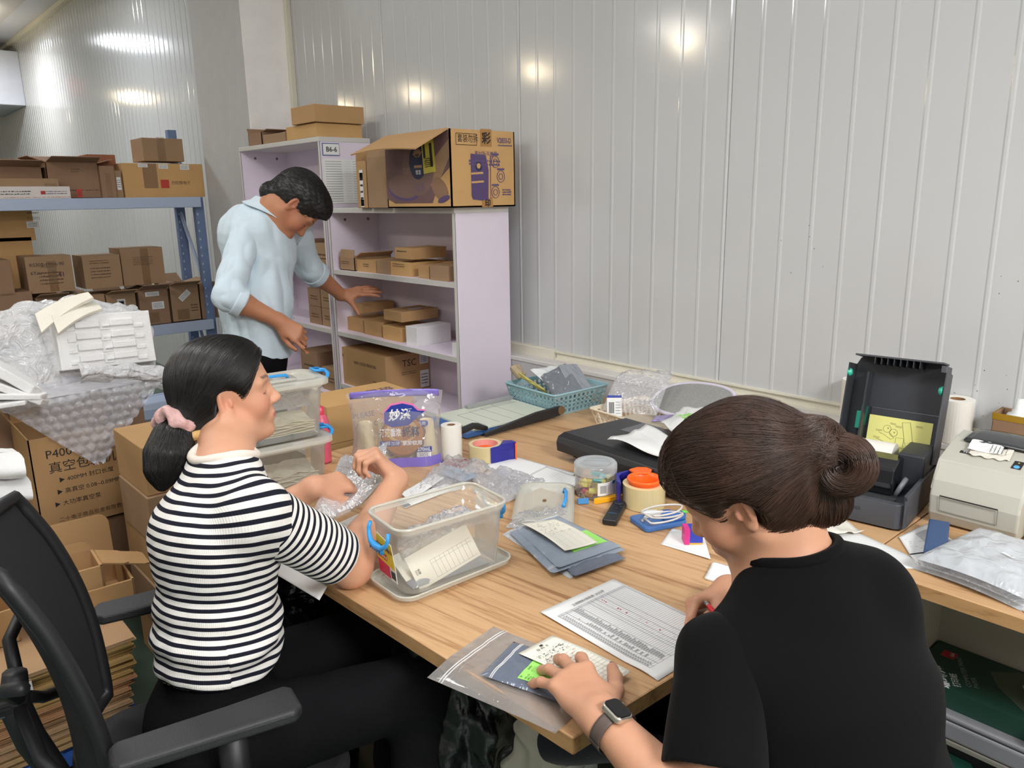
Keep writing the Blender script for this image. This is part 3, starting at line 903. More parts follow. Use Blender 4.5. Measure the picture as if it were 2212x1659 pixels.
# ================================================================== work desks
ZD = 0.75
OAK = wood_mat('desk_laminate', (204, 165, 122), (158, 115, 77), 'Y')
OAKE = wood_mat('desk_edge', (186, 146, 100), (140, 100, 62), 'Y', 0.45)
desk = thing('work_desk', 'large wood-grain laminate work desk covered with papers, bags and bins', 'desk')
mb = MB(); mb.prism(OAK, [(0.736, 0.700), (1.598, 0.668), (2.325, 0.668), (2.325, 2.24), (0.672, 2.185)], ZD - 0.028, ZD - 0.0006)
mb.build('desktop', desk, bevel=0.002)
mb = MB()
for a, b in (((0.736, 0.700), (1.598, 0.668)), ((0.672, 2.185), (0.736, 0.700))):
    a, b = Vector((*a, 0)), Vector((*b, 0)); n = (b - a).cross(Vector((0, 0, 1))).normalized() * 0.0015
    mb.add([a + Vector((0, 0, ZD - 0.029)), b + Vector((0, 0, ZD - 0.029)), b + Vector((0, 0, ZD - 0.001)), a + Vector((0, 0, ZD - 0.001)),
            a + n + Vector((0, 0, ZD - 0.029)), b + n + Vector((0, 0, ZD - 0.029)), b + n + Vector((0, 0, ZD - 0.001)), a + n + Vector((0, 0, ZD - 0.001))],
           [(0, 1, 5, 4), (4, 5, 6, 7), (7, 6, 2, 3), (0, 4, 7, 3), (1, 2, 6, 5)], OAKE)
mb.build('edge_band', desk)
DKM = M('desk_leg_black', (38, 38, 40), 0.5)
for x, y in ((1.17, 0.76), (0.76, 2.08), (2.25, 2.15), (1.52, 0.82)):
    mb = MB(); mb.box(DKM, (x - 0.02, y - 0.02, 0), (x + 0.02, y + 0.02, ZD - 0.028)); mb.build('leg', desk)
mb = MB(); mb.box(DKM, (1.50, 0.84, 0.30), (1.52, 2.06, ZD - 0.04)); mb.build('modesty_panel', desk)
side = thing('side_desk', 'wood-grain side desk with beige panels carrying two label printers', 'desk')
mb = MB(); mb.prism(OAK, [(1.603, -1.6), (2.325, -1.6), (2.325, 0.664), (1.603, 0.664)], ZD - 0.028, ZD - 0.0006); mb.build('desktop', side, bevel=0.002)
mb = MB(); mb.box(OAKE, (1.6015, -1.6, ZD - 0.029), (1.603, 0.664, ZD - 0.001)); mb.build('edge_band', side)
BEI = M('beige_panel', (176, 168, 152), 0.55, noise=0.03)
mb = MB(); mb.box(BEI, (1.63, 0.585, 0), (2.31, 0.603, ZD - 0.028)); mb.build('side_panel', side)
mb = MB(); mb.box(BEI, (1.93, -1.58, 0), (1.948, 0.585, ZD - 0.028)); mb.build('back_panel', side)
mb = MB(); mb.box(M('grey_rounded_front', (122, 122, 126), 0.4), (1.705, -1.2, 0.355), (1.735, 0.575, 0.40))
mb.box(M('grey_rounded_front', (122, 122, 126), 0.4), (1.705, -1.2, 0.40), (1.93, 0.575, 0.415)); mb.build('shelf_board', side, bevel=0.008, seg=3)
mb = MB(); mb.box(M('thin_metal_edge', (176, 170, 160), 0.3, metal=0.6), (1.702, -1.2, 0.345), (1.712, 0.575, 0.354)); mb.build('metal_strip', side)
GRN = M('paper_pack_green', (30, 66, 54), 0.45)
GRN2 = M('paper_pack_swoosh', (78, 92, 76), 0.45)
t = thing('paper_pack', 'dark green wrapped pack of computer print paper lying under the side desk', 'paper pack', (1.83, 0.46, 0.4155))
mb = MB(); mb.box(GRN, (-0.1, -0.14, 0), (0.095, 0.12, 0.045))
T = frame((0.09, -0.14, 0.0453), (0, 1, 0), (-1, 0, 0))
mb.prism(GRN2, [(0.0, 0.005), (0.08, 0.005), (0.13, 0.05), (0.10, 0.10), (0.03, 0.16), (0.0, 0.185)], 0, 0.0004, T)
mb.box(M('deli_red', (176, 42, 52), 0.5), (0.205, 0.03, 0), (0.235, 0.06, 0.0006), T)
mb.text(WPAPER, 'deli', 0.013, frame((0.04, 0.068, 0.0459), (1, 0.2, 0), (-0.2, 1, 0)), lift=0.0004)
T2 = frame((-0.095, 0.03, 0.0453), (1, 0.55, 0), (-0.55, 1, 0))
mb.text(WPAPER, '珊瑚海', 0.030, T2, bold=0.0008)
mb.text(WPAPER, '打印纸', 0.018, T2 @ TR((0.012, -0.024, 0)))
mb.text(M('dull_print', (150, 156, 150)), 'COMPUTER PRINT\nPAPER', 0.015, T2 @ TR((0.02, -0.048, 0)))
mb.build('wrapper', t, bevel=0.012, seg=3)
for i, (dx, dy, rz, lab, cc) in enumerate(((1.83, 0.235, 0.5, 'sheet of punched continuous paper on the green paper pack', (190, 178, 168)), (1.88, 0.19, 0.25, 'yellow and pink carbon sheets sticking out behind the punched paper', (196, 178, 120)))):
    t = thing('punched_paper', lab, 'paper', (dx, dy, 0.47 + 0.004 * (1 - i)), rz)
    mb = MB(); mb.box(M('punched_%d' % i, cc, 0.7), (-0.11, -0.14, -0.002 - 0.001 * i), (0.08, 0.12, 0.0))
    for k in range(14):
        mb.lathe(INK, [(0.0001, 0.0003), (0.002, 0.0003), (0.002, 0.0)], 10, TR((-0.102, -0.13 + k * 0.0185, 0)))
    mb.build('sheet', t)
t = thing('paper_pack', 'black and green paper carton on the floor under the side desk', 'paper pack', (1.86, 0.28, 0.0))
mb = MB(); mb.box(M('black_card', (18, 20, 22), 0.5), (-0.12, -0.35, 0), (0.06, 0.27, 0.33))
TT = frame((-0.1206, 0.27, 0), (0, -1, 0), (0, 0, 1))
for cx in (0.09, 0.42):
    mb.prism(M('pack_teal', (26, 92, 80), 0.5), [(cx - 0.09, 0.30), (cx - 0.09, 0.265), (cx + 0.02, 0.245), (cx + 0.06, 0.25), (cx + 0.03, 0.30)], 0, 0.0006, TT)
mb.build('box_body', t)


# ------------------------------------------------------------------ flat sheets
def corners(pts, z):
    return [P(x, y, z=z) for x, y in pts]


def bil(c, u, v):
    return (c[0] * (1 - u) + c[1] * u) * (1 - v) + (c[3] * (1 - u) + c[2] * u) * v


def sheet(name, label, cat, pts, z=ZD, mat=None, draw=None, curl=None, thick=0.0012, group=None, world=None, film_=False, nu=14, nv=14, lift=0.0):
    """thin sheet through four corners (u along 0-1, v along 0-3); curl(u,v) adds height"""
    c = world or corners(pts, z)
    o = (c[0] + c[1] + c[2] + c[3]) / 4
    o = Vector((o.x, o.y, z if world is None else o.z))
    c = [q - o for q in c]
    t = thing(name, label, cat, o, group=group)
    mb = MB()
    cf = curl or (lambda u, v: 0)
    fn = lambda u, v: bil(c, u, v) + Vector((0, 0, thick + lift + cf(u, v)))
    n = (c[1] - c[0]).cross(c[3] - c[0])
    if n.z < 0:
        g = lambda u, v: fn(v, u)
        mb.grid(mat or WPAPER, g, nv, nu, thick=thick)
    else:
        mb.grid(mat or WPAPER, fn, nu, nv, thick=thick)
    if draw:
        def q(u0, v0, u1, v1, mt, dz=0.0005):
            nn_ = max(1, int(abs(u1 - u0) * 12)), max(1, int(abs(v1 - v0) * 12))
            mb.grid(mt, lambda a, b: fn(u0 + (u1 - u0) * (a if n.z > 0 else b), v0 + (v1 - v0) * (b if n.z > 0 else a)) + Vector((0, 0, dz)), nn_[0] if n.z > 0 else nn_[1], nn_[1] if n.z > 0 else nn_[0])
        draw(q, mb, fn, c)
    mb.build('sheet', t, smooth=True)
    return t


LINE = M('print_line', (118, 118, 122), 0.7, noise=0)
LINEL = M('print_line_light', (176, 176, 182), 0.7, noise=0)
TXT = M('print_text_grey', (150, 150, 152), 0.7, noise=0.25, nscale=900)
PRED = M('pen_red', (196, 88, 92), 0.7, noise=0)


def ruled(rows, cols=(), u0=0.06, u1=0.94, v0=0.06, v1=0.94, mat=None, wd=0.006):
    def f(q, mb, fn, c):
        for k in range(rows + 1):
            v = v0 + (v1 - v0) * k / rows
            q(u0, v - wd * 0.25, u1, v + wd * 0.25, mat or LINEL)
        for cu in cols:
            q(cu - wd * 0.4, v0, cu + wd * 0.4, v1, mat or LINEL)
    return f


def marks_rnd(u0, v0, u1, v1, n, mat, sz=0.02, seed=1):
    def f(q, mb, fn, c):
        r = random.Random(seed)
        for _ in range(n):
            u, v = r.uniform(u0, u1), r.uniform(v0, v1)
            l = sz * r.uniform(0.5, 1.6)
            q(u, v, u + l, v + sz * 0.22, mat, 0.0008)
    return f


def both(*fs):
    def f(q, mb, fn, c):
        for g in fs:
            g(q, mb, fn, c)
    return f


def form_draw(q, mb, fn, c):
    v0, v1, u0, u1 = 0.115, 0.90, 0.07, 0.96
    cols = [0.07, 0.11, 0.17, 0.245, 0.34, 0.46, 0.50, 0.56, 0.64, 0.72, 0.965]
    q(u0, v0, u1, v0 + 0.026, M('header_grey', (205, 205, 208), 0.7), 0.0003)
    for k in range(43):
        v = v0 + (v1 - v0) * k / 42
        q(u0, v - 0.0007, u1, v + 0.0007, LINE, 0.0006)
    for i, u in enumerate(cols):
        q(u - 0.0014, v0, u + 0.0014, v1, LINE, 0.0007)
    r = random.Random(5)
    for k in range(1, 41):
        v = v0 + (v1 - v0) * (k + 0.2) / 42
        dv = (v1 - v0) / 42 * 0.5
        q(0.252, v, 0.252 + 0.075 * r.uniform(0.6, 1), v + dv, TXT)
        if k > 1:
            q(0.118, v, 0.118 + 0.02 * r.uniform(0.6, 1), v + dv, TXT)
            q(0.078, v, 0.098, v + dv, TXT)
        if r.random() < 0.5:
            q(0.178, v, 0.178 + 0.05 * r.uniform(0.3, 1), v + dv, TXT)
        if r.random() < 0.35:
            q(0.58 + r.uniform(0, 0.03), v, 0.605, v + dv, PRED)
    T = frame(fn(0.30, 0.095) + Vector((0, 0, 0.0006)), c[1] - c[0], -(c[3] - c[0]))
    mb.text(INK, '立创物料领用表 2025年', 0.009, T)


def wav(a, fu=5, fv=4, s=0.0):
    return lambda u, v: a * (0.5 + 0.5 * sn(u * fu, v * fv, s))


A, B, D_ = (P(1167, 1326, z=ZD), P(1325, 1251, z=ZD), P(1421, 1472, z=ZD))
sheet('printed_form', 'large white printed table form near the desk edge under the pen hand', 'paper', None, world=[A, B, B + D_ - A, D_], draw=form_draw,
      curl=lambda u, v: 0.012 * max(0, v - 0.6) * (1 - u) * math.sin(v * 9) ** 2 + 0.008 * max(0, u - 0.7) * 0 + 0.004 * (1 - u) * (1 - v), nu=16, nv=24, thick=0.0007)


# ------------------------------------------------------------------ bags
CLEAR = film('clear_bag', (232, 226, 222), 0.03, 0.09, 0.35, 9, haze=0.09, edge=0.25)
CRINK = film('crinkled_bag', (230, 230, 234), 0.05, 0.06, 0.9, 22, haze=0.26, edge=0.4)
MILK = film('milky_bag', (228, 232, 236), 0.30, 0.14, 0.9, 14, haze=0.25)
ANTI = film('antistatic_bag', (108, 116, 132), 0.78, 0.16, 0.5, 14, haze=0.08, spec=0.8)
ANTIL = film('antistatic_pale', (160, 172, 186), 0.6, 0.16, 0.6, 12, haze=0.15, spec=0.8)


def bag(name, label, pts, z=ZD, mat=CLEAR, h=0.006, lift=0.0006, zip_v=None, curl=None, world=None, cat='plastic bag', wr=0.002, group=None, seed=0.0, extra=None, n=26):
    """flat bag: two thin skins joined at the rim, with wrinkles; zip_v puts a raised zip strip along u at that v"""
    c = world or corners(pts, z)
    o = sum(c, Vector((0, 0, 0))) / 4
    if world is None:
        o.z = z
    c = [q - o for q in c]
    t = thing(name, label, cat, o, group=group)
    cf = curl or (lambda u, v: 0)
    flip = (c[1] - c[0]).cross(c[3] - c[0]).z < 0
    edge = lambda u, v: max(0.0, min(1.0, 9 * min(u, v, 1 - u, 1 - v)))
    up = lambda u, v: bil(c, u, v) + Vector((0, 0, lift + cf(u, v) + edge(u, v) ** 0.5 * (h + wr * (0.9 - 2.2 * abs(sn(u * 5 + seed, v * 4.3, seed)) + 0.5 * sn(u * 14, v * 12, seed)) * (1.0 if wr > .004 else .6))))
    lo = lambda u, v: bil(c, u, v) + Vector((0, 0, lift + cf(u, v)))
    mb = MB()
    mb.grid(mat, (lambda u, v: up(v, u)) if flip else up, n, n)
    mb.grid(mat, lo if flip else (lambda u, v: lo(v, u)), n, n)
    mb.build('film', t, smooth=True)
    if zip_v is not None:
        zb = MB()
        for vv in (zip_v, zip_v + 0.022):
            zb.tube(film('zip_strip', (240, 240, 240), 0.55, 0.15, 0.2, 9), [up(u / 14, vv) + Vector((0, 0, 0.0006)) for u in range(15)], 0.0011, 6)
        zb.build('zip', t, smooth=True)
    if extra:
        extra(t, up, c)
    return t


LG = M('label_green', (158, 226, 110), 0.5, noise=0.02)


def green_label(u0, v0, u1, v1, lines=True):
    def f(t, up, c):
        mb = MB()
        mb.grid(LG, lambda a, b: up(u0 + (u1 - u0) * a, v0 + (v1 - v0) * b) + Vector((0, 0, 0.0006)), 8, 8, thick=0.0004)
        if lines:
            o = up(u0 + (u1 - u0) * 0.03, v0 + (v1 - v0) * 0.12) + Vector((0, 0, 0.0014))
            T = frame(o, up(u1, v0) - up(u0, v0), -(up(u0, v1) - up(u0, v0)))
            L = (up(u1, v0) - up(u0, v0)).length
            mb.text(INK, 'Shanghai Belling Corporation', L * 0.072, T)
            mb.text(INK, 'PROD:\nPKG:\nQTY:\nD/C:\nBS Date:\nLOT ID:', L * 0.058, T @ TR((0.0, -L * 0.09, 0)))
            mb.text(INK, 'BL24C02A-RRRC\nTSSOP-8L\n4K/R\n2312\n05.01.2023\nB2302A019', L * 0.055, T @ TR((L * 0.26, -L * 0.09, 0)))
        mb.build('label', t, smooth=False)['label'] = 'bright green printed label'
    return f


l_, tp, bt = P(922, 1454, z=ZD), P(1066, 1354, z=ZD), P(1199, 1586, z=ZD)
bag('zip_bag', 'large clear zip bag overhanging the desk edge at the front corner', None, world=[l_, tp, tp + bt - l_, bt], mat=CLEAR, h=0.004, zip_v=0.10, lift=0.0008,
    curl=lambda u, v: -0.010 * max(0, 0.32 - u) * 3 * max(0.0, 1 - 1.2 * v) , wr=0.002)
l_, tp, bt = P(1038, 1466, z=ZD), P(1110, 1394, z=ZD), P(1207, 1525, z=ZD)
q4 = tp + bt - l_
bag('antistatic_bag', 'small grey zip bag with a bright green label beside the woman\'s hand', None, world=[v_ + Vector((0, 0, 0.0065)) for v_ in (l_, tp, q4, bt)], mat=ANTI, h=0.004, zip_v=0.12, extra=green_label(0.15, 0.42, 0.98, 0.80), lift=0.001)
a, b, d_ = P(1120, 1412, z=ZD + .014), P(1193, 1373, z=ZD + .014), P(1310, 1496, z=ZD + .014)
dv = (P(1363, 1452, z=ZD + .014) - b)


def card_draw(q, mb, fn, c):
    ruled(17, (0.05, 0.28, 0.42, 0.54, 0.66, 0.78, 0.95), 0.05, 0.95, 0.16, 0.97, LINEL)(q, mb, fn, c)
    marks_rnd(0.08, 0.18, 0.5, 0.42, 46, INK, 0.03, 4)(q, mb, fn, c)
    marks_rnd(0.5, 0.18, 0.9, 0.3, 26, INK, 0.028, 6)(q, mb, fn, c)
    marks_rnd(0.1, 0.36, 0.9, 0.46, 10, PRED, 0.03, 9)(q, mb, fn, c)
    q(0.47, 0.055, 0.55, 0.085, INK, 0.0009)
    mb.text(INK, '存 料 卡', 0.008, frame(fn(0.28, 0.135) + Vector((0, 0, 0.0008)), c[1] - c[0], -(c[3] - c[0])))


CARD = M('card_ivory', (236, 232, 216), 0.65, noise=0.015)
sheet('stock_card', 'ivory handwritten stock card lying on the grey zip bag under her fingers', 'card', None, world=[a, b, b + dv, a + dv], mat=CARD, draw=card_draw, curl=lambda u, v: 0.004 * math.sin(v * 3), thick=0.0008)

# pile of antistatic bags in the middle of the desk
def pil(pts, z, **k):
    return dict(pts=pts, z=z, **k)
bag('antistatic_bag', 'milky bag lowest in the pile of grey bags in the middle of the desk', [(1085, 1155), (1150, 1118), (1300, 1190), (1232, 1252)], ZD, MILK, 0.004, seed=1, zip_v=0.08)
bag('antistatic_bag', 'dark grey bag sticking out under the pile of bags towards the front', [(1160, 1165), (1215, 1130), (1352, 1208), (1240, 1248)], ZD + 0.005, ANTI, 0.004, seed=2, curl=lambda u, v: 0.002)
bag('antistatic_bag', 'pale bluish bag in the middle of the pile of bags', [(1100, 1150), (1195, 1118), (1352, 1188), (1192, 1240)], ZD + 0.010, ANTIL, 0.005, seed=3, zip_v=0.9)
bag('antistatic_bag', 'pale zip bag showing a green label, topmost of the pile of bags', [(1112, 1140), (1200, 1112), (1342, 1180), (1205, 1228)], ZD + 0.016, ANTIL, 0.006, seed=4, zip_v=0.06,
    extra=lambda t, up, c: (green_label(0.35, 0.55, 0.92, 0.88, False)(t, up, c)))
cc = [P(1127, 1132, z=ZD + .03), P(1197, 1122, z=ZD + .03), P(1291, 1174, z=ZD + .028), P(1220, 1192, z=ZD + .028)]
sheet('stock_card', 'ivory handwritten stock card on top of the pile of grey bags', 'card', None, world=cc, mat=CARD,
      draw=both(ruled(14, (0.2, 0.4, 0.6, 0.8), 0.06, 0.94, 0.5, 0.95), marks_rnd(0.1, 0.1, 0.85, 0.55, 60, M('pencil', (110, 110, 108), 0.8), 0.03, 3)), curl=lambda u, v: 0.006 * (u - 0.5) ** 2 + 0.006 * math.sin(v * 3), thick=0.0008)
bag('crinkled_bag', 'crinkled glossy cellophane between the pile of bags and the open bin', [(1092, 1142), (1110, 1122), (1235, 1100), (1240, 1128)], ZD + 0.002, CRINK, 0.012, wr=0.012, seed=5, n=34)

# ------------------------------------------------------------------ storage bins
BIN = film('bin_plastic', (216, 214, 202), 0.16, 0.16, 0.15, 6, haze=0.05, edge=0.55)
BINR = film('bin_rim', (222, 220, 206), 0.42, 0.2, 0.1, 6, edge=0.45)
HBLUE = M('handle_blue', (52, 152, 222), 0.3, noise=0.02)


def loops(mb, mat, ls, close_bottom=True):
    n = len(ls[0])
    vs = [p for l in ls for p in l]
    fs = [(i * n + k, i * n + (k + 1) % n, (i + 1) * n + (k + 1) % n, (i + 1) * n + k) for i in range(len(ls) - 1) for k in range(n)]
    if close_bottom:
        fs.append(tuple(range(n - 1, -1, -1)))
    mb.add(vs, fs, mat)


def storage_bin(label, loc, rz, L=0.262, Wd=0.148, H=0.152, lid=True, handles='both', drop=True, grp=None):
    t = thing('storage_bin', label, 'storage box', loc, rz, grp)
    lp = lambda s, z, g=0.0, r=0.028: [(x, y, z) for x, y in rrect(L * s + g, Wd * s + g, r, 6)]
    mb = MB()
    loops(mb, BIN, [lp(0.86, 0.0), lp(0.885, 0.004), lp(0.93, H * 0.45), lp(0.965, H * 0.86), lp(0.965, H * 0.865, 0.004), lp(0.975, H - 0.004, 0.006)])
    mb.build('tub', t, smooth=True)
    mb = MB()
    mb.tube(BINR, lp(0.975, H - 0.002, 0.012, 0.03), 0.0035, 8, closed=True)
    loops(mb, BINR, [lp(0.965, H - 0.014, 0.010), lp(0.975, H - 0.002, 0.018, 0.032)], False)
    mb.build('rim', t, smooth=True)
    if lid:
        mb = MB()
        loops(mb, BINR, [lp(1.0, H - 0.006, 0.03, 0.036), lp(1.0, H + 0.006, 0.030, 0.036), lp(0.98, H + 0.010, 0.018, 0.034), lp(0.90, H + 0.010, 0.0, 0.03), lp(0.88, H + 0.006, 0.0), lp(0.1, H + 0.006, 0.0, 0.006)], False)
        loops(mb, BINR, [lp(0.55, H + 0.007, 0, 0.02), lp(0.54, H + 0.010, 0, 0.02), lp(0.1, H + 0.010, 0, 0.006)], False)
        ld = mb.build('lid', t, smooth=True)
        mb = MB()
        mb.tube(HBLUE, [(-0.05, -0.012, H + 0.010), (-0.045, -0.012, H + 0.018), (-0.02, -0.018, H + 0.021), (0.02, -0.018, H + 0.021), (0.045, -0.012, H + 0.018), (0.05, -0.012, H + 0.010)], 0.0042, 8)
        hb = mb.build('lid_handle', ld, smooth=True)
    for s in (-1, 1):
        mb = MB()
        x = s * (L / 2 + 0.008)
        if drop and not lid:      # hanging open: hooks at the rim, grip below
            pts = [(x + s * 0.001, -0.040, H - 0.014), (x + s * 0.004, -0.042, H - 0.028), (x + s * 0.006, -0.038, H - 0.040), (x + s * 0.010, -0.024, H - 0.049), (x + s * 0.011, 0, H - 0.052),
                   (x + s * 0.010, 0.024, H - 0.049), (x + s * 0.006, 0.038, H - 0.040), (x + s * 0.004, 0.042, H - 0.028), (x + s * 0.001, 0.040, H - 0.014)]
            mb.tube(HBLUE, pts, [0.004, 0.0042, 0.0045, 0.006, 0.0065, 0.006, 0.0045, 0.0042, 0.004], 10)
            mb.box(HBLUE, (x + s * 0.008 - 0.002, -0.027, H - 0.062), (x + s * 0.008 + 0.002, 0.027, H - 0.046))
            for k in range(6):
                mb.box(HBLUE, (x + s * 0.011 - 0.002, -0.025 + k * 0.0095, H - 0.063), (x + s * 0.011 + 0.002, -0.0225 + k * 0.0095, H - 0.046))
        else:                     # clipped up over the lid
            pts = [(x - s * 0.004, -0.046, H + 0.002), (x + s * 0.010, -0.046, H + 0.004), (x + s * 0.019, -0.030, H + 0.010), (x + s * 0.021, 0, H + 0.014), (x + s * 0.019, 0.030, H + 0.010), (x + s * 0.010, 0.046, H + 0.004), (x - s * 0.004, 0.046, H + 0.002)]
            mb.tube(HBLUE, pts, [0.004, 0.005, 0.006, 0.0065, 0.006, 0.005, 0.004], 10)
            mb.tube(HBLUE, [(x + s * 0.013, -0.02, H + 0.018), (x - s * 0.012, -0.018, H + 0.020), (x - s * 0.012, 0.018, H + 0.020), (x + s * 0.013, 0.02, H + 0.018)], 0.004, 8)
        mb.build('handle', t, smooth=True)
    return t


b1 = storage_bin('open clear storage bin with blue handles and a yellow label, set on its lid', (0.908, 1.262, ZD + 0.010), -0.10, lid=False)
mb = MB()
T = frame((-0.1215, 0.042, 0.020), (0, -1, 0), (-0.10, 0, 1))
YEL = M('sticker_yellow', (232, 208, 40), 0.35, noise=0.02)
MAG = M('sticker_magenta', (208, 32, 84), 0.35, noise=0.02)
mb.prism(WPAPER, [(0.0, 0.0), (0.078, 0.0), (0.079, 0.04), (0.074, 0.088), (0.012, 0.098), (0, 0.06)], 0.001, 0.0018, T)
mb.prism(YEL, [(0.0015, 0.036), (0.076, 0.03), (0.073, 0.086), (0.013, 0.096), (0.0015, 0.06)], 0.0018, 0.0022, T)
mb.prism(MAG, [(0.0015, 0.002), (0.052, 0.002), (0.052, 0.0305), (0.0015, 0.0355)], 0.0018, 0.0022, T)
mb.text(M('label_blue', (32, 92, 168), 0.5), 'STORAGE', 0.0125, T @ TR((0.004, 0.066, 0.0022)), bold=0.0003)
mb.text(M('label_maroon', (130, 26, 36), 0.5), 'BOX', 0.0125, T @ TR((0.056, 0.064, 0.0022)), sx=0.75, bold=0.0003)
for k in range(5):
    mb.box(RED, (0.006 + k * 0.0085, 0.041, 0.0022), (0.013 + k * 0.0085, 0.055, 0.0026), T)
    mb.box(WPAPER, (0.008 + k * 0.0085, 0.044, 0.0026), (0.011 + k * 0.0085, 0.051, 0.0028), T)
for k in range(9):
    mb.box(INK, (0.056 + k * 0.0022, 0.006, 0.0018), (0.0568 + k * 0.0022 + 0.0006 * (k % 2), 0.024, 0.0022), T)
mb.build('product_label', b1)['label'] = 'yellow and magenta STORAGE BOX label'
# the lid below it
t = thing('bin_lid', 'clear bin lid lying upside down under the open storage bin', 'lid', (0.912, 1.262, ZD + 0.001), -0.03)
mb = MB()
lp = lambda w, h, z, r: [(x, y, z) for x, y in rrect(w, h, r, 6)]
loops(mb, BINR, [lp(0.262, 0.128, 0.0, 0.03), lp(0.268, 0.134, 0.006, 0.03), lp(0.282, 0.146, 0.006, 0.032), lp(0.292, 0.152, 0.009, 0.034), lp(0.294, 0.154, 0.018, 0.034)])
mb.tube(BINR, lp(0.294, 0.154, 0.018, 0.034), 0.0022, 8, closed=True)
mb.build('lid_body', t, smooth=True)
# cards and bags inside the open bin
def inner(name, label, cat, w, l, loc, rot, mat, draw=None, th=0.0012):
    t = thing(name, label, cat, loc, rot=rot)
    mb = MB(); mb.box(mat, (-w / 2, -l / 2, 0), (w / 2, l / 2, th))
    if draw:
        draw(mb, w, l, th)
    mb.build('sheet', t); return t
def cgrid(nr, mk):
    def f(mb, w, l, th):
        for k in range(nr):
            x = -w / 2 + w * 0.3 + w * 0.66 * k / nr
            mb.box(LINE, (x, -l / 2 + 0.006, th), (x + 0.0005, l / 2 - 0.03, th + 0.0003))
        for y in (-l / 2 + 0.006, l / 2 - 0.03, 0):
            mb.box(LINE, (-w / 2 + w * 0.3, y, th), (w / 2 - 0.006, y + 0.0005, th + 0.0003))
        if mk:
            mb.text(INK, '材料\n规格', 0.006, TR((-w / 2 + 0.012, -l / 2 + 0.03, th), rz=math.pi / 2))
            mb.text(INK, '材料\n编号', 0.006, TR((-w / 2 + 0.012, l / 2 - 0.045, th), rz=math.pi / 2))
    return f
inner('stock_card', 'ivory card leaning against the front wall inside the open bin', 'card', 0.155, 0.075, (0.895, 1.232, 0.806), (math.radians(62), math.radians(-14), -0.12), CARD, cgrid(9, True))
inner('stock_card', 'yellowish card deeper in the open bin, lines facing up', 'card', 0.16, 0.07, (0.89, 1.275, 0.800), (math.radians(28), math.radians(-10), -0.10), CARD, cgrid(14, False))
bag('antistatic_bag', 'grey bag lying flat at the bottom of the open bin', None, world=[Vector((x, y, 0.7645)) for x, y in ((0.81, 1.225), (1.0, 1.205), (1.01, 1.285), (0.82, 1.305))], mat=ANTIL, h=0.012, seed=7)
bag('crinkled_bag', 'crinkled clear bag rising behind the cards inside the open bin', None, world=[Vector(v) for v in ((0.83, 1.29, 0.80), (1.02, 1.25, 0.84), (1.01, 1.30, 0.862), (0.84, 1.33, 0.82))], mat=CRINK, h=0.012, wr=0.02, seed=8, n=34)

b2 = storage_bin('clear lidded storage bin with papers inside, lower one of the stacked pair', (0.868, 1.965, ZD + 0.001), -0.10)
b3 = storage_bin('clear lidded storage bin with bags inside, upper one of the stacked pair', (0.868, 1.965, ZD + 0.166), -0.10)
for k, (z, lab, cc_) in enumerate(((0.012, 'stack of white papers inside the lower stacked bin', (224, 218, 198)), (0.176, 'stack of yellowish papers inside the upper stacked bin', (226, 218, 190)))):
    t = thing('paper_stack', lab, 'paper', (0.868, 1.962, ZD + z), -0.10)
    mb = MB()
    for i in range(7):
        mb.grid(M('stack_paper_%d' % k, cc_, 0.7), lambda u, v, i=i: ((u - .5) * 0.20, (v - .5) * 0.105, 0.008 + i * (0.008 if k == 0 else 0.005) + 0.016 * (1 if k == 0 else 0.6) * sn(u * 4 + i, v * 2) * (0.3 + i / 9)), 10, 4, thick=0.002)
    mb.build('papers', t, smooth=False)
    t['kind'] = 'thing'
bag('plastic_bag', 'crumpled clear bag on the papers inside the upper stacked bin', None, world=[Vector(v) for v in ((0.76, 1.93, 1.0), (0.96, 1.91, 1.0), (0.975, 2.0, 1.0), (0.78, 2.02, 1.0))], mat=CRINK, h=0.018, wr=0.02, seed=9)
# another lid lying on the desk
LPT = [P(1150, 1048, z=ZD), P(1236, 1058, z=ZD), P(1246, 1118, z=ZD), P(1092, 1106, z=ZD)]
o = sum(LPT, Vector()) / 4
t = thing('bin_lid', 'clear bin lid with blue handle lying behind the open storage bin', 'lid', (1.335, 1.375, ZD + 0.001), 0.75)
mb = MB()
loops(mb, BINR, [lp(0.272, 0.158, 0.0, 0.03), lp(0.270, 0.156, 0.014, 0.03), lp(0.250, 0.138, 0.020, 0.032), lp(0.22, 0.110, 0.020, 0.03), lp(0.215, 0.105, 0.016, 0.03), lp(0.02, 0.01, 0.016, 0.004)], False)
mb.build('lid_body', t, smooth=True)
mb = MB(); mb.tube(HBLUE, [(-0.052, -0.05, 0.018), (-0.052, -0.052, 0.028), (-0.03, -0.056, 0.031), (0.03, -0.056, 0.031), (0.052, -0.052, 0.028), (0.052, -0.05, 0.018)], 0.0045, 10)
mb.build('lid_handle', t, smooth=True)
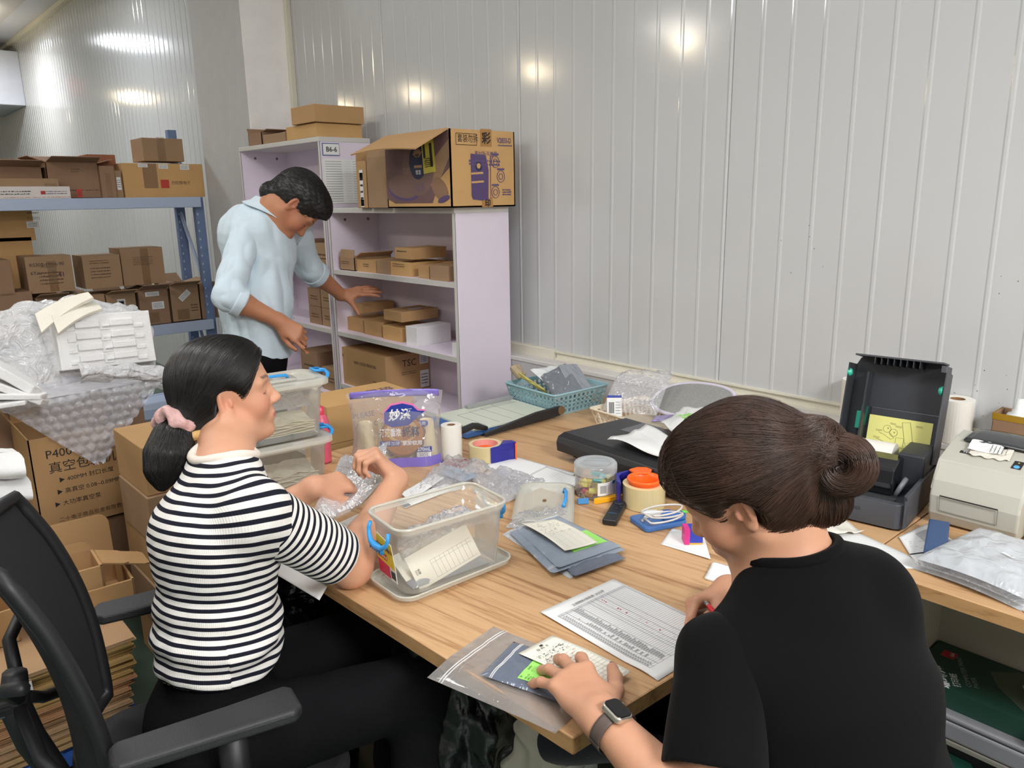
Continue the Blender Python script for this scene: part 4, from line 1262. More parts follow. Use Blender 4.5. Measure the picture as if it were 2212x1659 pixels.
# ================================================================== things on the desks
# bag of paper cups
t = thing('cup_bag', 'clear zip bag of paper cups with a blue and brown printed front', 'plastic bag', (1.262, 1.955, ZD), math.radians(-36))
CB = film('cup_bag_film', (236, 234, 240), 0.10, 0.06, 0.8, 11, haze=0.10)
W2, HH = 0.148, 0.225
def cupb(s):
    def f(u, v):
        e = max(0.0, min(1, 5 * min(u, 1 - u)))
        d = (0.052 * (1 - v ** 2.2) + 0.004) * e ** 0.5 + 0.003 * sn(u * 9, v * 7, s) * (1 - 0.5 * v)
        return ((u - .5) * 2 * W2 * (1 - 0.10 * math.sin(v * 3.1)) + 0.003 * sn(v * 5, s), -s * d, v * HH + 0.006 * math.sin(u * 3.1) * v)
    return f
mb = MB(); mb.grid(CB, cupb(1), 30, 30); mb.grid(CB, lambda u, v: cupb(-1)(1 - u, v), 30, 30); mb.build('film', t, smooth=True)
LILB = M('bag_lilac', (128, 112, 196), 0.25, noise=0.03)
mb = MB(); mb.grid(LILB, lambda u, v: ((u - .5) * 0.27, -0.006 - 0.003 * sn(u * 8, v * 2), 0.208 + v * 0.022 + 0.004 * math.sin(u * 3.1)), 24, 3, thick=0.001); mb.build('zip_band', t, smooth=True)
mb = MB(); f_ = cupb(1)
mb.grid(LILB, lambda u, v: Vector(f_(0.04 + 0.92 * u, v * 0.13)) + Vector((0, -0.0012, 0)), 20, 4); mb.build('lower_band', t, smooth=True)
mb = MB()
def onfront(x, z, off=0.0015):
    u = x / (2 * W2) + .5; return -(0.052 * (1 - (z / HH) ** 2.2) + 0.004) * max(0, min(1, 5 * min(u, 1 - u))) ** 0.5 - 0.004 - off
T = frame((0, onfront(0, 0.1), 0), (1, 0, 0), (0, 0.16, 1))
CAR = M('coffee_brown', (172, 116, 58), 0.35, noise=0.15, nscale=30); CRM = M('coffee_cream', (206, 172, 118), 0.35, noise=0.1, nscale=30)
mb.prism(M('coffee_dark', (120, 74, 38), 0.4), [(0.02 + (0.068 + 0.003 * math.sin(9 * a)) * math.cos(a), 0.098 + (0.066 + 0.003 * math.sin(9 * a)) * math.sin(a)) for a in [k * 2 * math.pi / 60 for k in range(60)]], 0, 0.001, T)
mb.prism(CAR, ellp(0.02, 0.098, 0.063, 0.060), 0.001, 0.0018, T); mb.prism(CRM, ellp(0.018, 0.112, 0.048, 0.036), 0.0018, 0.0024, T); mb.prism(CAR, ellp(0.02, 0.108, 0.036, 0.026), 0.0024, 0.003, T)
NB = M('logo_navy', (34, 56, 148), 0.3, noise=0.02); PK = M('logo_pink', (226, 120, 170), 0.3)
leaf = [(-0.052, -0.022), (-0.03, -0.034), (0.02, -0.03), (0.05, -0.005), (0.072, 0.012), (0.05, 0.014), (0.035, 0.03), (0.005, 0.038), (-0.03, 0.032), (-0.052, 0.01)]
mb.prism(PK, [(x * 1.06, y * 1.08 + 0.001) for x, y in leaf], 0.003, 0.0038, T @ TR((0.018, 0.160, 0))); mb.prism(NB, leaf, 0.0038, 0.0046, T @ TR((0.018, 0.158, 0)))
mb.text(WPAPER, '妙潔', 0.036, T @ TR((-0.022, 0.147, 0.0048), rz=0.05), bold=0.001, tilt=0.25, sx=0.95)
mb.text(WPAPER, '滴滴香浓', 0.026, T @ TR((-0.05, 0.098, 0.0034)), bold=0.001, sx=0.62); mb.text(M('dark_text', (40, 38, 70), 0.5), '纸杯', 0.034, T @ TR((0.018, 0.095, 0.0034)), bold=0.001, sx=0.8)
mb.box(NB, (-0.05, 0.066, 0.003), (0.012, 0.082, 0.0036), T); mb.text(WPAPER, '加厚加硬', 0.014, T @ TR((-0.045, 0.069, 0.0036))); mb.text(WPAPER, '家的饮用', 0.015, T @ TR((0.018, 0.068, 0.0034)), bold=0.0005)
mb.box(NB, (0.058, 0.044, 0.0), (0.106, 0.06, 0.001), T); mb.text(WPAPER, '270mL', 0.015, T @ TR((0.062, 0.047, 0.001)), bold=0.0004); mb.box(WPAPER, (0.06, 0.028, 0), (0.103, 0.043, 0.001), T); mb.text(INKV, '50只', 0.014, T @ TR((0.067, 0.031, 0.001)))
mb.prism(NB, [(0.072 + x, 0.132 + y) for x, y in rrect(0.052, 0.018, 0.008)], 0, 0.001, T); mb.text(WPAPER, '食品用', 0.013, T @ TR((0.052, 0.127, 0.001)))
mb.build('printed_front', t)
CUP = M('cup_cream', (226, 208, 166), 0.6, noise=0.02)
for x, y in ((-0.095, 0.0), (-0.035, 0.014), (0.03, 0.014), (0.092, 0.0)):
    c_ = thing('paper_cup_stack', 'upside-down stack of cream paper cups inside the cup bag, %s' % ('leftmost' if x < -0.05 else 'second from the left' if x < 0 else 'third from the left' if x < 0.05 else 'rightmost'), 'paper cups',
               t.matrix_basis @ Vector((x, y, 0.004)), math.radians(-36))
    c_.location = Matrix.Translation((1.262, 1.955, ZD)) @ Euler((0, 0, math.radians(-36))).to_matrix().to_4x4() @ Vector((x, y, 0.006))
    mb = MB()
    mb.lathe(CUP, [(0.033, 0.0), (0.034, 0.003), (0.032, 0.004), (0.0315, 0.012), (0.033, 0.013), (0.031, 0.016), (0.0305, 0.024), (0.032, 0.025), (0.030, 0.028), (0.022, 0.125), (0.020, 0.127), (0.018, 0.122), (0.001, 0.122)], 28)
    mb.build('cups', c_, smooth=False)

# label roll
def label_roll(label, loc, r, h, rz=0, core=0.013, rot=None):
    t = thing('label_roll', label, 'label roll', loc, rz, rot=rot)
    mb = MB(); mb.lathe(M('roll_white', (238, 234, 224), 0.55, noise=0.02), [(core, 0), (r, 0), (r, h), (core, h), (core, 0)], 36)
    mb.build('paper', t, bevel=0.0008)
    mb = MB(); mb.lathe(M('roll_core', (150, 112, 78), 0.8), [(core - 0.0015, 0.001), (core, 0.001), (core, h - 0.0006), (core - 0.0015, h - 0.0006), (core - 0.0015, 0.001)], 24); mb.build('core', t)
    return t


q = P(975, 998, z=ZD)
label_roll('white paper label roll standing between the cup bag and the blue tape dispenser', (q.x + 0.022, q.y + 0.024, ZD), 0.0325, 0.112)
label_roll('tall white label roll on the ledge behind the black printer', (2.372, 1.035, 0.8425), 0.043, 0.135, core=0.02)
label_roll('white label roll half hidden behind the raised printer lid', (2.372, 0.745, 0.8425), 0.045, 0.125, core=0.02)

# tape dispensers
ORG = M('orange_plastic', (252, 104, 28), 0.35, noise=0.02); DBL = M('deep_blue_plastic', (38, 36, 138), 0.3, noise=0.03)
TAPER = M('tape_roll_side', (214, 196, 148), 0.18, spec=0.7, noise=0.05); TAPEE = M('tape_roll_edge', (226, 208, 158), 0.3, noise=0.04)
def tape_dispenser(label, loc, rz, r, h, style):
    t = thing('tape_dispenser', label, 'tape dispenser', loc, rz)
    mb = MB(); mb.lathe(TAPER, [(0.04, 0), (r, 0.0), (r, h)], 44); mb.lathe(TAPEE, [(r, h), (0.04, h), (0.04, 0)], 44); rr = mb.build('tape_roll', t, smooth=False, bevel=0.0006)
    mb = MB(); mb.lathe(M('card_core', (222, 160, 150), 0.7), [(0.0385, 0.001), (0.0385, h + 0.0006), (0.04, h + 0.0006)], 40); mb.build('core', t)
    if style == 1:
        mb = MB(); mb.lathe(ORG, [(0.036, 0.004), (0.0375, h * 0.62), (0.034, h * 0.66), (0.030, h * 0.6), (0.001, h * 0.55)], 36); mb.build('hub', t, smooth=True)
        mb = MB()
        mb.prism(DBL, [(r * 0.35, -r - 0.003), (r * 0.9, -r * 0.75), (r + 0.022, -r * 0.40), (r + 0.045, -r * 0.28), (r + 0.045, -r * 0.22), (r + 0.012, -0.1 * r), (r + 0.003, 0.2 * r), (r + 0.0008, 0), (r * 0.93, -r * 0.40), (r * 0.7, -r * 0.73), (r * 0.36, -r * 0.95)], 0.0, h + 0.002)
        mb.prism(DBL, [(r * 0.9, -r * 0.75), (r + 0.045, -r * 0.28), (r + 0.032, r * 0.05), (r + 0.004, r * 0.12)], h - 0.012, h + 0.008)
        mb.build('frame', t, bevel=0.0015)
        mb = MB(); mb.box(ORG, (r + 0.041, -r * 0.42, -0.0), (r + 0.046, -r * 0.12, h + 0.004)); mb.build('blade_guard', t, bevel=0.001)
    else:
        mb = MB(); mb.lathe(ORG, [(0.034, 0.02), (0.0385, h - 0.004), (0.040, h + 0.005), (0.0445, h + 0.008), (0.0455, h + 0.012), (0.044, h + 0.016), (0.038, h + 0.014), (0.034, h + 0.006), (0.033, 0.02)], 36)
        mb.build('hub', t, smooth=True)
        mb = MB(); mb.prism(ORG, [(-0.018, 0.035), (0.022, 0.032), (0.032, 0.062), (0.020, 0.080), (-0.006, 0.082), (-0.03, 0.066)], h + 0.010, h + 0.016); mb.build('handle', t, bevel=0.002)
        mb = MB()
        mb.prism(DBL, [(-0.056, 0.062), (-0.068, 0.05), (-0.074, -0.01), (-0.068, -0.022), (-0.063, -0.012), (-0.062, 0.03), (-0.05, 0.052), (-0.028, 0.068), (-0.03, 0.075)], 0.0, h + 0.010)
        mb.build('frame', t, bevel=0.0015)
    return t


q = P(1047, 1002, z=ZD); tape_dispenser('blue and orange tape dispenser with clear tape, lying beside the white label roll', (q.x + 0.034, q.y + 0.036, ZD + 0.0005), -0.72, 0.052, 0.05, 1)
q = P(1398, 1108, z=ZD); tape_dispenser('tape roll with an orange ring handle and blue frame beside the pin jar', (q.x + 0.038, q.y + 0.042, ZD + 0.0005), -0.72, 0.056, 0.060, 2)

# jar of binder clips
q = P(1290, 1083, z=ZD)
t = thing('clip_jar', 'round clear jar of coloured binder clips with a see-through lid', 'jar', (q.x + 0.039, q.y + 0.042, ZD + 0.0005), -0.75)
JAR = film('jar_plastic', (232, 236, 236), 0.08, 0.05, 0.02, 6, edge=0.3)
mb = MB(); mb.lathe(JAR, [(0.001, 0.001), (0.052, 0.001), (0.056, 0.006), (0.056, 0.066), (0.052, 0.070)], 44); mb.build('glass', t, smooth=True)
mb = MB(); mb.lathe(film('jar_lid', (226, 232, 236), 0.30, 0.10, 0.02, 6, edge=0.4), [(0.059, 0.064), (0.0595, 0.072), (0.059, 0.088), (0.056, 0.092), (0.042, 0.092), (0.040, 0.088), (0.036, 0.088), (0.034, 0.091), (0.001, 0.091)], 44); mb.build('lid', t, smooth=True)
mb = MB(); mb.lathe(WPAPER, [(0.0565, 0.014), (0.0565, 0.050)], 12, a0=-1.55, a1=-0.45)
for k in range(9): mb.lathe(INK, [(0.0568, 0.020), (0.0568, 0.042)], 1, a0=-1.42 + k * 0.035, a1=-1.405 + k * 0.035)
mb.lathe(M('jar_label_blue', (30, 130, 200), 0.4), [(0.0568, 0.042), (0.0568, 0.050)], 4, a0=-0.72, a1=-0.46); mb.build('label', t)
rnd = random.Random(3)
cols = [(224, 208, 96), (60, 176, 172), (196, 70, 92), (230, 214, 110), (210, 150, 60)]
for k in range(20):
    an, rr = rnd.uniform(0, 6.28), rnd.choice((0.02, 0.036, 0.038, 0.036))
    z = 0.009 + 0.0105 * (k // 4)
    ci = 2 if k < 3 else (4 if k < 5 else (0 if k < 13 else rnd.choice((1, 1, 0))))
    o = thing('binder_clip', 'small %s binder clip inside the clip jar' % ('yellow', 'teal', 'dark red', 'pale yellow', 'orange')[ci], 'binder clip', (q.x + 0.039 + rr * math.cos(an), q.y + 0.042 + rr * math.sin(an), ZD + z), group='binder clips in the jar', rot=(rnd.uniform(-.5, .5), rnd.uniform(-.5, .5), an))
    mb = MB(); mb.prism(M('clip_%d' % ci, cols[ci], 0.35), [(-0.008, -0.006), (0.008, -0.002), (0.008, 0.002), (-0.008, 0.006)], -0.012, 0.012, TR(rx=math.pi / 2)); mb.build('clip_body', o, bevel=0.0006)
def binder_clip(label, loc, rz, col, s=1.0, flat=False):
    t = thing('binder_clip', label, 'binder clip', loc, rz)
    mb = MB(); mb.prism(col, [(-0.008 * s, -0.007 * s), (0.009 * s, -0.0015 * s), (0.009 * s, 0.0015 * s), (-0.008 * s, 0.007 * s)], -0.013 * s, 0.013 * s, TR((0, 0, 0.0072 * s), rx=math.pi / 2)); mb.build('clip_body', t, bevel=0.0006)
    mb = MB(); mb.tube(M('clip_steel', (190, 190, 190), 0.2, metal=0.9), [(0.009 * s, -0.008 * s, 0.0078 * s), (0.022 * s, -0.005 * s, 0.011 * s), (0.034 * s, -0.004 * s, 0.013 * s), (0.036 * s, 0, 0.013 * s), (0.034 * s, 0.004 * s, 0.013 * s), (0.022 * s, 0.005 * s, 0.011 * s), (0.009 * s, 0.008 * s, 0.0078 * s)], 0.0008 * s, 6); mb.build('wire_arm', t)
q = P(1262, 1088, z=ZD); binder_clip('light blue binder clip with steel arms in front of the clip jar', (q.x, q.y + 0.005, ZD + 0.001), 0.9, M('clip_blue', (78, 150, 214), 0.35), 1.1)
q = P(1249, 1066, z=ZD); binder_clip('dark maroon binder clip standing beside the clip jar', (q.x, q.y, ZD + 0.001), 2.0, M('clip_maroon', (92, 26, 40), 0.35), 1.0)

# cutter knife, remote, pen, portable drive
def from_to(a, b):
    d = b - a; return a, math.atan2(d.y, d.x), d.length
a, rz, L = from_to(P(1282, 1088, z=ZD), P(1352, 1074, z=ZD))
t = thing('cutter_knife', 'yellow-orange snap-off cutter knife lying in front of the clip jar', 'knife', a + Vector((0, 0, 0.0005)), rz)
mb = MB(); mb.prism(M('cutter_yellow', (250, 180, 30), 0.35, noise=0.02), [(0, -0.002), (0.006, -0.008), (0.11, -0.009), (0.118, 0), (0.11, 0.009), (0.006, 0.007)], 0, 0.011)
mb.box(M('cutter_slot', (206, 140, 20), 0.5), (0.02, -0.0015, 0.011), (0.095, 0.0015, 0.0114)); mb.build('handle', t, bevel=0.003)
a, rz, L = from_to(P(1318, 1132, z=ZD), P(1338, 1086, z=ZD))
t = thing('remote_control', 'slim black remote control lying on the desk', 'remote control', a, rz - 0.05)
mb = MB(); mb.prism(M('remote_black', (30, 32, 36), 0.4), rrect(0.135, 0.037, 0.006, 4, 0.055, 0), 0.0008, 0.016); mb.build('case', t, bevel=0.004, seg=3)
mb = MB(); mb.lathe(M('remote_button', (44, 46, 52), 0.35), [(0.012, 0.0164), (0.0115, 0.018), (0.007, 0.018), (0.0065, 0.0172), (0.0001, 0.0172)], 28, TR((0.104, 0, 0))); mb.build('round_button', t, smooth=True)
mb = MB()
for x, y in ((0.082, -0.009), (0.082, 0.009), (0.068, 0), (0.07, 0.011)): mb.lathe(M('remote_button', (44, 46, 52)), [(0.0035, 0.016), (0.003, 0.0174), (0.0001, 0.0174)], 14, TR((x, y, 0)))
mb.build('button', t)
mb = MB(); mb.text(M('remote_print', (70, 140, 190), 0.5), 'HISENSE', 0.006, TR((0.03, 0.013, 0.0162), rz=-math.pi / 2)); mb.build('print', t)
q = P(1425, 1140, z=ZD)
t = thing('portable_drive', 'blue portable drive case with a coiled white cable on it', 'portable drive', P(1420, 1136, z=ZD) + Vector((0.015, 0.01, 0.0005)), -0.35)
BLC = M('drive_blue', (64, 110, 172), 0.3); mb = MB(); mb.prism(BLC, rrect(0.12, 0.085, 0.012, 5), 0, 0.013); mb.build('case', t, bevel=0.003)
mb = MB(); mb.prism(film('blue_clear', (60, 120, 200), 0.75, 0.1, 0.4, 40), rrect(0.058, 0.034, 0.008, 4, 0.032, -0.02), 0.013, 0.028); mb.build('connector_case', t, bevel=0.004)
CAB = M('cable_grey', (206, 202, 196), 0.45, noise=0.02)
mb = MB()
pts = [(-0.05 * math.cos(k * 0.35) * (1 + 0.10 * math.sin(k * 0.9)), 0.020 * math.sin(k * 0.35) - 0.012 - 0.0016 * (k % 18), 0.017 + 0.004 * math.sin(k * 0.2) + 0.0006 * k) for k in range(54)]
mb.tube(CAB, pts, 0.0024, 8); mb.build('cable', t, smooth=True)
a, rz, L = from_to(P(1384, 1108, z=ZD + .02), P(1480, 1106, z=ZD + .02))
t = thing('ballpoint_pen', 'white pen with blue and green grip resting on the drive case', 'pen', a, rz)
mb = MB(); Tp = TR((0, 0, 0.0), ry=math.pi / 2)
mb.lathe(M('pen_white', (232, 234, 232), 0.3), [(0.0001, 0), (0.0035, 0.001), (0.0048, 0.006), (0.0050, 0.062)], 14, Tp); mb.lathe(M('pen_blue', (52, 60, 150), 0.35), [(0.0051, 0.056), (0.0056, 0.066), (0.0054, 0.085)], 14, Tp); mb.lathe(M('pen_green', (96, 190, 62), 0.35), [(0.0054, 0.085), (0.0048, 0.11), (0.002, 0.12), (0.0001, 0.126)], 14, Tp)
mb.build('barrel', t, smooth=True)
mb = MB(); mb.box(M('pen_white', (232, 234, 232)), (0.0, -0.0015, 0.005), (0.04, 0.0015, 0.007)); mb.box(INK, (0.001, -0.002, 0.002), (0.006, 0.002, 0.006)); mb.build('clip', t)
# pen on folded tissue, red pen is held by the woman
q = P(1592, 1273, z=ZD)
a, rz, L = from_to(P(1570, 1275, z=ZD), P(1606, 1262, z=ZD))
t = thing('gel_pen', 'clear gel pen with black cap lying at the folded tissue', 'pen', a + Vector((0, 0, 0.006)), rz)
mb = MB(); mb.lathe(INK, [(0.0001, -0.006), (0.002, -0.004), (0.0045, 0.004), (0.0052, 0.018), (0.005, 0.03)], 14, Tp); mb.build('cap', t, smooth=True)
mb = MB(); mb.lathe(film('pen_clear', (210, 214, 220), 0.35, 0.1, 0.1, 9), [(0.0045, 0.03), (0.0045, 0.13), (0.0001, 0.132)], 14, Tp); mb.lathe(INK, [(0.0018, 0.03), (0.0018, 0.12)], 8, Tp); mb.build('barrel', t, smooth=True)
sheet('folded_tissue', 'white folded paper under the clear pen near the woman\'s chin', 'paper', [(1540, 1219), (1622, 1236), (1640, 1290), (1522, 1252)], mat=WPAPER, thick=0.006, curl=lambda u, v: 0.002 * sn(u * 5, v * 5))
sheet('paper_sheet', 'blank white sheet under the small pink and blue box', 'paper', [(1452, 1142), (1520, 1160), (1535, 1211), (1427, 1176)], mat=WPAPER, draw=ruled(1, (), 0.05, 0.95, 0.9, 0.93), curl=lambda u, v: 0.003 * u)
q = P(1492, 1180, z=ZD)
t = thing('small_carton', 'small pink, blue and orange printed box half hidden by her face', 'box', (q.x + 0.012, q.y + 0.008, ZD + 0.004), -0.75)
mb = MB(); mb.box(M('pink_print', (206, 44, 130), 0.4), (-0.018, -0.014, 0), (-0.006, 0.02, 0.038)); mb.box(M('blue_print', (44, 60, 168), 0.4), (-0.006, -0.014, 0.004), (0.024, 0.02, 0.038)); mb.box(M('orange_print', (238, 168, 50), 0.4), (-0.006, -0.014, 0), (0.024, 0.02, 0.004)); mb.build('box_body', t)

# scanner
t = thing('flatbed_scanner', 'flat black scanner with rounded lid lying between jar and white basket', 'scanner', (1.772, 1.345, ZD + 0.0008), -0.06)
BLK = M('scanner_black', (34, 35, 38), 0.38, noise=0.04); BLK2 = M('scanner_black_matte', (44, 45, 48), 0.55, noise=0.04)
mb = MB(); mb.box(BLK2, (-0.125, -0.26, 0.006), (0.14, 0.235, 0.034)); mb.build('base', t, bevel=0.006)
mb = MB(); mb.prism(BLK, [(-0.165, 0.030), (-0.168, 0.060), (-0.160, 0.078), (-0.135, 0.086), (0.14, 0.078), (0.15, 0.07), (0.15, 0.036), (-0.13, 0.034)], -0.28, 0.262, Matrix(((1, 0, 0, 0), (0, 0, 1, 0), (0, 1, 0, 0), (0, 0, 0, 1)))); mb.build('lid', t, bevel=0.004)
mb = MB(); mb.box(M('scanner_sticker', (92, 94, 100), 0.3), (0.02, 0.0, 0.0812), (0.13, 0.17, 0.0822)); mb.build('panel', t)
mb = MB()
for sx in (-0.11, 0.12):
    for sy in (-0.24, 0.21): mb.lathe(BLK2, [(0.012, 0), (0.012, 0.008)], 12, TR((sx, sy, 0)))
mb.build('foot', t)
sheet('paper_sheet', 'crumpled white sheet draped on the black scanner beside her hair', 'paper', [(1312, 958), (1395, 925), (1505, 985), (1472, 1010)], z=ZD + 0.09, mat=WPAPER, curl=lambda u, v: 0.012 * sn(u * 4, v * 3) + 0.012)
sheet('printed_form', 'white slips with a green stripe piled between scanner and her hair', 'paper', [(1425, 915), (1475, 880), (1560, 905), (1500, 985)], z=ZD + 0.10, mat=WPAPER, draw=both(ruled(5, ()), lambda q, mb, fn, c: q(0.5, 0.1, 0.7, 0.9, LG)), curl=lambda u, v: 0.03 * v + 0.01 * sn(u * 4, v * 5))

# paper trimmer
t = thing('paper_trimmer', 'guillotine paper trimmer with pale gridded board and black blade arm', 'paper trimmer', (1.762, 2.105, ZD), -0.04)
PG = M('trimmer_pale', (206, 212, 196), 0.4, noise=0.02)
mb = MB(); mb.box(M('trimmer_blue', (56, 100, 160), 0.4), (-0.205, -0.135, 0.004), (-0.10, 0.12, 0.020)); mb.box(M('trimmer_blue', (56, 100, 160), 0.4), (-0.1, -0.13, 0.004), (0.20, 0.12, 0.018)); mb.build('base', t, bevel=0.003)
mb = MB(); mb.prism(PG, [(-0.165, -0.128), (0.195, -0.14), (0.20, 0.122), (-0.15, 0.125)], 0.020, 0.026)
for k in range(4):
    mb.box(LINE, (-0.10 + k * 0.06, -0.11, 0.026), (-0.0985 + k * 0.06, 0.06 + 0.01 * k, 0.0264)); mb.box(LINE, (-0.10 + k * 0.06, 0.06 + 0.01 * k, 0.026), (0.18, 0.0615 + 0.01 * k, 0.0264))
mb.build('board', t, bevel=0.002)
mb = MB(); mb.box(M('grey_rail', (150, 152, 152), 0.4), (-0.02, 0.10, 0.026), (0.20, 0.125, 0.038)); mb.build('paper_rail', t, bevel=0.002)
mb = MB(); mb.prism(BLK, [(0.215, 0.012), (0.215, 0.046), (0.10, 0.044), (-0.02, 0.030), (-0.14, 0.014), (-0.14, 0.003), (0.0, 0.006)], 0, 0.014, Matrix(((1, 0, 0, 0), (0, 0, 1, -0.160), (0, 1, 0, 0), (0, 0, 0, 1)))); mb.build('blade_arm', t, bevel=0.002)
mb = MB(); mb.tube(BLK, [(-0.13, -0.153, 0.030), (-0.17, -0.155, 0.046), (-0.19, -0.156, 0.052), (-0.30, -0.17, 0.040), (-0.315, -0.172, 0.036)], [0.008, 0.012, 0.011, 0.0135, 0.011], 12); mb.build('handle', t, smooth=True)
mb = MB(); mb.lathe(M('bolt_bronze', (150, 130, 100), 0.3, metal=0.7), [(0.0001, 0), (0.016, 0), (0.017, -0.004), (0.017, -0.012)], 20, TR((0.215, -0.163, 0.030), rx=math.pi / 2)); mb.build('pivot_bolt', t)

# plastic baskets
def basket(label, loc, rz, w, d, h, mat, rows, cols_, holes):
    """tapered tray; every wall is a grid of ribs round its holes"""
    t = thing('plastic_basket', label, 'basket', loc, rz)
    mb = MB(); s0 = 0.88
    mb.box(mat, (-w / 2 * s0, -d / 2 * s0, 0.002), (w / 2 * s0, d / 2 * s0, 0.004))
    def wall(a0, b0, a1, b1, n):
        a0, b0, a1, b1 = map(Vector, (a0, b0, a1, b1))
        pt = lambda u, v: a0.lerp(b0, u).lerp(a1.lerp(b1, u), v)
        def bar(u0, v0, u1, v1):
            p = [pt(u0, v0), pt(u1, v0), pt(u1, v1), pt(u0, v1)]; nr = (p[1] - p[0]).cross(p[3] - p[0]).normalized() * 0.0018
            mb.add([*p, *[x + nr for x in p]], [(0, 1, 2, 3), (7, 6, 5, 4), (0, 4, 5, 1), (1, 5, 6, 2), (2, 6, 7, 3), (3, 7, 4, 0)], mat)
        v_lo, v_hi = 0.10, 0.86
        bar(0, 0, 1, v_lo); bar(0, v_hi, 1, 1)
        for k in range(rows + 1):
            c = v_lo + (v_hi - v_lo) * k / rows; 
            if 0 < k < rows: bar(0, c - 0.035, 1, c + 0.035)
        for k in range(n + 1):
            c = k / n; bar(max(0, c - 0.22 / n), v_lo, min(1, c + 0.22 / n), v_hi)
    x, y = w / 2, d / 2
    wall((-x * s0, -y * s0, 0), (x * s0, -y * s0, 0), (-x, -y, h), (x, -y, h), cols_[0]); wall((x * s0, y * s0, 0), (-x * s0, y * s0, 0), (x, y, h), (-x, y, h), cols_[0])
    wall((-x * s0, y * s0, 0), (-x * s0, -y * s0, 0), (-x, y, h), (-x, -y, h), cols_[1]); wall((x * s0, -y * s0, 0), (x * s0, y * s0, 0), (x, -y, h), (x, y, h), cols_[1])
    mb.build('basket_body', t)
    mb = MB(); mb.tube(mat, [(a, b, h) for a, b in rrect(w + 0.008, d + 0.008, 0.014, 4)], 0.004, 8, closed=True); mb.build('rim', t, smooth=True)
    return t


basket('pale blue perforated basket full of packets behind the paper trimmer', (2.098, 2.09, ZD), -0.06, 0.275, 0.29, 0.085, M('basket_blue', (150, 186, 194), 0.4, noise=0.03), 4, (12, 13), 0)
basket('cream perforated basket behind the black scanner', (2.105, 1.63, ZD), -0.10, 0.26, 0.34, 0.058, M('basket_cream', (226, 214, 192), 0.45, noise=0.02), 2, (11, 14), 0)
def packet(name, label, c, mat, th=0.02, wr=0.01, seed=1, cat='packet'):
    c = [Vector(v) for v in c]; o = sum(c, Vector()) / 4; c = [v - o for v in c]
    t = thing(name, label, cat, o)
    e = lambda u, v: max(0.0, min(1.0, 6 * min(u, v, 1 - u, 1 - v))) ** 0.5
    nrm = (c[1] - c[0]).cross(c[3] - c[0]).normalized()
    mb = MB()
    mb.grid(mat, lambda u, v: bil(c, u, v) + nrm * (e(u, v) * (th / 2 + wr * sn(u * 7 + seed, v * 6, seed))), 20, 20)
    mb.grid(mat, lambda u, v: bil(c, 1 - u, v) - nrm * (e(u, v) * th / 2), 12, 12)
    mb.build('wrapper', t, smooth=True)
    return t
packet('foil_packet', 'dark shiny foil packet leaning in the pale blue basket', ((1.985, 1.975, 0.80), (2.10, 1.95, 0.835), (2.16, 2.10, 0.905), (2.05, 2.13, 0.865)), M('foil_dark', (128, 134, 142), 0.2, metal=0.25, bump=0.8, bscale=30), 0.03, 0.008, 2)
packet('foil_packet', 'second dark foil packet behind the front one in the blue basket', ((2.07, 1.965, 0.81), (2.19, 1.975, 0.81), (2.20, 2.08, 0.90), (2.10, 2.08, 0.91)), M('foil_mid', (156, 162, 170), 0.2, metal=0.25, bump=0.8, bscale=30), 0.02, 0.006, 5)
packet('yellow_envelope', 'yellow paper envelope sticking out of the pale blue basket', ((1.985, 2.19, 0.885), (2.0, 2.21, 0.868), (1.975, 2.0, 0.825), (1.95, 2.0, 0.85)), M('envelope_yellow', (206, 196, 110), 0.6), 0.008, 0.004, 3)
packet('cloth_pouch', 'beige crumpled pouch end rising at the left of the blue basket', ((1.985, 2.17, 0.86), (2.03, 2.20, 0.85), (2.02, 2.235, 0.90), (1.97, 2.215, 0.905)), M('beige_cloth', (170, 152, 124), 0.8), 0.03, 0.006, 4)
packet('white_packet', 'white and light blue packet at the back of the blue basket', ((2.03, 2.06, 0.84), (2.16, 2.05, 0.83), (2.20, 2.19, 0.875), (2.06, 2.20, 0.88)), M('packet_white', (222, 226, 226), 0.5), 0.02, 0.008, 6)
bag('plastic_bag', 'clear bag with a barcode label standing in the cream basket', None, world=[Vector(v) for v in ((2.02, 1.78, 0.80), (2.13, 1.62, 0.79), (2.27, 1.66, 0.905), (2.16, 1.82, 0.90))], mat=CRINK, h=0.022, wr=0.008, seed=11, curl=lambda u, v: 0.02 * math.sin(3 * v))
t = thing('barcode_tag', 'white printed tag inside the clear bag in the cream basket', 'label', (2.045, 1.745, 0.812), rot=(math.radians(68), 0, -0.8))
mb = MB(); mb.box(WPAPER, (-0.026, -0.03, 0), (0.026, 0.045, 0.001)); mb.box(NB, (-0.026, 0.036, 0.001), (0.026, 0.045, 0.0014))
for k in range(10): mb.box(INK, (-0.02 + k * 0.002, -0.02, 0.001), (-0.0192 + k * 0.002 + 0.0004 * (k % 3), 0.02, 0.0014))
scribble(mb, INK, TR((0, 0, 0.0)), 0.013, 0.0, 0.018, 0.05, 5, 4, 0.001); mb.build('paper', t)
packet('snack_packet', 'purple and white patterned packet in the cream basket', ((2.03, 1.57, 0.80), (2.09, 1.60, 0.80), (2.15, 1.50, 0.815), (2.08, 1.47, 0.815)), M('purple_pattern', (150, 138, 178), 0.4, noise=0.5, nscale=60), 0.012, 0.004, 8)
t = thing('mesh_paddle', 'oval grey mesh paddle with pale lilac rim leaning over the cream basket', 'paddle', (2.235, 1.55, 0.842), rot=(math.radians(-6), math.radians(-28), math.radians(-4)))
sq = lambda a, k=1: (0.092 * k * math.copysign(abs(math.cos(a)) ** 0.8, math.cos(a)), 0.17 * k * math.copysign(abs(math.sin(a)) ** 0.9, math.sin(a)))
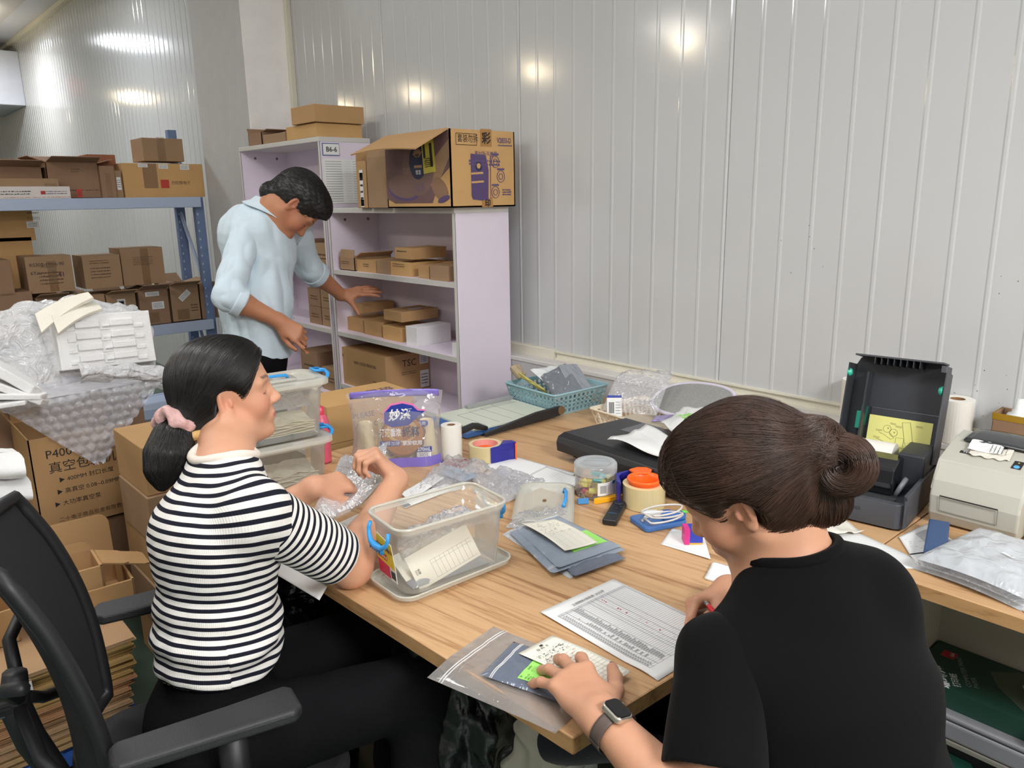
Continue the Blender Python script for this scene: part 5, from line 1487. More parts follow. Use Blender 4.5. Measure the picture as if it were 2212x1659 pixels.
mb = MB(); mb.tube(M('lilac_rim', (218, 212, 228), 0.35), [(*sq(2 * math.pi * k / 48), 0) for k in range(48)], 0.007, 8, closed=True); mb.build('rim', t, smooth=True)
mb = MB(); mb.prism(M('grey_mesh', (168, 168, 164), 0.6, noise=0.5, nscale=500, bump=0.8, bscale=700), [sq(2 * math.pi * k / 48, 0.97) for k in range(48)], -0.003, 0.003); mb.build('mesh', t)

# papers and bags in the middle
sheet('paper_sheet', 'blank white sheet beneath the crumpled clear bags', 'paper', [(1042, 1008), (1104, 985), (1246, 1024), (1150, 1062)], mat=WPAPER, curl=lambda u, v: 0.001)
sheet('printed_form', 'printed grey-lined form beside the clip jar under the bags', 'paper', [(1120, 1038), (1180, 1008), (1262, 1036), (1215, 1070)], z=ZD + 0.0014, mat=WPAPER, draw=ruled(12, ()))
bag('crinkled_bag', 'crumpled clear bag with a slip inside, right of the purple cup bag corner', [(1005, 1035), (1080, 1012), (1178, 1040), (1105, 1068)], ZD + 0.003, CRINK, 0.012, wr=0.009, seed=12, n=34)
bag('crinkled_bag', 'shiny crumpled bag between the open bin and the white sheet', [(1020, 1062), (1090, 1038), (1150, 1062), (1085, 1090)], ZD + 0.004, CRINK, 0.014, wr=0.010, seed=13, n=34)
bag('crinkled_bag', 'large wrinkled bag in front of the cup bag, behind the open bin', [(905, 1052), (975, 985), (1060, 1010), (985, 1062)], ZD + 0.002, CRINK, 0.018, wr=0.012, seed=14, n=34)
bag('antistatic_bag', 'grey bag with a white tag inside the wrinkled bag near the red scissors', [(950, 1022), (965, 1005), (1035, 1028), (1000, 1042)], ZD + 0.012, ANTIL, 0.006, seed=15)
TAGD = both(marks_rnd(0.05, 0.1, 0.9, 0.9, 50, M('tag_print', (150, 120, 130), 0.7), 0.035, 8), marks_rnd(0.1, 0.3, 0.5, 0.8, 20, INK, 0.05, 9), marks_rnd(0.4, 0.3, 0.8, 0.8, 8, PRED, 0.06, 2))
sheet('paper_tag', 'white hang tag with pen writing behind the open bin', 'tag', [(866, 1066), (940, 1023), (960, 1032), (885, 1084)], z=ZD + 0.008, mat=WPAPER, draw=TAGD)
sheet('paper_tag', 'second hang tag with a dark slip under the first tag', 'tag', [(856, 1082), (965, 1045), (985, 1055), (874, 1098)], z=ZD + 0.003, mat=WPAPER, draw=both(TAGD, lambda q, mb, fn, c: q(0.0, 0.0, 0.12, 1, M('dark_slip', (86, 92, 104), 0.4))))
sheet('printed_form', 'printed white form under the striped woman\'s elbow', 'paper', [(672, 1160), (775, 1112), (835, 1140), (740, 1196)], mat=WPAPER, draw=ruled(16, (0.3, 0.6)), curl=lambda u, v: 0.002)
w4 = [P(640, 1165, z=ZD), P(735, 1218, z=ZD + 0.001), P(690, 1297, z=ZD - 0.012), P(588, 1236, z=ZD - 0.008)]
sheet('paper_sheet', 'blank white sheet hanging over the desk edge below her elbow', 'paper', None, world=w4, mat=WPAPER, thick=0.0012)
# red scissors
a, rz, L = from_to(P(1000, 1003, z=ZD), P(1046, 990, z=ZD))
t = thing('scissors', 'pair of scissors with dark red handles at the foot of the label roll', 'scissors', a + Vector((0, 0, 0.001)), rz - 0.15)
RH = M('scissor_red', (138, 24, 44), 0.35)
for s in (-1, 1):
    mb = MB(); mb.tube(RH, [(-0.02 + 0.026 * math.cos(k * 0.35) - 0.006, s * (0.019 + 0.015 * math.sin(k * 0.35)), 0.006) for k in range(18)], 0.0042, 8, closed=True); mb.tube(RH, [(0.0, s * 0.018, 0.006), (0.025, s * 0.004, 0.006)], 0.0045, 8); mb.build('handle', t, smooth=True)
    mb = MB(); mb.prism(M('steel', (180, 182, 184), 0.2, metal=0.9), [(0.02, 0.004 * s), (0.11, -0.002 * s), (0.112, 0), (0.03, -0.006 * s)][::s], 0.004 + 0.002 * (s > 0), 0.0058 + 0.002 * (s > 0)); mb.build('blade', t)
# pink bottle behind the stacked bins and two cartons beyond the desk
q = P(716, 1000, z=ZD)
t = thing('pink_bottle', 'slim pink bottle half hidden behind the stacked bins', 'bottle', (1.092, 2.115, ZD))
mb = MB(); mb.lathe(M('pink_plastic', (214, 92, 116), 0.35), [(0.0001, 0), (0.022, 0.001), (0.024, 0.01), (0.024, 0.13), (0.018, 0.15), (0.010, 0.158)], 24); mb.build('bottle_body', t, smooth=True)
mb = MB(); mb.lathe(M('pink_cap', (226, 60, 90), 0.3), [(0.012, 0.155), (0.012, 0.178), (0.010, 0.18), (0.0001, 0.18)], 20); mb.build('cap', t, smooth=True)
for i, (dz, lab) in enumerate(((0.0, 'kraft carton reading WITH CARE, lower one standing beyond the desk'), (0.14, 'kraft carton reading PLEASE HANDLE WITH CARE, upper one beyond the desk'))):
    h = 0.138
    carton('shipping_carton', lab, (1.46, 2.52, 0.555 + dz), (0.36, 0.22, h), rz=-0.05, mat=KRAFTY, prints=[('S', 'PLEASE', 0.10, 0.075, 0.028, INKV), ('S', 'WITH CARE', 0.10, 0.035, 0.028, INKV)] + ([('T', '⚠ 易碎', 0.12, 0.08, 0.06, INKV)] if i else []))
carton('shipping_carton', 'kraft carton on the floor carrying the WITH CARE cartons beyond the desk', (1.46, 2.52, 0.0), (0.40, 0.26, 0.553), rz=-0.05, mat=KRAFT)
# ================================================================== printers and things on the side desk
PRB = M('printer_black', (52, 54, 60), 0.42, noise=0.05); PRG = M('printer_grey', (72, 74, 80), 0.45, noise=0.04); GLS = M('printer_gloss', (24, 25, 28), 0.14)
TEAL = M('latch_teal', (60, 190, 160), 0.35)
t = thing('label_printer', 'black label printer with its lid raised and a yellow diagram sticker inside', 'printer', (1.97, 0.80, ZD + 0.0008), math.radians(8))
# local x: depth (front at -x), y: width
mb = MB()
mb.prism(PRG, rrect(0.31, 0.245, 0.03, 5), 0.004, 0.03)
for poly in (((-0.155, -0.1225), (0.155, -0.1225), (0.155, -0.112), (-0.14, -0.112)), ((-0.155, 0.112), (0.155, 0.112), (0.155, 0.1225), (-0.155, 0.1225)), ((0.145, -0.12), (0.155, -0.12), (0.155, 0.12), (0.145, 0.12))):
    mb.prism(PRG, list(poly), 0.03, 0.088)
mb.prism(PRG, [(-0.157, -0.10), (-0.145, -0.118), (-0.135, -0.118), (-0.138, 0.118), (-0.147, 0.118), (-0.157, 0.10)], 0.004, 0.066)
mb.prism(PRB, [(-0.1592, 0.115), (-0.1592, -0.02), (-0.155, -0.02), (-0.155, 0.115)], 0.036, 0.042)
for k in range(4): mb.box(PRG, (-0.157 + k * 0.004, -0.1235, 0.01), (-0.155 + k * 0.004, -0.118, 0.08))
mb.build('base', t, bevel=0.003)
mb = MB(); mb.box(PRB, (-0.12, -0.112, 0.03), (0.145, 0.112, 0.055)); mb.box(PRB, (0.01, -0.118, 0.05), (0.13, -0.055, 0.145)); mb.build('mechanism_block', t, bevel=0.005)
mb = MB(); mb.prism(GLS, [(-0.075, 0.055), (-0.085, 0.09), (-0.075, 0.122), (-0.03, 0.136), (0.03, 0.134), (0.04, 0.10), (0.03, 0.06)], -0.09, 0.085, Matrix(((1, 0, 0, 0), (0, 0, 1, 0.02), (0, 1, 0, 0), (0, 0, 0, 1)))); mb.box(GLS, (-0.087, -0.02, 0.085), (-0.07, 0.015, 0.10)); mb.build('ribbon_cover', t, bevel=0.006, seg=3)
mb = MB(); mb.lathe(M('roll_white', (238, 234, 224)), [(0.012, -0.06), (0.042, -0.06), (0.042, 0.06), (0.012, 0.06)], 30, TR((0.09, 0.03, 0.10), rx=math.pi / 2)); mb.build('paper_roll', t)
mb = MB(); mb.box(M('steel', (180, 182, 184)), (-0.125, -0.085, 0.055), (-0.095, 0.0, 0.060)); mb.build('print_bar', t)
mb = MB(); mb.box(TEAL, (-0.128, 0.0, 0.05), (-0.110, 0.008, 0.068)); mb.build('teal_lever', t)
mb = MB(); mb.box(WPAPER, (-0.150, 0.02, 0.066), (-0.125, 0.112, 0.069)); mb.build('label_strip', t)
mb = MB(); mb.lathe(M('wheel_grey', (110, 112, 116), 0.4), [(0.0001, 0), (0.028, 0), (0.03, 0.004), (0.03, 0.01), (0.0001, 0.012)], 26, TR((-0.04, -0.085, 0.068), rx=-1.2)); mb.build('ribbon_wheel', t, smooth=True)
# raised lid: shallow tray standing on the rear hinge, leaning back
lidT = TR((0.155, 0, 0.085), ry=math.radians(14))
lx, lw, lh = 0.075, 0.245, 0.272
mb = MB()
mb.prism(PRB, [(y, z) for y, z in [(-lw / 2, 0), (lw / 2, 0), (lw / 2, lh - 0.035), (lw / 2 - 0.012, lh - 0.01), (lw / 2 - 0.035, lh), (-lw / 2 + 0.035, lh), (-lw / 2 + 0.012, lh - 0.01), (-lw / 2, lh - 0.035)]], -0.004, 0.0, lidT @ Matrix(((0, 0, 1, 0), (1, 0, 0, 0), (0, 1, 0, 0), (0, 0, 0, 1))))
mb.build('lid', t, bevel=0.001)
mb = MB(); mb.box(PRG, (-lx, -lw / 2, 0), (0, -lw / 2 + 0.004, lh - 0.03), lidT); mb.box(PRG, (-lx * 0.9, -lw / 2 + 0.012, lh - 0.008), (0, lw / 2 - 0.012, lh - 0.003), lidT)
mb.box(PRG, (-lx, -lw / 2 + 0.004, lh - 0.03), (0, -lw / 2 + 0.016, lh - 0.012), lidT @ TR(rx=0.0))
for k in range(8): mb.box(PRB, (-lx * 0.9, -0.055 + k * 0.016, lh - 0.026), (0, -0.053 + k * 0.016, lh - 0.006), lidT)
mb.build('lid_side', t, bevel=0.003)
mb = MB(); mb.box(film('smoked_side', (66, 70, 74), 0.72, 0.15, 0.05, 8), (-lx * 0.95, lw / 2 - 0.004, 0), (0, lw / 2, lh - 0.03), lidT); mb.build('smoked_window', t)
mb = MB(); mb.box(PRB, (-0.012, -lw / 2 + 0.006, 0.0), (-0.002, lw / 2 - 0.06, 0.13), lidT); mb.build('inner_panel', t, bevel=0.003)
mb = MB(); mb.box(PRB, (-lx * 0.7, lw / 2 - 0.052, 0.0), (0, lw / 2 - 0.047, lh - 0.05), lidT); mb.build('inner_rib', t)
mb = MB(); Ts = lidT @ frame((-0.0125, 0.062, 0.012), (0, -1, 0), (0, 0, 1))
mb.box(M('sticker_pale_yellow', (226, 222, 136), 0.5, noise=0.02), (0, 0, 0), (0.160, 0.095, 0.0006), Ts)
dl = M('diagram_line', (92, 96, 72), 0.6, noise=0)
def dline(pts, wd=0.0005):
    mb.tube(dl, [(x, y, 0.0008) for x, y in pts], wd, 4, T=Ts)
dline([(0.085, 0.085), (0.105, 0.088), (0.118, 0.035), (0.098, 0.030), (0.085, 0.085)]); dline([(0.098, 0.03), (0.112, 0.012), (0.118, 0.016), (0.118, 0.035)])
for cx, cy, r_ in ((0.05, 0.062, 0.010), (0.067, 0.054, 0.010), (0.052, 0.064, 0.0015), (0.069, 0.055, 0.0015)):
    dline([(cx + r_ * math.cos(a), cy + r_ * math.sin(a)) for a in [k * 0.35 for k in range(19)]])
dline([(0.03, 0.05), (0.045, 0.045), (0.062, 0.035), (0.07, 0.04), (0.058, 0.052)]); dline([(0.025, 0.032), (0.06, 0.022), (0.095, 0.015), (0.11, 0.02)]); dline([(0.075, 0.022), (0.075, 0.042), (0.095, 0.042), (0.095, 0.02)])
for x, y in ((0.12, 0.08), (0.055, 0.078), (0.07, 0.072), (0.022, 0.055), (0.018, 0.035), (0.12, 0.01)): scribble(mb, dl, Ts, x + 0.008, y, 0.016, 0.006, 2, int(x * 999), 0.0006, 0.0007)
mb.build('diagram_sticker', t)['label'] = 'pale yellow sticker with a line diagram'
for (y, z) in ((lw / 2 - 0.035, 0.075), (lw / 2 - 0.046, 0.085)):
    mb = MB(); mb.box(TEAL, (-0.03, y - 0.006, z - 0.012), (-0.004, y + 0.006, z + 0.045 - (y > 0.08) * 0.008), lidT); mb.build('teal_holder', t, bevel=0.002)
for (y, z) in ((lw / 2 + 0.001, 0.215), (-lw / 2 + 0.006, 0.195)):
    mb = MB(); mb.lathe(TEAL, [(0.0001, 0), (0.012, 0), (0.013, 0.003), (0.008, 0.010), (0.0001, 0.012)], 12, lidT @ TR((-0.06, y, z), rx=math.pi / 2 * (1 if y > 0 else -1))); mb.build('latch', t)

t = thing('label_printer', 'beige-grey desktop label printer with rounded lid beside the black one', 'printer', (2.08, 0.552, ZD + 0.0008), math.radians(0.5))
BG = M('printer_beige', (186, 184, 172), 0.42, noise=0.02); BG2 = M('printer_beige_top', (204, 203, 192), 0.42, noise=0.02)
prof = [(-0.128, 0.004), (-0.140, 0.03), (-0.143, 0.075), (-0.132, 0.112), (-0.108, 0.150), (-0.095, 0.156), (0.0, 0.186), (0.06, 0.192), (0.11, 0.178), (0.14, 0.14), (0.14, 0.004)]
TXZ = Matrix(((1, 0, 0, 0), (0, 0, 1, 0), (0, 1, 0, 0), (0, 0, 0, 1)))
mb = MB(); mb.prism(BG, prof, -0.098, 0.095, TXZ); mb.build('body', t, bevel=0.006, seg=3)
mb = MB(); mb.prism(BG, [(-0.138, 0.088), (-0.126, 0.118), (-0.104, 0.157), (-0.06, 0.172), (0.0, 0.190), (0.06, 0.1955), (0.06, 0.186), (0.0, 0.18), (-0.09, 0.15), (-0.12, 0.10)], -0.099, 0.096, TXZ); mb.build('lid', t, bevel=0.002)
mb = MB()
nw = 10
mb.grid(M('smoked_grey', (58, 60, 62), 0.15), lambda u, v: (-0.02 + 0.10 * v, -0.085 + 0.155 * u * (1 - 0.1 * v) + 0.008 * v, 0.1885 + 0.0095 * math.sin(v * 2.2) + 0.003 * math.sin(u * 3.1)), 10, 6, thick=0.004); mb.build('window', t, smooth=True)
mb = MB(); T = frame((-0.1395, 0.07, 0.02), (0, -1, 0), (-0.1, 0, 1))
mb.box(INK, (0.0, 0.058, 0.002), (0.125, 0.061, 0.003), T)
for a_, b_ in (((0, 0.02), (0.0008, 0.058)), ((0.124, 0.02), (0.125, 0.058)), ((0, 0.02), (0.125, 0.0208))): mb.box(M('panel_gap', (120, 118, 110)), (*a_, 0.001), (*b_, 0.002), T)
mb.build('media_slot', t)
Tt = frame((-0.088, 0.085, 0.1632), (0, -1, 0), (0.30, 0, 0.094))
mb = MB(); mb.box(INK, (0.022, 0.024, 0.0), (0.052, 0.034, 0.001), Tt); mb.text(WPAPER, 'TSC', 0.009, Tt @ TR((0.028, 0.026, 0.001)), sx=1.1); mb.build('badge', t)
mb = MB(); mb.box(INK, (0.138, 0.004, 0.0), (0.158, 0.036, 0.001), Tt @ TR(rz=0)); mb.lathe(M('button_blue', (90, 170, 220), 0.3), [(0.0065, 0.001), (0.006, 0.002), (0.0001, 0.002)], 16, Tt @ TR((0.148, 0.011, 0))); mb.lathe(M('led_yellow', (200, 210, 90), 0.3), [(0.002, 0.001), (0.0001, 0.0014)], 10, Tt @ TR((0.148, 0.029, 0))); mb.build('control_panel', t)
mb = MB(); mb.prism(M('printer_release', (96, 140, 184), 0.3), rrect(0.024, 0.014, 0.006, 4), 0, 0.002, frame((-0.05, -0.0995, 0.07), (0, 0, 1), (1, 0, 0)) @ TR()); mb.build('release_button', t)
a = t.location
t = thing('paper_slip', 'torn white label scraps lying on top of the beige printer', 'paper', (2.035, 0.552, ZD + 0.178), rot=(0, -0.30, 0.1))
mb = MB(); mb.grid(M('slip_cream', (220, 214, 202), 0.7), lambda u, v: ((v - .5) * 0.05 + 0.004 * math.sin(u * 20), (u - .5) * 0.085, 0.0035 + 0.002 * sn(u * 5, v * 5)), 18, 6, thick=0.001); mb.grid(WPAPER, lambda u, v: ((v - .2) * 0.045, (u - .3) * 0.07, 0.0075 + 0.003 * sn(u * 5, v * 5)), 14, 6, thick=0.001)
scribble(mb, INK, TR((0, 0, 0.0105)), 0.005, -0.015, 0.035, 0.04, 5, 4, 0.0008); mb.build('sheet', t)

# papers and bags in front of the printers
DP = lambda x, y, dz=0.0: Vector((x, y, ZD + dz))
sheet('printed_form', 'white form with printed lines sticking out from behind her shoulder', 'paper', None, world=[DP(1.66, 0.93), DP(1.78, 0.80), DP(1.70, 0.53), DP(1.58, 0.66)], mat=WPAPER, draw=ruled(26, ()), nu=10, nv=10)
sheet('printed_form', 'white invoice sheet with a grey printed box in front of the black printer', 'paper', None, world=[DP(1.80, 0.655, .002), DP(1.925, 0.64, .002), DP(1.83, 0.50, .002), DP(1.69, 0.575, .002)], mat=WPAPER,
      draw=both(lambda q, mb, fn, c: q(0.45, 0.12, 0.95, 0.6, M('form_grey', (186, 186, 186), 0.7), 0.0004), marks_rnd(0.1, 0.15, 0.9, 0.6, 30, LINE, 0.03, 5)))
sheet('crumpled_paper', 'crumpled off-white paper between her neck and the black printer', 'paper', None, world=[DP(1.70, 1.02), DP(1.84, 0.90), DP(1.76, 0.72), DP(1.60, 0.80)], mat=M('paper_offwhite', (216, 212, 200), 0.7), curl=wav(0.02, 7, 6), nu=20, nv=20)
sheet('label_sheet', 'white sheet with barcode label under the blue foam stick', 'paper', None, world=[DP(1.72, 0.60, .004), DP(1.83, 0.54, .004), DP(1.77, 0.46, .004), DP(1.66, 0.54, .004)], mat=WPAPER,
      draw=lambda q, mb, fn, c: (q(0.0, 0.0, 0.35, 0.06, INK), mb.text(INK, 'Supplier\n1YD', 0.012, frame(fn(0.05, 0.45) + Vector((0, 0, 0.001)), c[1] - c[0], -(c[3] - c[0])))))
a, b = DP(1.705, 0.585), DP(1.93, 0.605)
t = thing('foam_stick', 'dark blue rectangular block lying in front of the beige printer', 'block', (1.80, 0.573, ZD + 0.008), 0.30)
mb = MB(); mb.box(M('block_blue', (56, 82, 122), 0.5, noise=0.05), (-0.098, -0.022, 0), (0.098, 0.022, 0.026)); mb.build('block_body', t, bevel=0.003)
for i, (dz, o_, lab, s) in enumerate(((0.006, 0.01, 'clear zip bag lowest of the bag stack on the side desk', 21), (0.022, 0.0, 'clear zip bag in the middle of the bag stack on the side desk', 22), (0.038, -0.006, 'clear plastic bags with a small price tag, topmost on the side desk', 23))):
    ex = None
    if i == 2:
        def ex(t, up, c):
            mb = MB(); mb.grid(WPAPER, lambda a_, b_: up(0.44 + 0.05 * a_, 0.48 + 0.09 * b_) + Vector((0, 0, 0.004)), 2, 2, thick=0.0006)
            mb.text(INK, '1/8', 0.008, frame(up(0.45, 0.56) + Vector((0, 0, 0.005)), up(0.5, 0.56) - up(0.44, 0.56), up(0.45, 0.4) - up(0.45, 0.5))); mb.build('price_tag', t)
    bag('plastic_bag', lab, None, world=[DP(1.655 + o_, 0.565 + o_, dz), DP(1.90 + o_, 0.52, dz), DP(1.86, 0.27, dz), DP(1.62 + o_, 0.345 + o_, dz)], mat=MILK if i != 1 else CRINK, h=0.009, wr=0.0045, seed=s, zip_v=None, extra=ex, n=34,
        curl=lambda u, v: -0.02 * max(0, 0.12 - u) * 3 + 0.008 * math.sin(v * 3))
sheet('printed_form', 'grey and white printed slips at the desk edge right of the clear bags', 'paper', None, world=[DP(1.69, 0.40, 0.001), DP(1.75, 0.37, 0.001), DP(1.70, 0.25, 0.001), DP(1.61, 0.335, 0.001)], mat=WPAPER, draw=lambda q, mb, fn, c: q(0.1, 0.2, 0.9, 0.75, M('form_grey', (186, 186, 186), 0.7)))
t = thing('glue_tube', 'green and white bottle at the right picture edge beside the beige printer', 'bottle', (1.985, 0.405, ZD + 0.0005))
mb = MB(); mb.lathe(M('tube_green', (60, 160, 96), 0.35), [(0.0001, 0), (0.02, 0), (0.021, 0.003), (0.021, 0.055)], 24); mb.lathe(M('tube_white', (228, 232, 228), 0.35), [(0.0212, 0.055), (0.0212, 0.078), (0.018, 0.082), (0.0001, 0.082)], 24); mb.box(M('cutter_yellow', (250, 180, 30)), (-0.0225, -0.01, 0.012), (-0.0205, 0.012, 0.016)); mb.text(WPAPER, 'no.5', 0.013, frame((-0.0215, 0.012, 0.028), (0, -1, 0), (0, 0, 1)), lift=0.0004); mb.build('tube_body', t)
# carton with brown tape and white bottle on the ledge
q = P(2153, 985, z=0.842)
t = carton('taped_carton', 'brown carton edged with yellow tape standing on the ledge at the right edge', (2.372, 0.575, 0.8425), (0.085, 0.13, 0.112), mat=KRAFT3, flaps=[])
mb = MB(); tt = M('yellow_tape', (170, 132, 40), 0.2)
mb.box(tt, (-0.0435, -0.0655, 0.095), (-0.0425, 0.066, 0.113)); mb.box(tt, (-0.0435, 0.0655, 0.095), (0.0435, 0.0665, 0.113)); mb.build('tape', t)
t = thing('white_bottle', 'white bottle with conical cap standing inside the taped carton', 'bottle', (2.37, 0.59, 0.848))
mb = MB(); mb.lathe(M('tube_white', (228, 232, 228)), [(0.0001, 0), (0.03, 0), (0.031, 0.01), (0.031, 0.095), (0.026, 0.105), (0.018, 0.108), (0.017, 0.115), (0.013, 0.118), (0.010, 0.145), (0.008, 0.147), (0.0001, 0.147)], 26); mb.build('bottle_body', t, smooth=True)
t = thing('medicine_box', 'white box with blue and red print behind her hair bun', 'box', (2.20, 1.06, ZD + 0.0008), 0.2)
mb = MB(); mb.box(WPAPER, (-0.04, -0.06, 0), (0.05, 0.05, 0.055)); mb.box(NB, (-0.0406, -0.02, 0.035), (-0.04, 0.05, 0.05)); scribble(mb, RED, frame((-0.04, 0.05, 0.0555), (0, -1, 0), (1, 0, 0)), 0.06, 0.045, 0.08, 0.06, 5, 3, 0.003); mb.build('box_body', t, bevel=0.001)

# ================================================================== left side: cartons, foam and film
Yp = 3.0
a, b = P(56, 945, y=Yp), P(288, 940, y=Yp)
zb_ = 0.42
PX0, PX1, PZ1 = 0.447, 0.78, 0.765
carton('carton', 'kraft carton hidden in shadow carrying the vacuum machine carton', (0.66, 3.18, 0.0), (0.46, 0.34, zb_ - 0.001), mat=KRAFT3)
t = carton('machine_carton', 'kraft carton printed P400 in the middle of the left pile, under bubble wrap', ((PX0 + PX1) / 2, Yp + 0.15, zb_), (PX1 - PX0, 0.30, PZ1 - zb_), mat=KRAFT, flaps=[('W', 0.14, 62), ('N', 0.12, 80)],
           prints=[('S', 'P400', 0.045, 0.268, 0.042, INK), ('S', '真空包装机', 0.048, 0.215, 0.044, INK), ('S', '▶ 400MM 封口长度', 0.075, 0.175, 0.021, INK), ('S', '▶ 高真空 0.08~0.09MPa', 0.063, 0.132, 0.021, INK), ('S', '▶ 大功率真空泵', 0.05, 0.088, 0.021, INK), ('S', '二十电子商品批发有限责任公司', 0.055, 0.03, 0.019, INKB)])
# column of mailing boxes behind the striped woman
for k in range(5):
    carton('mailing_box', 'kraft mailing box behind the striped woman, %s of its column' % ('lowest', 'second from below', 'middle', 'second from the top', 'topmost')[k], (0.835 - 0.006 * (k % 2), 2.62 + 0.012 * (k % 3), 0.162 * k), (0.34, 0.30, 0.161), mat=(KRAFT, KRAFT2)[k % 2])
# blue pallet and flattened cartons
PAL = M('pallet_blue', (46, 92, 176), 0.4)
t = thing('plastic_pallet', 'blue perforated plastic pallet under the flattened cartons', 'pallet', (0.0, 2.42, 0.0))
mb = MB()
for i in range(15):
    mb.box(PAL, (-0.52 + i * 0.07, -0.30, 0.095), (-0.49 + i * 0.07, 0.30, 0.12))
for j in range(10):
    mb.box(PAL, (-0.52, -0.30 + j * 0.062, 0.09), (0.49, -0.275 + j * 0.062, 0.118))
mb.build('deck', t)
for x in (-0.5, -0.05, 0.40):
    mb = MB(); mb.box(PAL, (x, -0.30, 0.0), (x + 0.09, 0.30, 0.09)); mb.build('foot', t, bevel=0.004)
rnd = random.Random(11)
protoc = None
for k in range(26):
    col = (186 + rnd.randint(-12, 8), 148 + rnd.randint(-10, 8), 106 + rnd.randint(-8, 8))
    o = thing('flattened_carton', 'flat folded carton, topmost of the stack on the blue pallet' if k == 25 else 'flat folded carton lowest on the blue pallet' if k == 0 else 'flat folded carton in the stack on the blue pallet', 'folded carton',
              (0.145 + rnd.uniform(-0.008, 0.010) + 0.0016 * k, 2.42 + rnd.uniform(-0.01, 0.01), 0.1205 + k * 0.0100), rnd.uniform(-0.02, 0.02), group='flattened cartons on the pallet')
    if protoc is None or k % 5 == 0:
        mb = MB(); km = card_mat('flute_%d' % (k // 5), col)
        mb.box(km, (-0.31, -0.27, 0.0003), (0.31, 0.27, 0.0042)); mb.box(km, (-0.308, -0.268, 0.0052), (0.305, 0.27, 0.0094))
        mb.box(INKB, (-0.305, -0.266, 0.0042), (0.303, 0.266, 0.0052))
        protoc = mb.build('sheets', o)
    else:
        c_ = protoc.copy(); C.objects.link(c_); c_.parent = o
ztop = 0.1205 + 26 * 0.01
t = thing('shipping_label', 'white printed label on the flattened cartons at the left edge', 'label', (0.20, 2.143, ztop - 0.03), rot=(math.radians(80), 0, 0.0))
mb = MB(); mb.box(WPAPER, (-0.04, -0.016, 0), (0.04, 0.016, 0.0006)); scribble(mb, INK, TR((0, 0, 0.0)), 0, -0.002, 0.07, 0.024, 3, 9, 0.0012, 0.0006); mb.build('paper', t)
# open mailing trays on the stack
def mailer(label, loc, rz, w, d, h, back=0.11, mat=KRAFT, tilt=8):
    """open die-cut tray: four walls and the round-cornered lid panel standing at the back"""
    t = thing('mailing_tray', label, 'box', loc, rz); k = 0.004
    mb = MB(); mb.box(mat, (-w / 2, -d / 2, 0), (w / 2, d / 2, k))
    mb.box(mat, (-w / 2, -d / 2, 0), (w / 2, -d / 2 + 2 * k, h)); mb.box(mat, (-w / 2, -d / 2, 0), (-w / 2 + 2 * k, d / 2, h)); mb.box(mat, (w / 2 - 2 * k, -d / 2, 0), (w / 2, d / 2, h)); mb.box(mat, (-w / 2, d / 2 - k, 0), (w / 2, d / 2, h))
    mb.build('tray', t, bevel=0.001)
    mb = MB(); n = 6
    poly = [(-w / 2 + 0.004, 0), (w / 2 - 0.004, 0), (w / 2 - 0.004, back - 0.03)] + [(w / 2 - 0.034 + 0.03 * math.cos(a), back - 0.03 + 0.03 * math.sin(a)) for a in [math.pi / 2 * i / n for i in range(1, n + 1)]] + [(-w / 2 + 0.034 + 0.03 * math.cos(a), back - 0.03 + 0.03 * math.sin(a)) for a in [math.pi / 2 + math.pi / 2 * i / n for i in range(n + 1)]]
    mb.prism(mat, poly, 0, k, frame((0, d / 2, h), (1, 0, 0), (0, math.sin(math.radians(tilt)), 1))); mb.build('lid_flap', t)
    mb = MB(); mb.prism(mat, [(0, 0), (0.06, 0.0), (0.075, 0.012), (0.075, 0.10), (0.062, 0.11), (0, 0.11)], 0, k, frame((w / 2, d / 2 - 0.13, h), (0.9, 0, -0.3), (0, 1, 0))); mb.build('side_flap', t)
    return t
mailer('open kraft mailing tray with round-cornered flap, on the flattened cartons', (0.42, 2.42, ztop + 0.001), -0.06, 0.27, 0.25, 0.10, back=0.125)
mailer('smaller kraft tray nested inside the open mailing tray', (0.385, 2.385, ztop + 0.006), -0.06, 0.19, 0.14, 0.155, back=0.03)
mailer('kraft tray at the left picture edge behind the office chair', (0.10, 2.46, ztop + 0.001), 0.05, 0.30, 0.26, 0.10, back=0.02)
carton('mailing_box', 'kraft box standing behind the open trays under the foam', (0.18, 2.78, 0.0), (0.40, 0.22, 0.52), mat=KRAFT3)

# foam and film pile
FOAM = M('foam_white', (236, 235, 234), 0.9, noise=0.03, bump=0.5, bscale=260)
FOAMC = M('foam_cream', (228, 222, 208), 0.9, noise=0.03, bump=0.4, bscale=260)
BUB = film('bubble_film', (226, 228, 236), 0.30, 0.10, 0.5, 22, haze=0.18)
zf = PZ1
t = carton('carton', 'open carton behind the machine carton, holding up the foam pile', (0.56, 3.50, 0.0), (0.72, 0.36, 0.86), mat=KRAFT3)
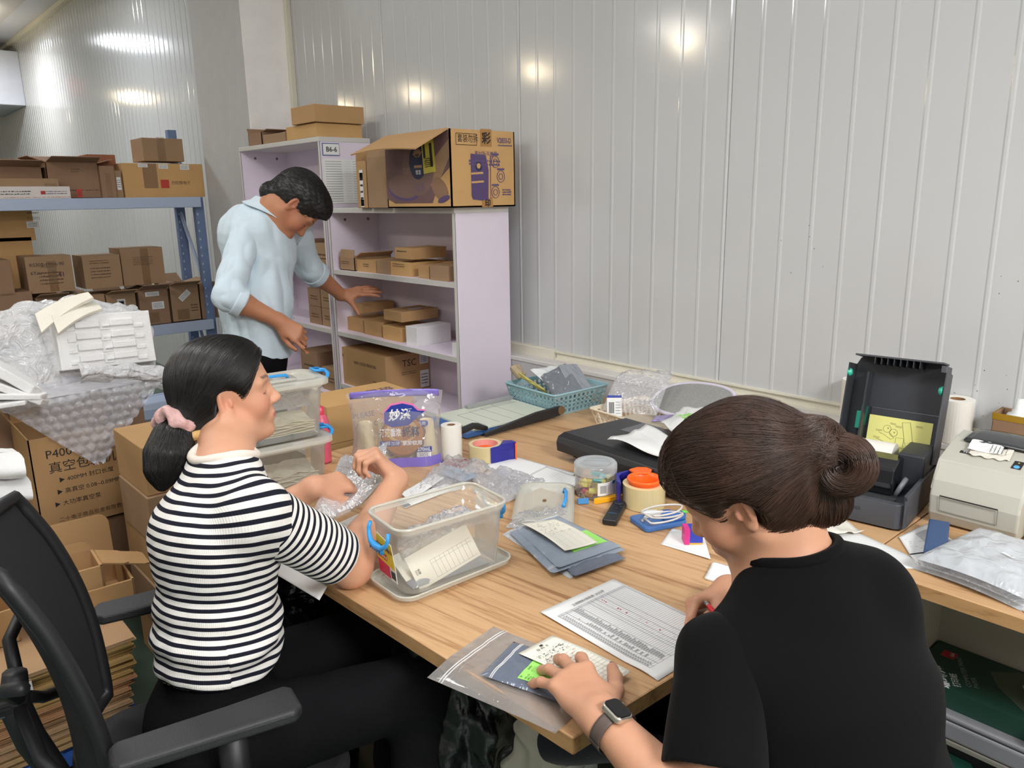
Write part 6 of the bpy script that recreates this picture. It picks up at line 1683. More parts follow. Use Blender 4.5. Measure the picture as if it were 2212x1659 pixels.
# foam block with stepped slots
c1, c2, c3, c4 = P(133, 688, y=3.04), P(326, 686, y=3.10), P(339, 780, y=3.04), P(131, 812, y=3.0)
w = (c2 - c1).length
t = thing('foam_block', 'large white foam insert with stepped slots on top of the bubble wrap', 'foam', (c1 + c2 + c3 + c4) / 4 + Vector((0, 0.075, 0)), rot=(math.radians(-12), math.radians(2), 0.0))
mb = MB(); h2 = (c1.z - c4.z) / 2 * 1.0; w2 = w / 2
mb.box(FOAM, (-w2, -0.045, -h2), (w2, 0.09, h2))
for r_ in range(4):
    z = h2 * (0.62 - 0.42 * r_)
    for s, x in ((0, -0.62), (1, 0.10)):
        mb.box(FOAM, (w2 * x, -0.056, z - 0.012), (w2 * (x + 0.50), -0.044, z + 0.012)); mb.box(FOAM, (w2 * (x - 0.18), -0.050, z - 0.020), (w2 * x, -0.044, z - 0.004)); mb.box(FOAM, (w2 * (x + 0.5), -0.050, z - 0.024), (w2 * (x + 0.72), -0.044, z - 0.008))
mb.build('foam_body', t, bevel=0.004)
mb = MB(); mb.box(WPAPER, (-w2 + 0.008, -0.0462, h2 - 0.018), (-w2 + 0.05, -0.045, h2 - 0.008)); mb.text(INK, '←-17- 5', 0.009, frame((-w2 + 0.009, -0.0464, h2 - 0.017), (1, 0, 0), (0, 0, 1))); mb.build('size_sticker', t)
def blob_sheet(name, label, cat, fn, nu, nv, mat, thick=0.0, sm=True):
    t = thing(name, label, cat, Vector(fn(0.5, 0.5))); o = t.location.copy()
    mb = MB(); mb.grid(mat, lambda u, v: Vector(fn(u, v)) - o, nu, nv, thick=thick); mb.build('sheet', t, smooth=sm); return t
def pilef(u, v):
    """film heap: front rises from the carton top, rolls over the crest and falls behind"""
    x = 0.36 + 0.58 * u
    crest = 1.13 + 0.075 * math.sin(u * 3.0) - 0.10 * max(0, 0.25 - u)
    a = v * math.pi
    z = 0.86 + (crest - 0.86) * math.sin(a) ** 0.7
    y = 3.08 + 0.42 * v + 0.03 * sn(u * 8, v * 9)
    return (x + 0.018 * sn(v * 11, u * 9, 2), y, z + 0.02 * sn(u * 12, v * 13, 1))
blob_sheet('plastic_film', 'big crumpled heap of clear film behind the foam block', 'plastic film', pilef, 44, 40, film('heap_film', (226, 226, 228), 0.52, 0.14, 1.0, 24, haze=0.2))
def wrapf(u, v):   # clear film round the foam block, lower front
    a, b = P(165, 795, y=2.97), P(350, 800, y=3.0)
    p = a.lerp(b, u); return (p.x, p.y - 0.02 - 0.035 * math.sin(v * 3.14) + 0.01 * sn(u * 9, v * 7), p.z + 0.02 - 0.075 * v + 0.02 * math.sin(u * 3.1) * v + 0.01 * sn(u * 8, v * 6))
blob_sheet('plastic_film', 'clear shiny film hanging under the foam block', 'plastic film', wrapf, 30, 14, film('heap_film', (0, 0, 0)))
# bubble wrap hanging down to a point over the machine carton
tri = [P(-10, 880, y=2.955), P(352, 818, y=2.965), P(215, 1000, y=2.955)]
def bubf(u, v):
    top = tri[0].lerp(tri[1], u); low = tri[2] + Vector((0.03 * (u - .5), 0, 0.0))
    k = v ** 0.85
    q = top.lerp(low, k)
    q += Vector((0, 0.012 * math.sin(v * 3.1), 0))
    # bubbles in a hexagonal pattern on the real size of the sheet
    s = 0.036
    yy = (q.z) / (s * 0.87); r_ = math.floor(yy); xx = q.x / s + (0.5 if int(r_) % 2 else 0)
    dx, dy = xx - math.floor(xx) - .5, yy - r_ - .5
    q += Vector((0, -0.013 * math.sqrt(max(0, 0.2 - dx * dx - dy * dy)) / 0.45 + 0.006 * sn(u * 7, v * 6), 0.004 * sn(u * 9, v * 3)))
    return q
blob_sheet('bubble_wrap', 'pointed sheet of large-cell bubble wrap hanging over the P400 carton', 'bubble wrap', bubf, 130, 90, BUB, 0.0)
def bubtop(u, v):
    top = tri[0].lerp(tri[1], u); return top + Vector((0.0, 0.14 * v, 0.03 * v + 0.012 * sn(u * 9, v * 5) * v - 0.0))
blob_sheet('bubble_wrap', 'crumpled bubble wrap between the foam block and the machine carton', 'bubble wrap', bubtop, 40, 12, BUB)
# foam sheets fanned out at the left, long sticks and rolls
for i, (p0, p1, th, y_, lab) in enumerate((((-60, 765), (82, 845), 0.030, 2.86, 'white foam sheet fanned out at the left edge, uppermost'), ((-60, 812), (100, 868), 0.022, 2.84, 'white foam sheet fanned out at the left edge, second'), ((-60, 850), (98, 852), 0.018, 2.83, 'flat white foam sheet at the left edge, above the bubble wrap'), ((-60, 876), (60, 862), 0.015, 2.82, 'lowest flat foam sheet at the left edge on the bubble wrap'))):
    a, b = P(*p0, y=y_), P(*p1, y=y_)
    t = thing('foam_sheet', lab, 'foam', (a + b) / 2, rot=(0, -math.atan2(b.z - a.z, b.x - a.x), 0.1 * (i - 1)))
    mb = MB(); L = (b - a).length; mb.prism(FOAM, [(-L / 2, -0.06), (L / 2 - 0.03, -0.07), (L / 2, -0.03), (L / 2 - 0.02, 0.10), (-L / 2, 0.12)], -th / 2, th / 2); mb.build('foam_body', t, bevel=0.004)
for i, (p0, p1, y_, lab) in enumerate((((82, 698), (196, 636), 3.10, 'cream foam strip pointing up at the far end of the pile'), ((118, 700), (216, 660), 3.07, 'shorter cream foam strip lying against the first one'))):
    a, b = P(*p0, y=y_), P(*p1, y=y_ + 0.05)
    t = thing('foam_strip', lab, 'foam', a); mb = MB(); d = b - a
    mb.grid(FOAMC, lambda u, v: d * u + Vector((0, 0.03, 0.03 * (1 - 0.75 * u))) * (v - 0.5) * 2 + Vector((0, 0, 0.012 * math.sin(u * 3.1))), 16, 3, thick=0.012); mb.build('foam_body', t, bevel=0.002)
for i, (pz, lab) in enumerate((((30, 985), 'soft white foam roll at the left edge beside the P400 carton'), ((45, 1035), 'lower soft white foam layers at the left edge'))):
    q = P(*pz, y=2.55)
    t = thing('foam_roll', lab, 'foam', q + Vector((-0.10, 0, 0)), rot=(0.1, 0.25, 0.1)); mb = MB()
    mb.grid(FOAM, lambda u, v: (-0.16 + 0.27 * u + 0.004 * sn(v * 9, u * 3), 0.09 * math.sin(v * 6.283), 0.034 * math.cos(v * 6.283) + 0.006 * sn(u * 8, v * 6)), 18, 22); mb.build('foam_body', t, smooth=True)
t = thing('foam_roll', 'pale turquoise plastic bundle below the foam rolls at the left edge', 'plastic film', P(5, 1085, y=2.60) + Vector((-0.08, 0.0, -0.03))); mb = MB()
mb.grid(M('turquoise_film', (118, 146, 150), 0.3), lambda u, v: (-0.12 + 0.22 * u, 0.06 * math.sin(v * 6.283), 0.07 * math.cos(v * 6.283) + 0.01 * sn(u * 8, v * 6)), 18, 22); mb.build('film', t, smooth=True)

# ================================================================== office chair of the striped woman
CH = M('chair_plastic', (26, 26, 28), 0.5, noise=0.04); CHM = M('chair_mesh', (30, 31, 34), 0.75, noise=0.35, nscale=700, bump=0.8, bscale=900); CHA = M('armrest_pad', (40, 40, 42), 0.55, bump=0.2, bscale=300)
chair = thing('office_chair', 'black mesh office chair with armrests under the striped woman', 'chair', (0.455, 1.44, 0.0), math.radians(-12))
def backf(u, v):   # u across the width, v upwards; local x backwards is negative
    y = (u - .5) * 0.43 * (1 - 0.10 * (2 * v - 1) ** 2)
    z = 0.53 + 0.47 * v
    x = -0.185 - 0.10 * v + 0.05 * math.sin(v * 3.0) * (0.6) - 0.055 * (1 - (2 * u - 1) ** 2) - 0.03 * max(0, v - .8)
    return Vector((x, y, z))
mb = MB(); mb.grid(CHM, backf, 24, 28, thick=0.006); mb.build('backrest', chair, smooth=True)
mb = MB(); rim = [backf(0, k / 20) for k in range(21)] + [backf(k / 12, 1) for k in range(1, 13)] + [backf(1, 1 - k / 20) for k in range(1, 21)] + [backf(1 - k / 12, 0) for k in range(1, 12)]
mb.tube(CH, rim, 0.014, 8, closed=True); mb.build('back_frame', chair, smooth=True)
mb = MB()
for s in (-1, 1):
    mb.tube(CH, [(-0.315, 0.0 + 0.02 * s, 0.70), (-0.325, 0.09 * s, 0.76), (-0.29, 0.17 * s, 0.80)], 0.012, 8); mb.tube(CH, [(-0.315, 0.02 * s, 0.68), (-0.29, 0.10 * s, 0.62), (-0.24, 0.18 * s, 0.58)], 0.012, 8)
mb.tube(CH, [(-0.315, 0, 0.74), (-0.325, 0, 0.68), (-0.31, 0, 0.60), (-0.27, 0, 0.48), (-0.18, 0, 0.43), (0, 0, 0.42)], [0.02, 0.026, 0.026, 0.024, 0.022, 0.02], 10)
mb.build('back_support', chair, smooth=True)
mb = MB(); mb.lathe(CH, [(0.0001, 0.055), (0.022, 0.055), (0.025, 0.05), (0.026, 0.0)], 20, TR((-0.32, 0, 0.69), ry=-math.pi / 2))
for k in range(14): mb.box(CH, (-0.0025, 0.024, 0.008), (0.0025, 0.0285, 0.048), TR((-0.32, 0, 0.69), ry=-math.pi / 2) @ TR(rz=k * math.pi / 7))
mb.build('lumbar_knob', chair)
mb = MB(); mb.prism(M('seat_fabric', (24, 24, 26), 0.9), rrect(0.46, 0.46, 0.09, 6), 0.425, 0.468); mb.build('seat', chair, bevel=0.015, seg=3)
for s in (-1, 1):
    mb = MB(); Ta = TR((0.0, s * 0.262, 0.672))
    mb.prism(CHA, [(-0.185, -0.026), (-0.175, -0.036), (0.0, -0.042), (0.10, -0.045), (0.115, -0.03), (0.112, 0.03), (0.10, 0.042), (0.0, 0.036), (-0.175, 0.034), (-0.187, 0.02)], 0.0, 0.024, Ta); mb.build('armrest', chair, bevel=0.007, seg=3)
    mb = MB(); mb.tube(CH, [(0.0, s * 0.262, 0.674), (0.0, s * 0.265, 0.56), (0.0, s * 0.262, 0.45), (0.0, s * 0.22, 0.415), (0, s * 0.1, 0.41)], [0.028, 0.024, 0.022, 0.022, 0.02], 10); mb.build('arm_post', chair, smooth=True)
mb = MB(); mb.tube(CH, [(0, 0, 0.42), (0, 0, 0.10)], [0.028, 0.028], 14); mb.build('gas_column', chair)
for k in range(5):
    an = k * 2 * math.pi / 5 + 0.3
    mb = MB(); mb.tube(CH, [(0, 0, 0.12), (0.14 * math.cos(an), 0.14 * math.sin(an), 0.11), (0.28 * math.cos(an), 0.28 * math.sin(an), 0.075)], [0.028, 0.022, 0.015], 8); lg = mb.build('leg', chair)
    mb = MB(); mb.lathe(CH, [(0.0001, -0.02), (0.026, -0.02), (0.028, -0.012), (0.028, 0.012), (0.026, 0.02), (0.0001, 0.02)], 16, TR((0.285 * math.cos(an), 0.285 * math.sin(an), 0.0285), rx=math.pi / 2, rz=an)); mb.build('castor', lg)

# ================================================================== black rubbish bags beside the desk
BLKB = M('bin_bag_black', (10, 10, 11), 0.24, spec=0.6, noise=0.0, bump=1.0, bscale=30)
def rubbish(name, label, loc, r, h, seed, sx=1.0, sy=1.0, folds=9):
    t = thing(name, label, 'rubbish bag', loc)
    def f(u, v):
        a = u * 2 * math.pi
        rr = r * (0.80 + 0.28 * math.sin(min(1, v * 1.15) * 2.4)) * (1 + 0.05 * math.sin(a * folds + 3 * math.sin(v * 4 + seed)) + 0.06 * sn(a * 2, v * 9, seed) + 0.10 * (0.5 - abs(sn(a * 2.6 + v * 3, v * 7, seed))) + 0.05 * (0.5 - abs(sn(a * 6, v * 17, seed + 2))))
        if v < 0.06: rr *= v / 0.06
        return (rr * math.cos(a) * sx, rr * math.sin(a) * sy, h * max(0, (v - 0.06) / 0.94) ** 0.9 + 0.004)
    mb = MB(); mb.grid(BLKB, f, 150, 110); mb.build('bag_body', t, smooth=True)
    return t
rubbish('rubbish_bag', 'big shiny black bin bag hanging in front of the desk corner', (0.890, 1.185, 0.0), 0.125, 0.68, 1.0, 1.0, 1.0)
rubbish('rubbish_bag', 'black bin bag under the desk beyond the striped woman\'s knees', (0.80, 1.80, 0.0), 0.17, 0.64, 4.0)
# ================================================================== body modelling: blended rounded volumes meshed as one surface
class Field:
    def __init__(self, lo, hi, h):
        self.lo, self.h = np.array(lo, float), h
        self.n = np.ceil((np.array(hi) - self.lo) / h).astype(int) + 1
        self.d = np.full(self.n, 1.0, np.float32)

    def _block(self, blo, bhi):
        a = np.maximum(np.floor((blo - self.lo) / self.h).astype(int), 0)
        b = np.minimum(np.ceil((bhi - self.lo) / self.h).astype(int) + 1, self.n)
        if (b <= a).any():
            return None
        ax = [self.lo[i] + self.h * np.arange(a[i], b[i], dtype=np.float32) for i in range(3)]
        X, Y, Z = np.meshgrid(*ax, indexing='ij', sparse=True)
        return (slice(a[0], b[0]), slice(a[1], b[1]), slice(a[2], b[2])), X.astype(np.float32), Y.astype(np.float32), Z.astype(np.float32)

    def _mix(self, sl, nd, k, op):
        d = self.d[sl]
        if op == 'add':
            if k > 0:
                hh = np.maximum(k - np.abs(d - nd), 0) / k
                self.d[sl] = np.minimum(d, nd) - hh * hh * k * 0.25
            else:
                self.d[sl] = np.minimum(d, nd)
        elif op == 'sub':
            if k > 0:
                hh = np.maximum(k - np.abs(d + nd), 0) / k
                self.d[sl] = np.maximum(d, -nd) + hh * hh * k * 0.25
            else:
                self.d[sl] = np.maximum(d, -nd)

    def cone(self, a, b, ra, rb, k=0.02, op='add', side=None, wide=1.0):
        """tapered capsule; side/wide makes the section an ellipse, wider along side"""
        a, b = np.array(a, float), np.array(b, float)
        m = max(ra, rb) * max(1.0, wide) + k + 3 * self.h
        bl = self._block(np.minimum(a, b) - m, np.maximum(a, b) + m)
        if bl is None:
            return self
        sl, X, Y, Z = bl
        ab = b - a
        L2 = float(ab @ ab) + 1e-12
        px, py, pz = X - np.float32(a[0]), Y - np.float32(a[1]), Z - np.float32(a[2])
        t = np.clip((px * np.float32(ab[0]) + py * np.float32(ab[1]) + pz * np.float32(ab[2])) / np.float32(L2), 0, 1)
        qx, qy, qz = px - t * np.float32(ab[0]), py - t * np.float32(ab[1]), pz - t * np.float32(ab[2])
        if side is not None:
            s = np.array(side, float); s /= np.linalg.norm(s)
            c = (qx * np.float32(s[0]) + qy * np.float32(s[1]) + qz * np.float32(s[2])) * np.float32(1 - 1 / wide)
            qx, qy, qz = qx - c * np.float32(s[0]), qy - c * np.float32(s[1]), qz - c * np.float32(s[2])
        nd = np.sqrt(qx * qx + qy * qy + qz * qz) - (ra + (rb - ra) * t).astype(np.float32)
        self._mix(sl, nd, k, op)
        return self

    def chain(self, pts, rs, k=0.02, **kw):
        for i in range(len(pts) - 1):
            self.cone(pts[i], pts[i + 1], rs[i], rs[i + 1], k if i else k, **kw)
        return self

    def ell(self, c, r, R=None, k=0.02, op='add'):
        """ellipsoid with radii r along the rows of R"""
        c, r = np.array(c, float), np.array(r, float)
        R = np.eye(3) if R is None else np.array(R, float)
        m = max(r) + k + 3 * self.h
        bl = self._block(c - m, c + m)
        if bl is None:
            return self
        sl, X, Y, Z = bl
        px, py, pz = X - np.float32(c[0]), Y - np.float32(c[1]), Z - np.float32(c[2])
        l = [px * np.float32(R[i][0]) + py * np.float32(R[i][1]) + pz * np.float32(R[i][2]) for i in range(3)]
        k0 = np.sqrt(sum((l[i] / np.float32(r[i])) ** 2 for i in range(3)))
        k1 = np.sqrt(sum((l[i] / np.float32(r[i] ** 2)) ** 2 for i in range(3))) + 1e-9
        self._mix(sl, (k0 * (k0 - 1) / k1).astype(np.float32), k, op)
        return self

    def cut(self, p, n):
        """remove everything on the side n points to"""
        n = np.array(n, float) / np.linalg.norm(n)
        sl, X, Y, Z = self._block(self.lo, self.lo + self.n * self.h)
        nd = (X - p[0]) * n[0] + (Y - p[1]) * n[1] + (Z - p[2]) * n[2]
        self.d = np.maximum(self.d, nd.astype(np.float32))
        return self

    def at(self, q):
        """trilinear value at points (N,3)"""
        g = (np.asarray(q) - self.lo) / self.h
        i = np.clip(np.floor(g).astype(int), 0, self.n - 2)
        f = np.clip(g - i, 0, 1)
        out = 0
        for dx in (0, 1):
            for dy in (0, 1):
                for dz in (0, 1):
                    w = (f[:, 0] if dx else 1 - f[:, 0]) * (f[:, 1] if dy else 1 - f[:, 1]) * (f[:, 2] if dz else 1 - f[:, 2])
                    out = out + w * self.d[i[:, 0] + dx, i[:, 1] + dy, i[:, 2] + dz]
        return out

    def grad(self, q):
        e = self.h
        g = np.stack([self.at(q + np.eye(3)[k] * e) - self.at(q - np.eye(3)[k] * e) for k in range(3)], 1)
        return g / (np.linalg.norm(g, axis=1, keepdims=True) + 1e-9)

    def mesh(self):
        """surface nets"""
        d = self.d
        s = d < 0
        cnt = np.zeros(np.array(d.shape) - 1, np.int8)
        for dx in (0, 1):
            for dy in (0, 1):
                for dz in (0, 1):
                    cnt += s[dx:d.shape[0] - 1 + dx, dy:d.shape[1] - 1 + dy, dz:d.shape[2] - 1 + dz]
        act = (cnt > 0) & (cnt < 8)
        idx = np.argwhere(act)
        vid = np.full(act.shape, -1, np.int32)
        vid[act] = np.arange(len(idx))
        acc = np.zeros((len(idx), 3)); num = np.zeros(len(idx))
        cs = [(x, y, z) for x in (0, 1) for y in (0, 1) for z in (0, 1)]
        val = {c: d[idx[:, 0] + c[0], idx[:, 1] + c[1], idx[:, 2] + c[2]] for c in cs}
        for a in cs:
            for ax in range(3):
                if a[ax]:
                    continue
                b = list(a); b[ax] = 1; b = tuple(b)
                va, vb = val[a], val[b]
                cr = (va < 0) != (vb < 0)
                t = np.where(cr, va / (va - vb + 1e-12), 0)
                p = np.tile(np.array(a, float), (len(idx), 1)); p[:, ax] += t
                acc += p * cr[:, None]; num += cr
        verts = self.lo + self.h * (idx + acc / num[:, None])
        quads = []
        for ax in range(3):
            u, v = (ax + 1) % 3, (ax + 2) % 3
            lo = [slice(1, -1)] * 3
            lo[ax] = slice(0, -1)
            hi = list(lo); hi[ax] = slice(1, None)
            A, B = s[tuple(lo)], s[tuple(hi)]
            e = np.argwhere(A != B)
            if not len(e):
                continue
            flip = A[tuple(e.T)]
            base = e.copy()
            for k in range(3):
                if k != ax:
                    base[:, k] += 1
            def g(du, dv):
                q = base.copy(); q[:, u] -= du; q[:, v] -= dv
                q = np.minimum(q, np.array(vid.shape) - 1)
                return vid[q[:, 0], q[:, 1], q[:, 2]]
            q = np.stack([g(1, 1), g(0, 1), g(0, 0), g(1, 0)], 1)
            q[~flip] = q[~flip][:, ::-1]
            quads.append(q)
        quads = np.concatenate(quads)
        quads = quads[(quads >= 0).all(1)]
        return verts, quads

    def obj(self, name, mat, parent, attr=None, disp=None, origin=(0, 0, 0), relax=1):
        """attr: {name: fn(verts)->values}, disp: fn(verts, normals)->offset along the normal"""
        v, q = self.mesh()
        for _ in range(relax):      # one light smoothing step keeps the net even
            s_ = np.zeros_like(v); c_ = np.zeros(len(v))
            for a, b in ((0, 1), (1, 2), (2, 3), (3, 0)):
                np.add.at(s_, q[:, a], v[q[:, b]]); np.add.at(c_, q[:, a], 1)
                np.add.at(s_, q[:, b], v[q[:, a]]); np.add.at(c_, q[:, b], 1)
            v = v * 0.4 + 0.6 * s_ / np.maximum(c_, 1)[:, None]
        av = {k: f(v) for k, f in (attr or {}).items()}
        if disp is not None:
            v = v + self.grad(v) * disp(v)[:, None]
        v = v - np.array(origin)
        me = bpy.data.meshes.new(name)
        me.vertices.add(len(v)); me.vertices.foreach_set('co', v.astype(np.float32).ravel())
        me.loops.add(len(q) * 4); me.loops.foreach_set('vertex_index', q.astype(np.int32).ravel())
        me.polygons.add(len(q)); me.polygons.foreach_set('loop_start', np.arange(0, len(q) * 4, 4, dtype=np.int32))
        me.update(calc_edges=True)
        me.validate()
        me.polygons.foreach_set('use_smooth', [True] * len(me.polygons))
        for k, val in av.items():
            if val.ndim == 1:
                at = me.attributes.new(k, 'FLOAT', 'POINT'); at.data.foreach_set('value', val.astype(np.float32))
            else:
                at = me.attributes.new(k, 'FLOAT_COLOR', 'POINT'); at.data.foreach_set('color', np.concatenate([val, np.ones((len(val), 1))], 1).astype(np.float32).ravel())
        me.materials.append(mat)
        o = bpy.data.objects.new(name, me)
        C.objects.link(o)
        if parent is not None:
            o.parent = parent
        return o


def unit(v):
    v = np.array(v, float)
    return v / np.linalg.norm(v)


def nsin(v, f, seed=0.0):
    """smooth vectorised noise"""
    x, y, z = (v * f).T
    return (np.sin(x * 1.7 + 1.3 * np.sin(y * 1.1 + seed) + seed) + np.sin(y * 1.9 + 1.2 * np.sin(z * 1.3) + seed * 2) + np.sin(z * 2.1 + 1.1 * np.sin(x * 0.9 + seed))) / 3


def head_frame(yaw, pitch, roll=0.0):
    """rows: forward (face), left, up; pitch>0 looks down"""
    m = Euler((0, 0, yaw)).to_matrix() @ Euler((0, pitch, 0)).to_matrix() @ Euler((roll, 0, 0)).to_matrix()
    return np.array(m.transposed())


class Head:
    def __init__(self, c, R, s=1.0, male=False):
        self.c, self.R, self.s, self.male = np.array(c, float), R, s, male

    def w(self, x, y, z):
        return self.c + self.s * (x * self.R[0] + y * self.R[1] + z * self.R[2])

    def loc(self, v):
        return ((v - self.c) / self.s) @ self.R.T

    def add(self, F):
        s, w, R = self.s, self.w, self.R
        E = lambda c, r, k, op='add', Rr=None: F.ell(w(*c), np.array(r) * s, R if Rr is None else Rr @ R, k * s, op)
        Cn = lambda a, b, ra, rb, k, **kw: F.cone(w(*a), w(*b), ra * s, rb * s, k * s, **kw)
        E((-0.012, 0, 0.045), (0.096, 0.076, 0.082), 0.0)
        E((0.030, 0, 0.005), (0.062, 0.064, 0.075), 0.03)
        E((0.034, 0, -0.045), (0.050, 0.052, 0.062), 0.03)
        for y in (-1, 1):
            Cn((-0.002, 0.056 * y, -0.045), (0.055, 0.022 * y, -0.093), 0.015, 0.013, 0.03)        # jaw line
            E((0.056, 0.038 * y, -0.025), (0.026, 0.024, 0.028), 0.02)                          # cheek
            Cn((0.082, 0.012 * y, 0.024), (0.072, 0.046 * y, 0.024), 0.009, 0.008, 0.018)        # brow
        E((0.070, 0, -0.096), (0.020, 0.022, 0.017), 0.024)                                       # chin
        for y in (-1, 1):
            E((0.094, 0.031 * y, 0.006), (0.016, 0.018, 0.011), 0.016, 'sub')                    # socket
            E((0.071, 0.031 * y, 0.006), (0.0155, 0.0155, 0.0135), 0.006)                        # lid over the eye
        Cn((0.085, 0, 0.014), (0.106, 0, -0.022), 0.006, 0.0085, 0.014)                           # nose bridge
        E((0.103, 0, -0.027), (0.0115, 0.0105, 0.009), 0.008)
        for y in (-1, 1):
            E((0.095, 0.0115 * y, -0.030), (0.010, 0.0068, 0.0065), 0.006)
        E((0.081, 0, -0.060), (0.015, 0.027, 0.017), 0.016)                                       # mouth mound
        Cn((0.0925, -0.013, -0.0548), (0.0925, 0.013, -0.0548), 0.0040, 0.0040, 0.006)
        Cn((0.0912, -0.011, -0.0640), (0.0912, 0.011, -0.0640), 0.0048, 0.0048, 0.006)
        Cn((0.100, -0.022, -0.0595), (0.100, 0.022, -0.0595), 0.0018, 0.0018, 0.004, op='sub')    # line between the lips
        for y in (-1, 1):                                                                         # ear
            er = np.array(Euler((0.0, -0.18, -0.42 * y)).to_matrix().transposed())
            E((-0.006, 0.075 * y, 0.000), (0.0165, 0.0060, 0.030), 0.006, Rr=er)
            E((-0.002, 0.0815 * y, 0.004), (0.0105, 0.0062, 0.0205), 0.003, 'sub', Rr=er)
            E((0.0065, 0.076 * y, -0.004), (0.005, 0.004, 0.008), 0.004)
            E((-0.003, 0.076 * y, -0.024), (0.0085, 0.0048, 0.009), 0.005)
            Cn((-0.013, 0.083 * y, 0.018), (-0.011, 0.081 * y, -0.012), 0.0028, 0.0026, 0.004)
            E((0.004, 0.082 * y, -0.003), (0.0045, 0.004, 0.006), 0.002, 'sub')

    def tint(self, v):
        """extra colour: lips, brows, lash line; rgb = lips, hair-dark, blush"""
        l = self.loc(v)
        x, y, z = l.T
        ay = np.abs(y)
        lips = np.clip(1 - ((ay / 0.024) ** 2 + ((z + 0.0595) / np.where(z > -0.0595, 0.0085, 0.010)) ** 2), 0, 1) * 3 * (x > 0.082)
        brow = (np.abs(z - (0.031 + 0.004 * np.sin((ay - 0.014) * 60))) < 0.0036) & (ay > 0.013) & (ay < 0.047) & (x > 0.05)
        lash = (np.abs(z - (-0.0005 + 0.003 * np.cos((ay - 0.031) * 110) * -1)) < 0.0016) & (np.abs(ay - 0.031) < 0.0155) & (x > 0.055)
        blush = np.exp(-((ay - 0.045) ** 2 + (z + 0.028) ** 2) / 0.0006) * (x > 0) + 0.8 * np.exp(-((x + 0.004) ** 2 + z ** 2) / 0.0005) * (ay > 0.068)
        return np.stack([np.clip(lips, 0, 1), (brow * 0.75 + lash * 1.0).clip(0, 1), np.clip(blush, 0, 1)], 1)


def hand(F, wrist, fwd, back, thumb_side, curls, s=1.0, spread=0.10, thumb=None, k=0.0045, tips=None):
    """palm and five fingers. back: direction the back of the hand faces; thumb_side +1/-1 along cross(back, fwd)"""
    f = unit(fwd); n = unit(np.array(back) - f * (np.array(back) @ f)); sd = np.cross(n, f) * thumb_side
    wrist = np.array(wrist, float)
    W = lambda a, b, c: wrist + s * (a * f + b * sd + c * n)
    info = []
    kn = [(0.088, 0.027), (0.092, 0.008), (0.087, -0.011), (0.078, -0.028)]
    L = [(0.042, 0.025, 0.021), (0.046, 0.029, 0.022), (0.043, 0.027, 0.021), (0.034, 0.021, 0.019)]
    rr = [0.0092, 0.0095, 0.009, 0.0078]
    F.cone(W(-0.012, 0, 0), W(0.03, 0.0, -0.002), 0.019 * s, 0.018 * s, 0.02 * s, side=sd, wide=1.35)
    for i, (a, b) in enumerate(kn):
        F.cone(W(0.012, b * 0.45, -0.001), W(a, b, 0), 0.0125 * s, 0.0105 * s, 0.014 * s)
    F.ell(W(0.052, 0, -0.006), np.array((0.036, 0.034, 0.013)) * s, np.array([f, sd, n]), 0.012 * s)
    F.ell(W(0.034, 0.022, -0.010), np.array((0.028, 0.015, 0.015)) * s, np.array([unit(f + 0.5 * sd), unit(sd - 0.5 * f), n]), 0.012 * s)
    for i, (a, b) in enumerate(kn):
        p = W(a, b, 0); ang = 0.0
        dr0 = unit(f + sd * spread * (1.3 - i) * 1.0)
        for j in range(3):
            ang += curls[i][j]
            dr = unit(dr0 * math.cos(ang) - n * math.sin(ang))
            q = p + dr * L[i][j] * s
            r0 = rr[i] * s * (1 - 0.09 * j); r1 = rr[i] * s * (1 - 0.09 * (j + 1)) * (0.92 if j == 2 else 1)
            F.cone(p, q, r0, r1, k * s if j else 0.008 * s)
            p = q
        nd = unit(dr0 * math.sin(ang) + n * math.cos(ang))
        info.append((p, dr, nd, rr[i] * s * 0.73))
    tv = thumb or ((0.75, 0.62, -0.25), (0.92, 0.30, -0.25), (0.97, 0.1, -0.2))
    p = W(0.018, 0.020, -0.008)
    for (v3, l, r0, r1) in zip(tv, (0.044, 0.034, 0.026), (0.0145, 0.0118, 0.0108), (0.012, 0.0108, 0.0088)):
        dr = unit(v3[0] * f + v3[1] * sd + v3[2] * n); q = p + dr * l * s
        F.cone(p, q, r0 * s, r1 * s, 0.010 * s if p is not q and v3 is tv[0] else 0.005 * s); p = q
    tn = unit(n * 0.7 + sd * 0.5)
    info.append((p, dr, unit(tn - dr * (tn @ dr)), 0.0085 * s))
    return info


def nails(parent, info, mat, name='fingernail'):
    for i, (p, dr, nd, r) in enumerate(info):
        mb = MB(); sdv = np.cross(dr, nd)
        T = Matrix(((sdv[0], dr[0], nd[0], p[0]), (sdv[1], dr[1], nd[1], p[1]), (sdv[2], dr[2], nd[2], p[2]), (0, 0, 0, 1)))
        mb.grid(mat, lambda u, v: ((u - .5) * 1.35 * r, -0.30 * r + 1.15 * r * v, r * (0.97 - 0.55 * (u - .5) ** 2 * 2 - 0.20 * v * v)), 6, 6, T, thick=0.0006)
        mb.build(name, parent, smooth=True)


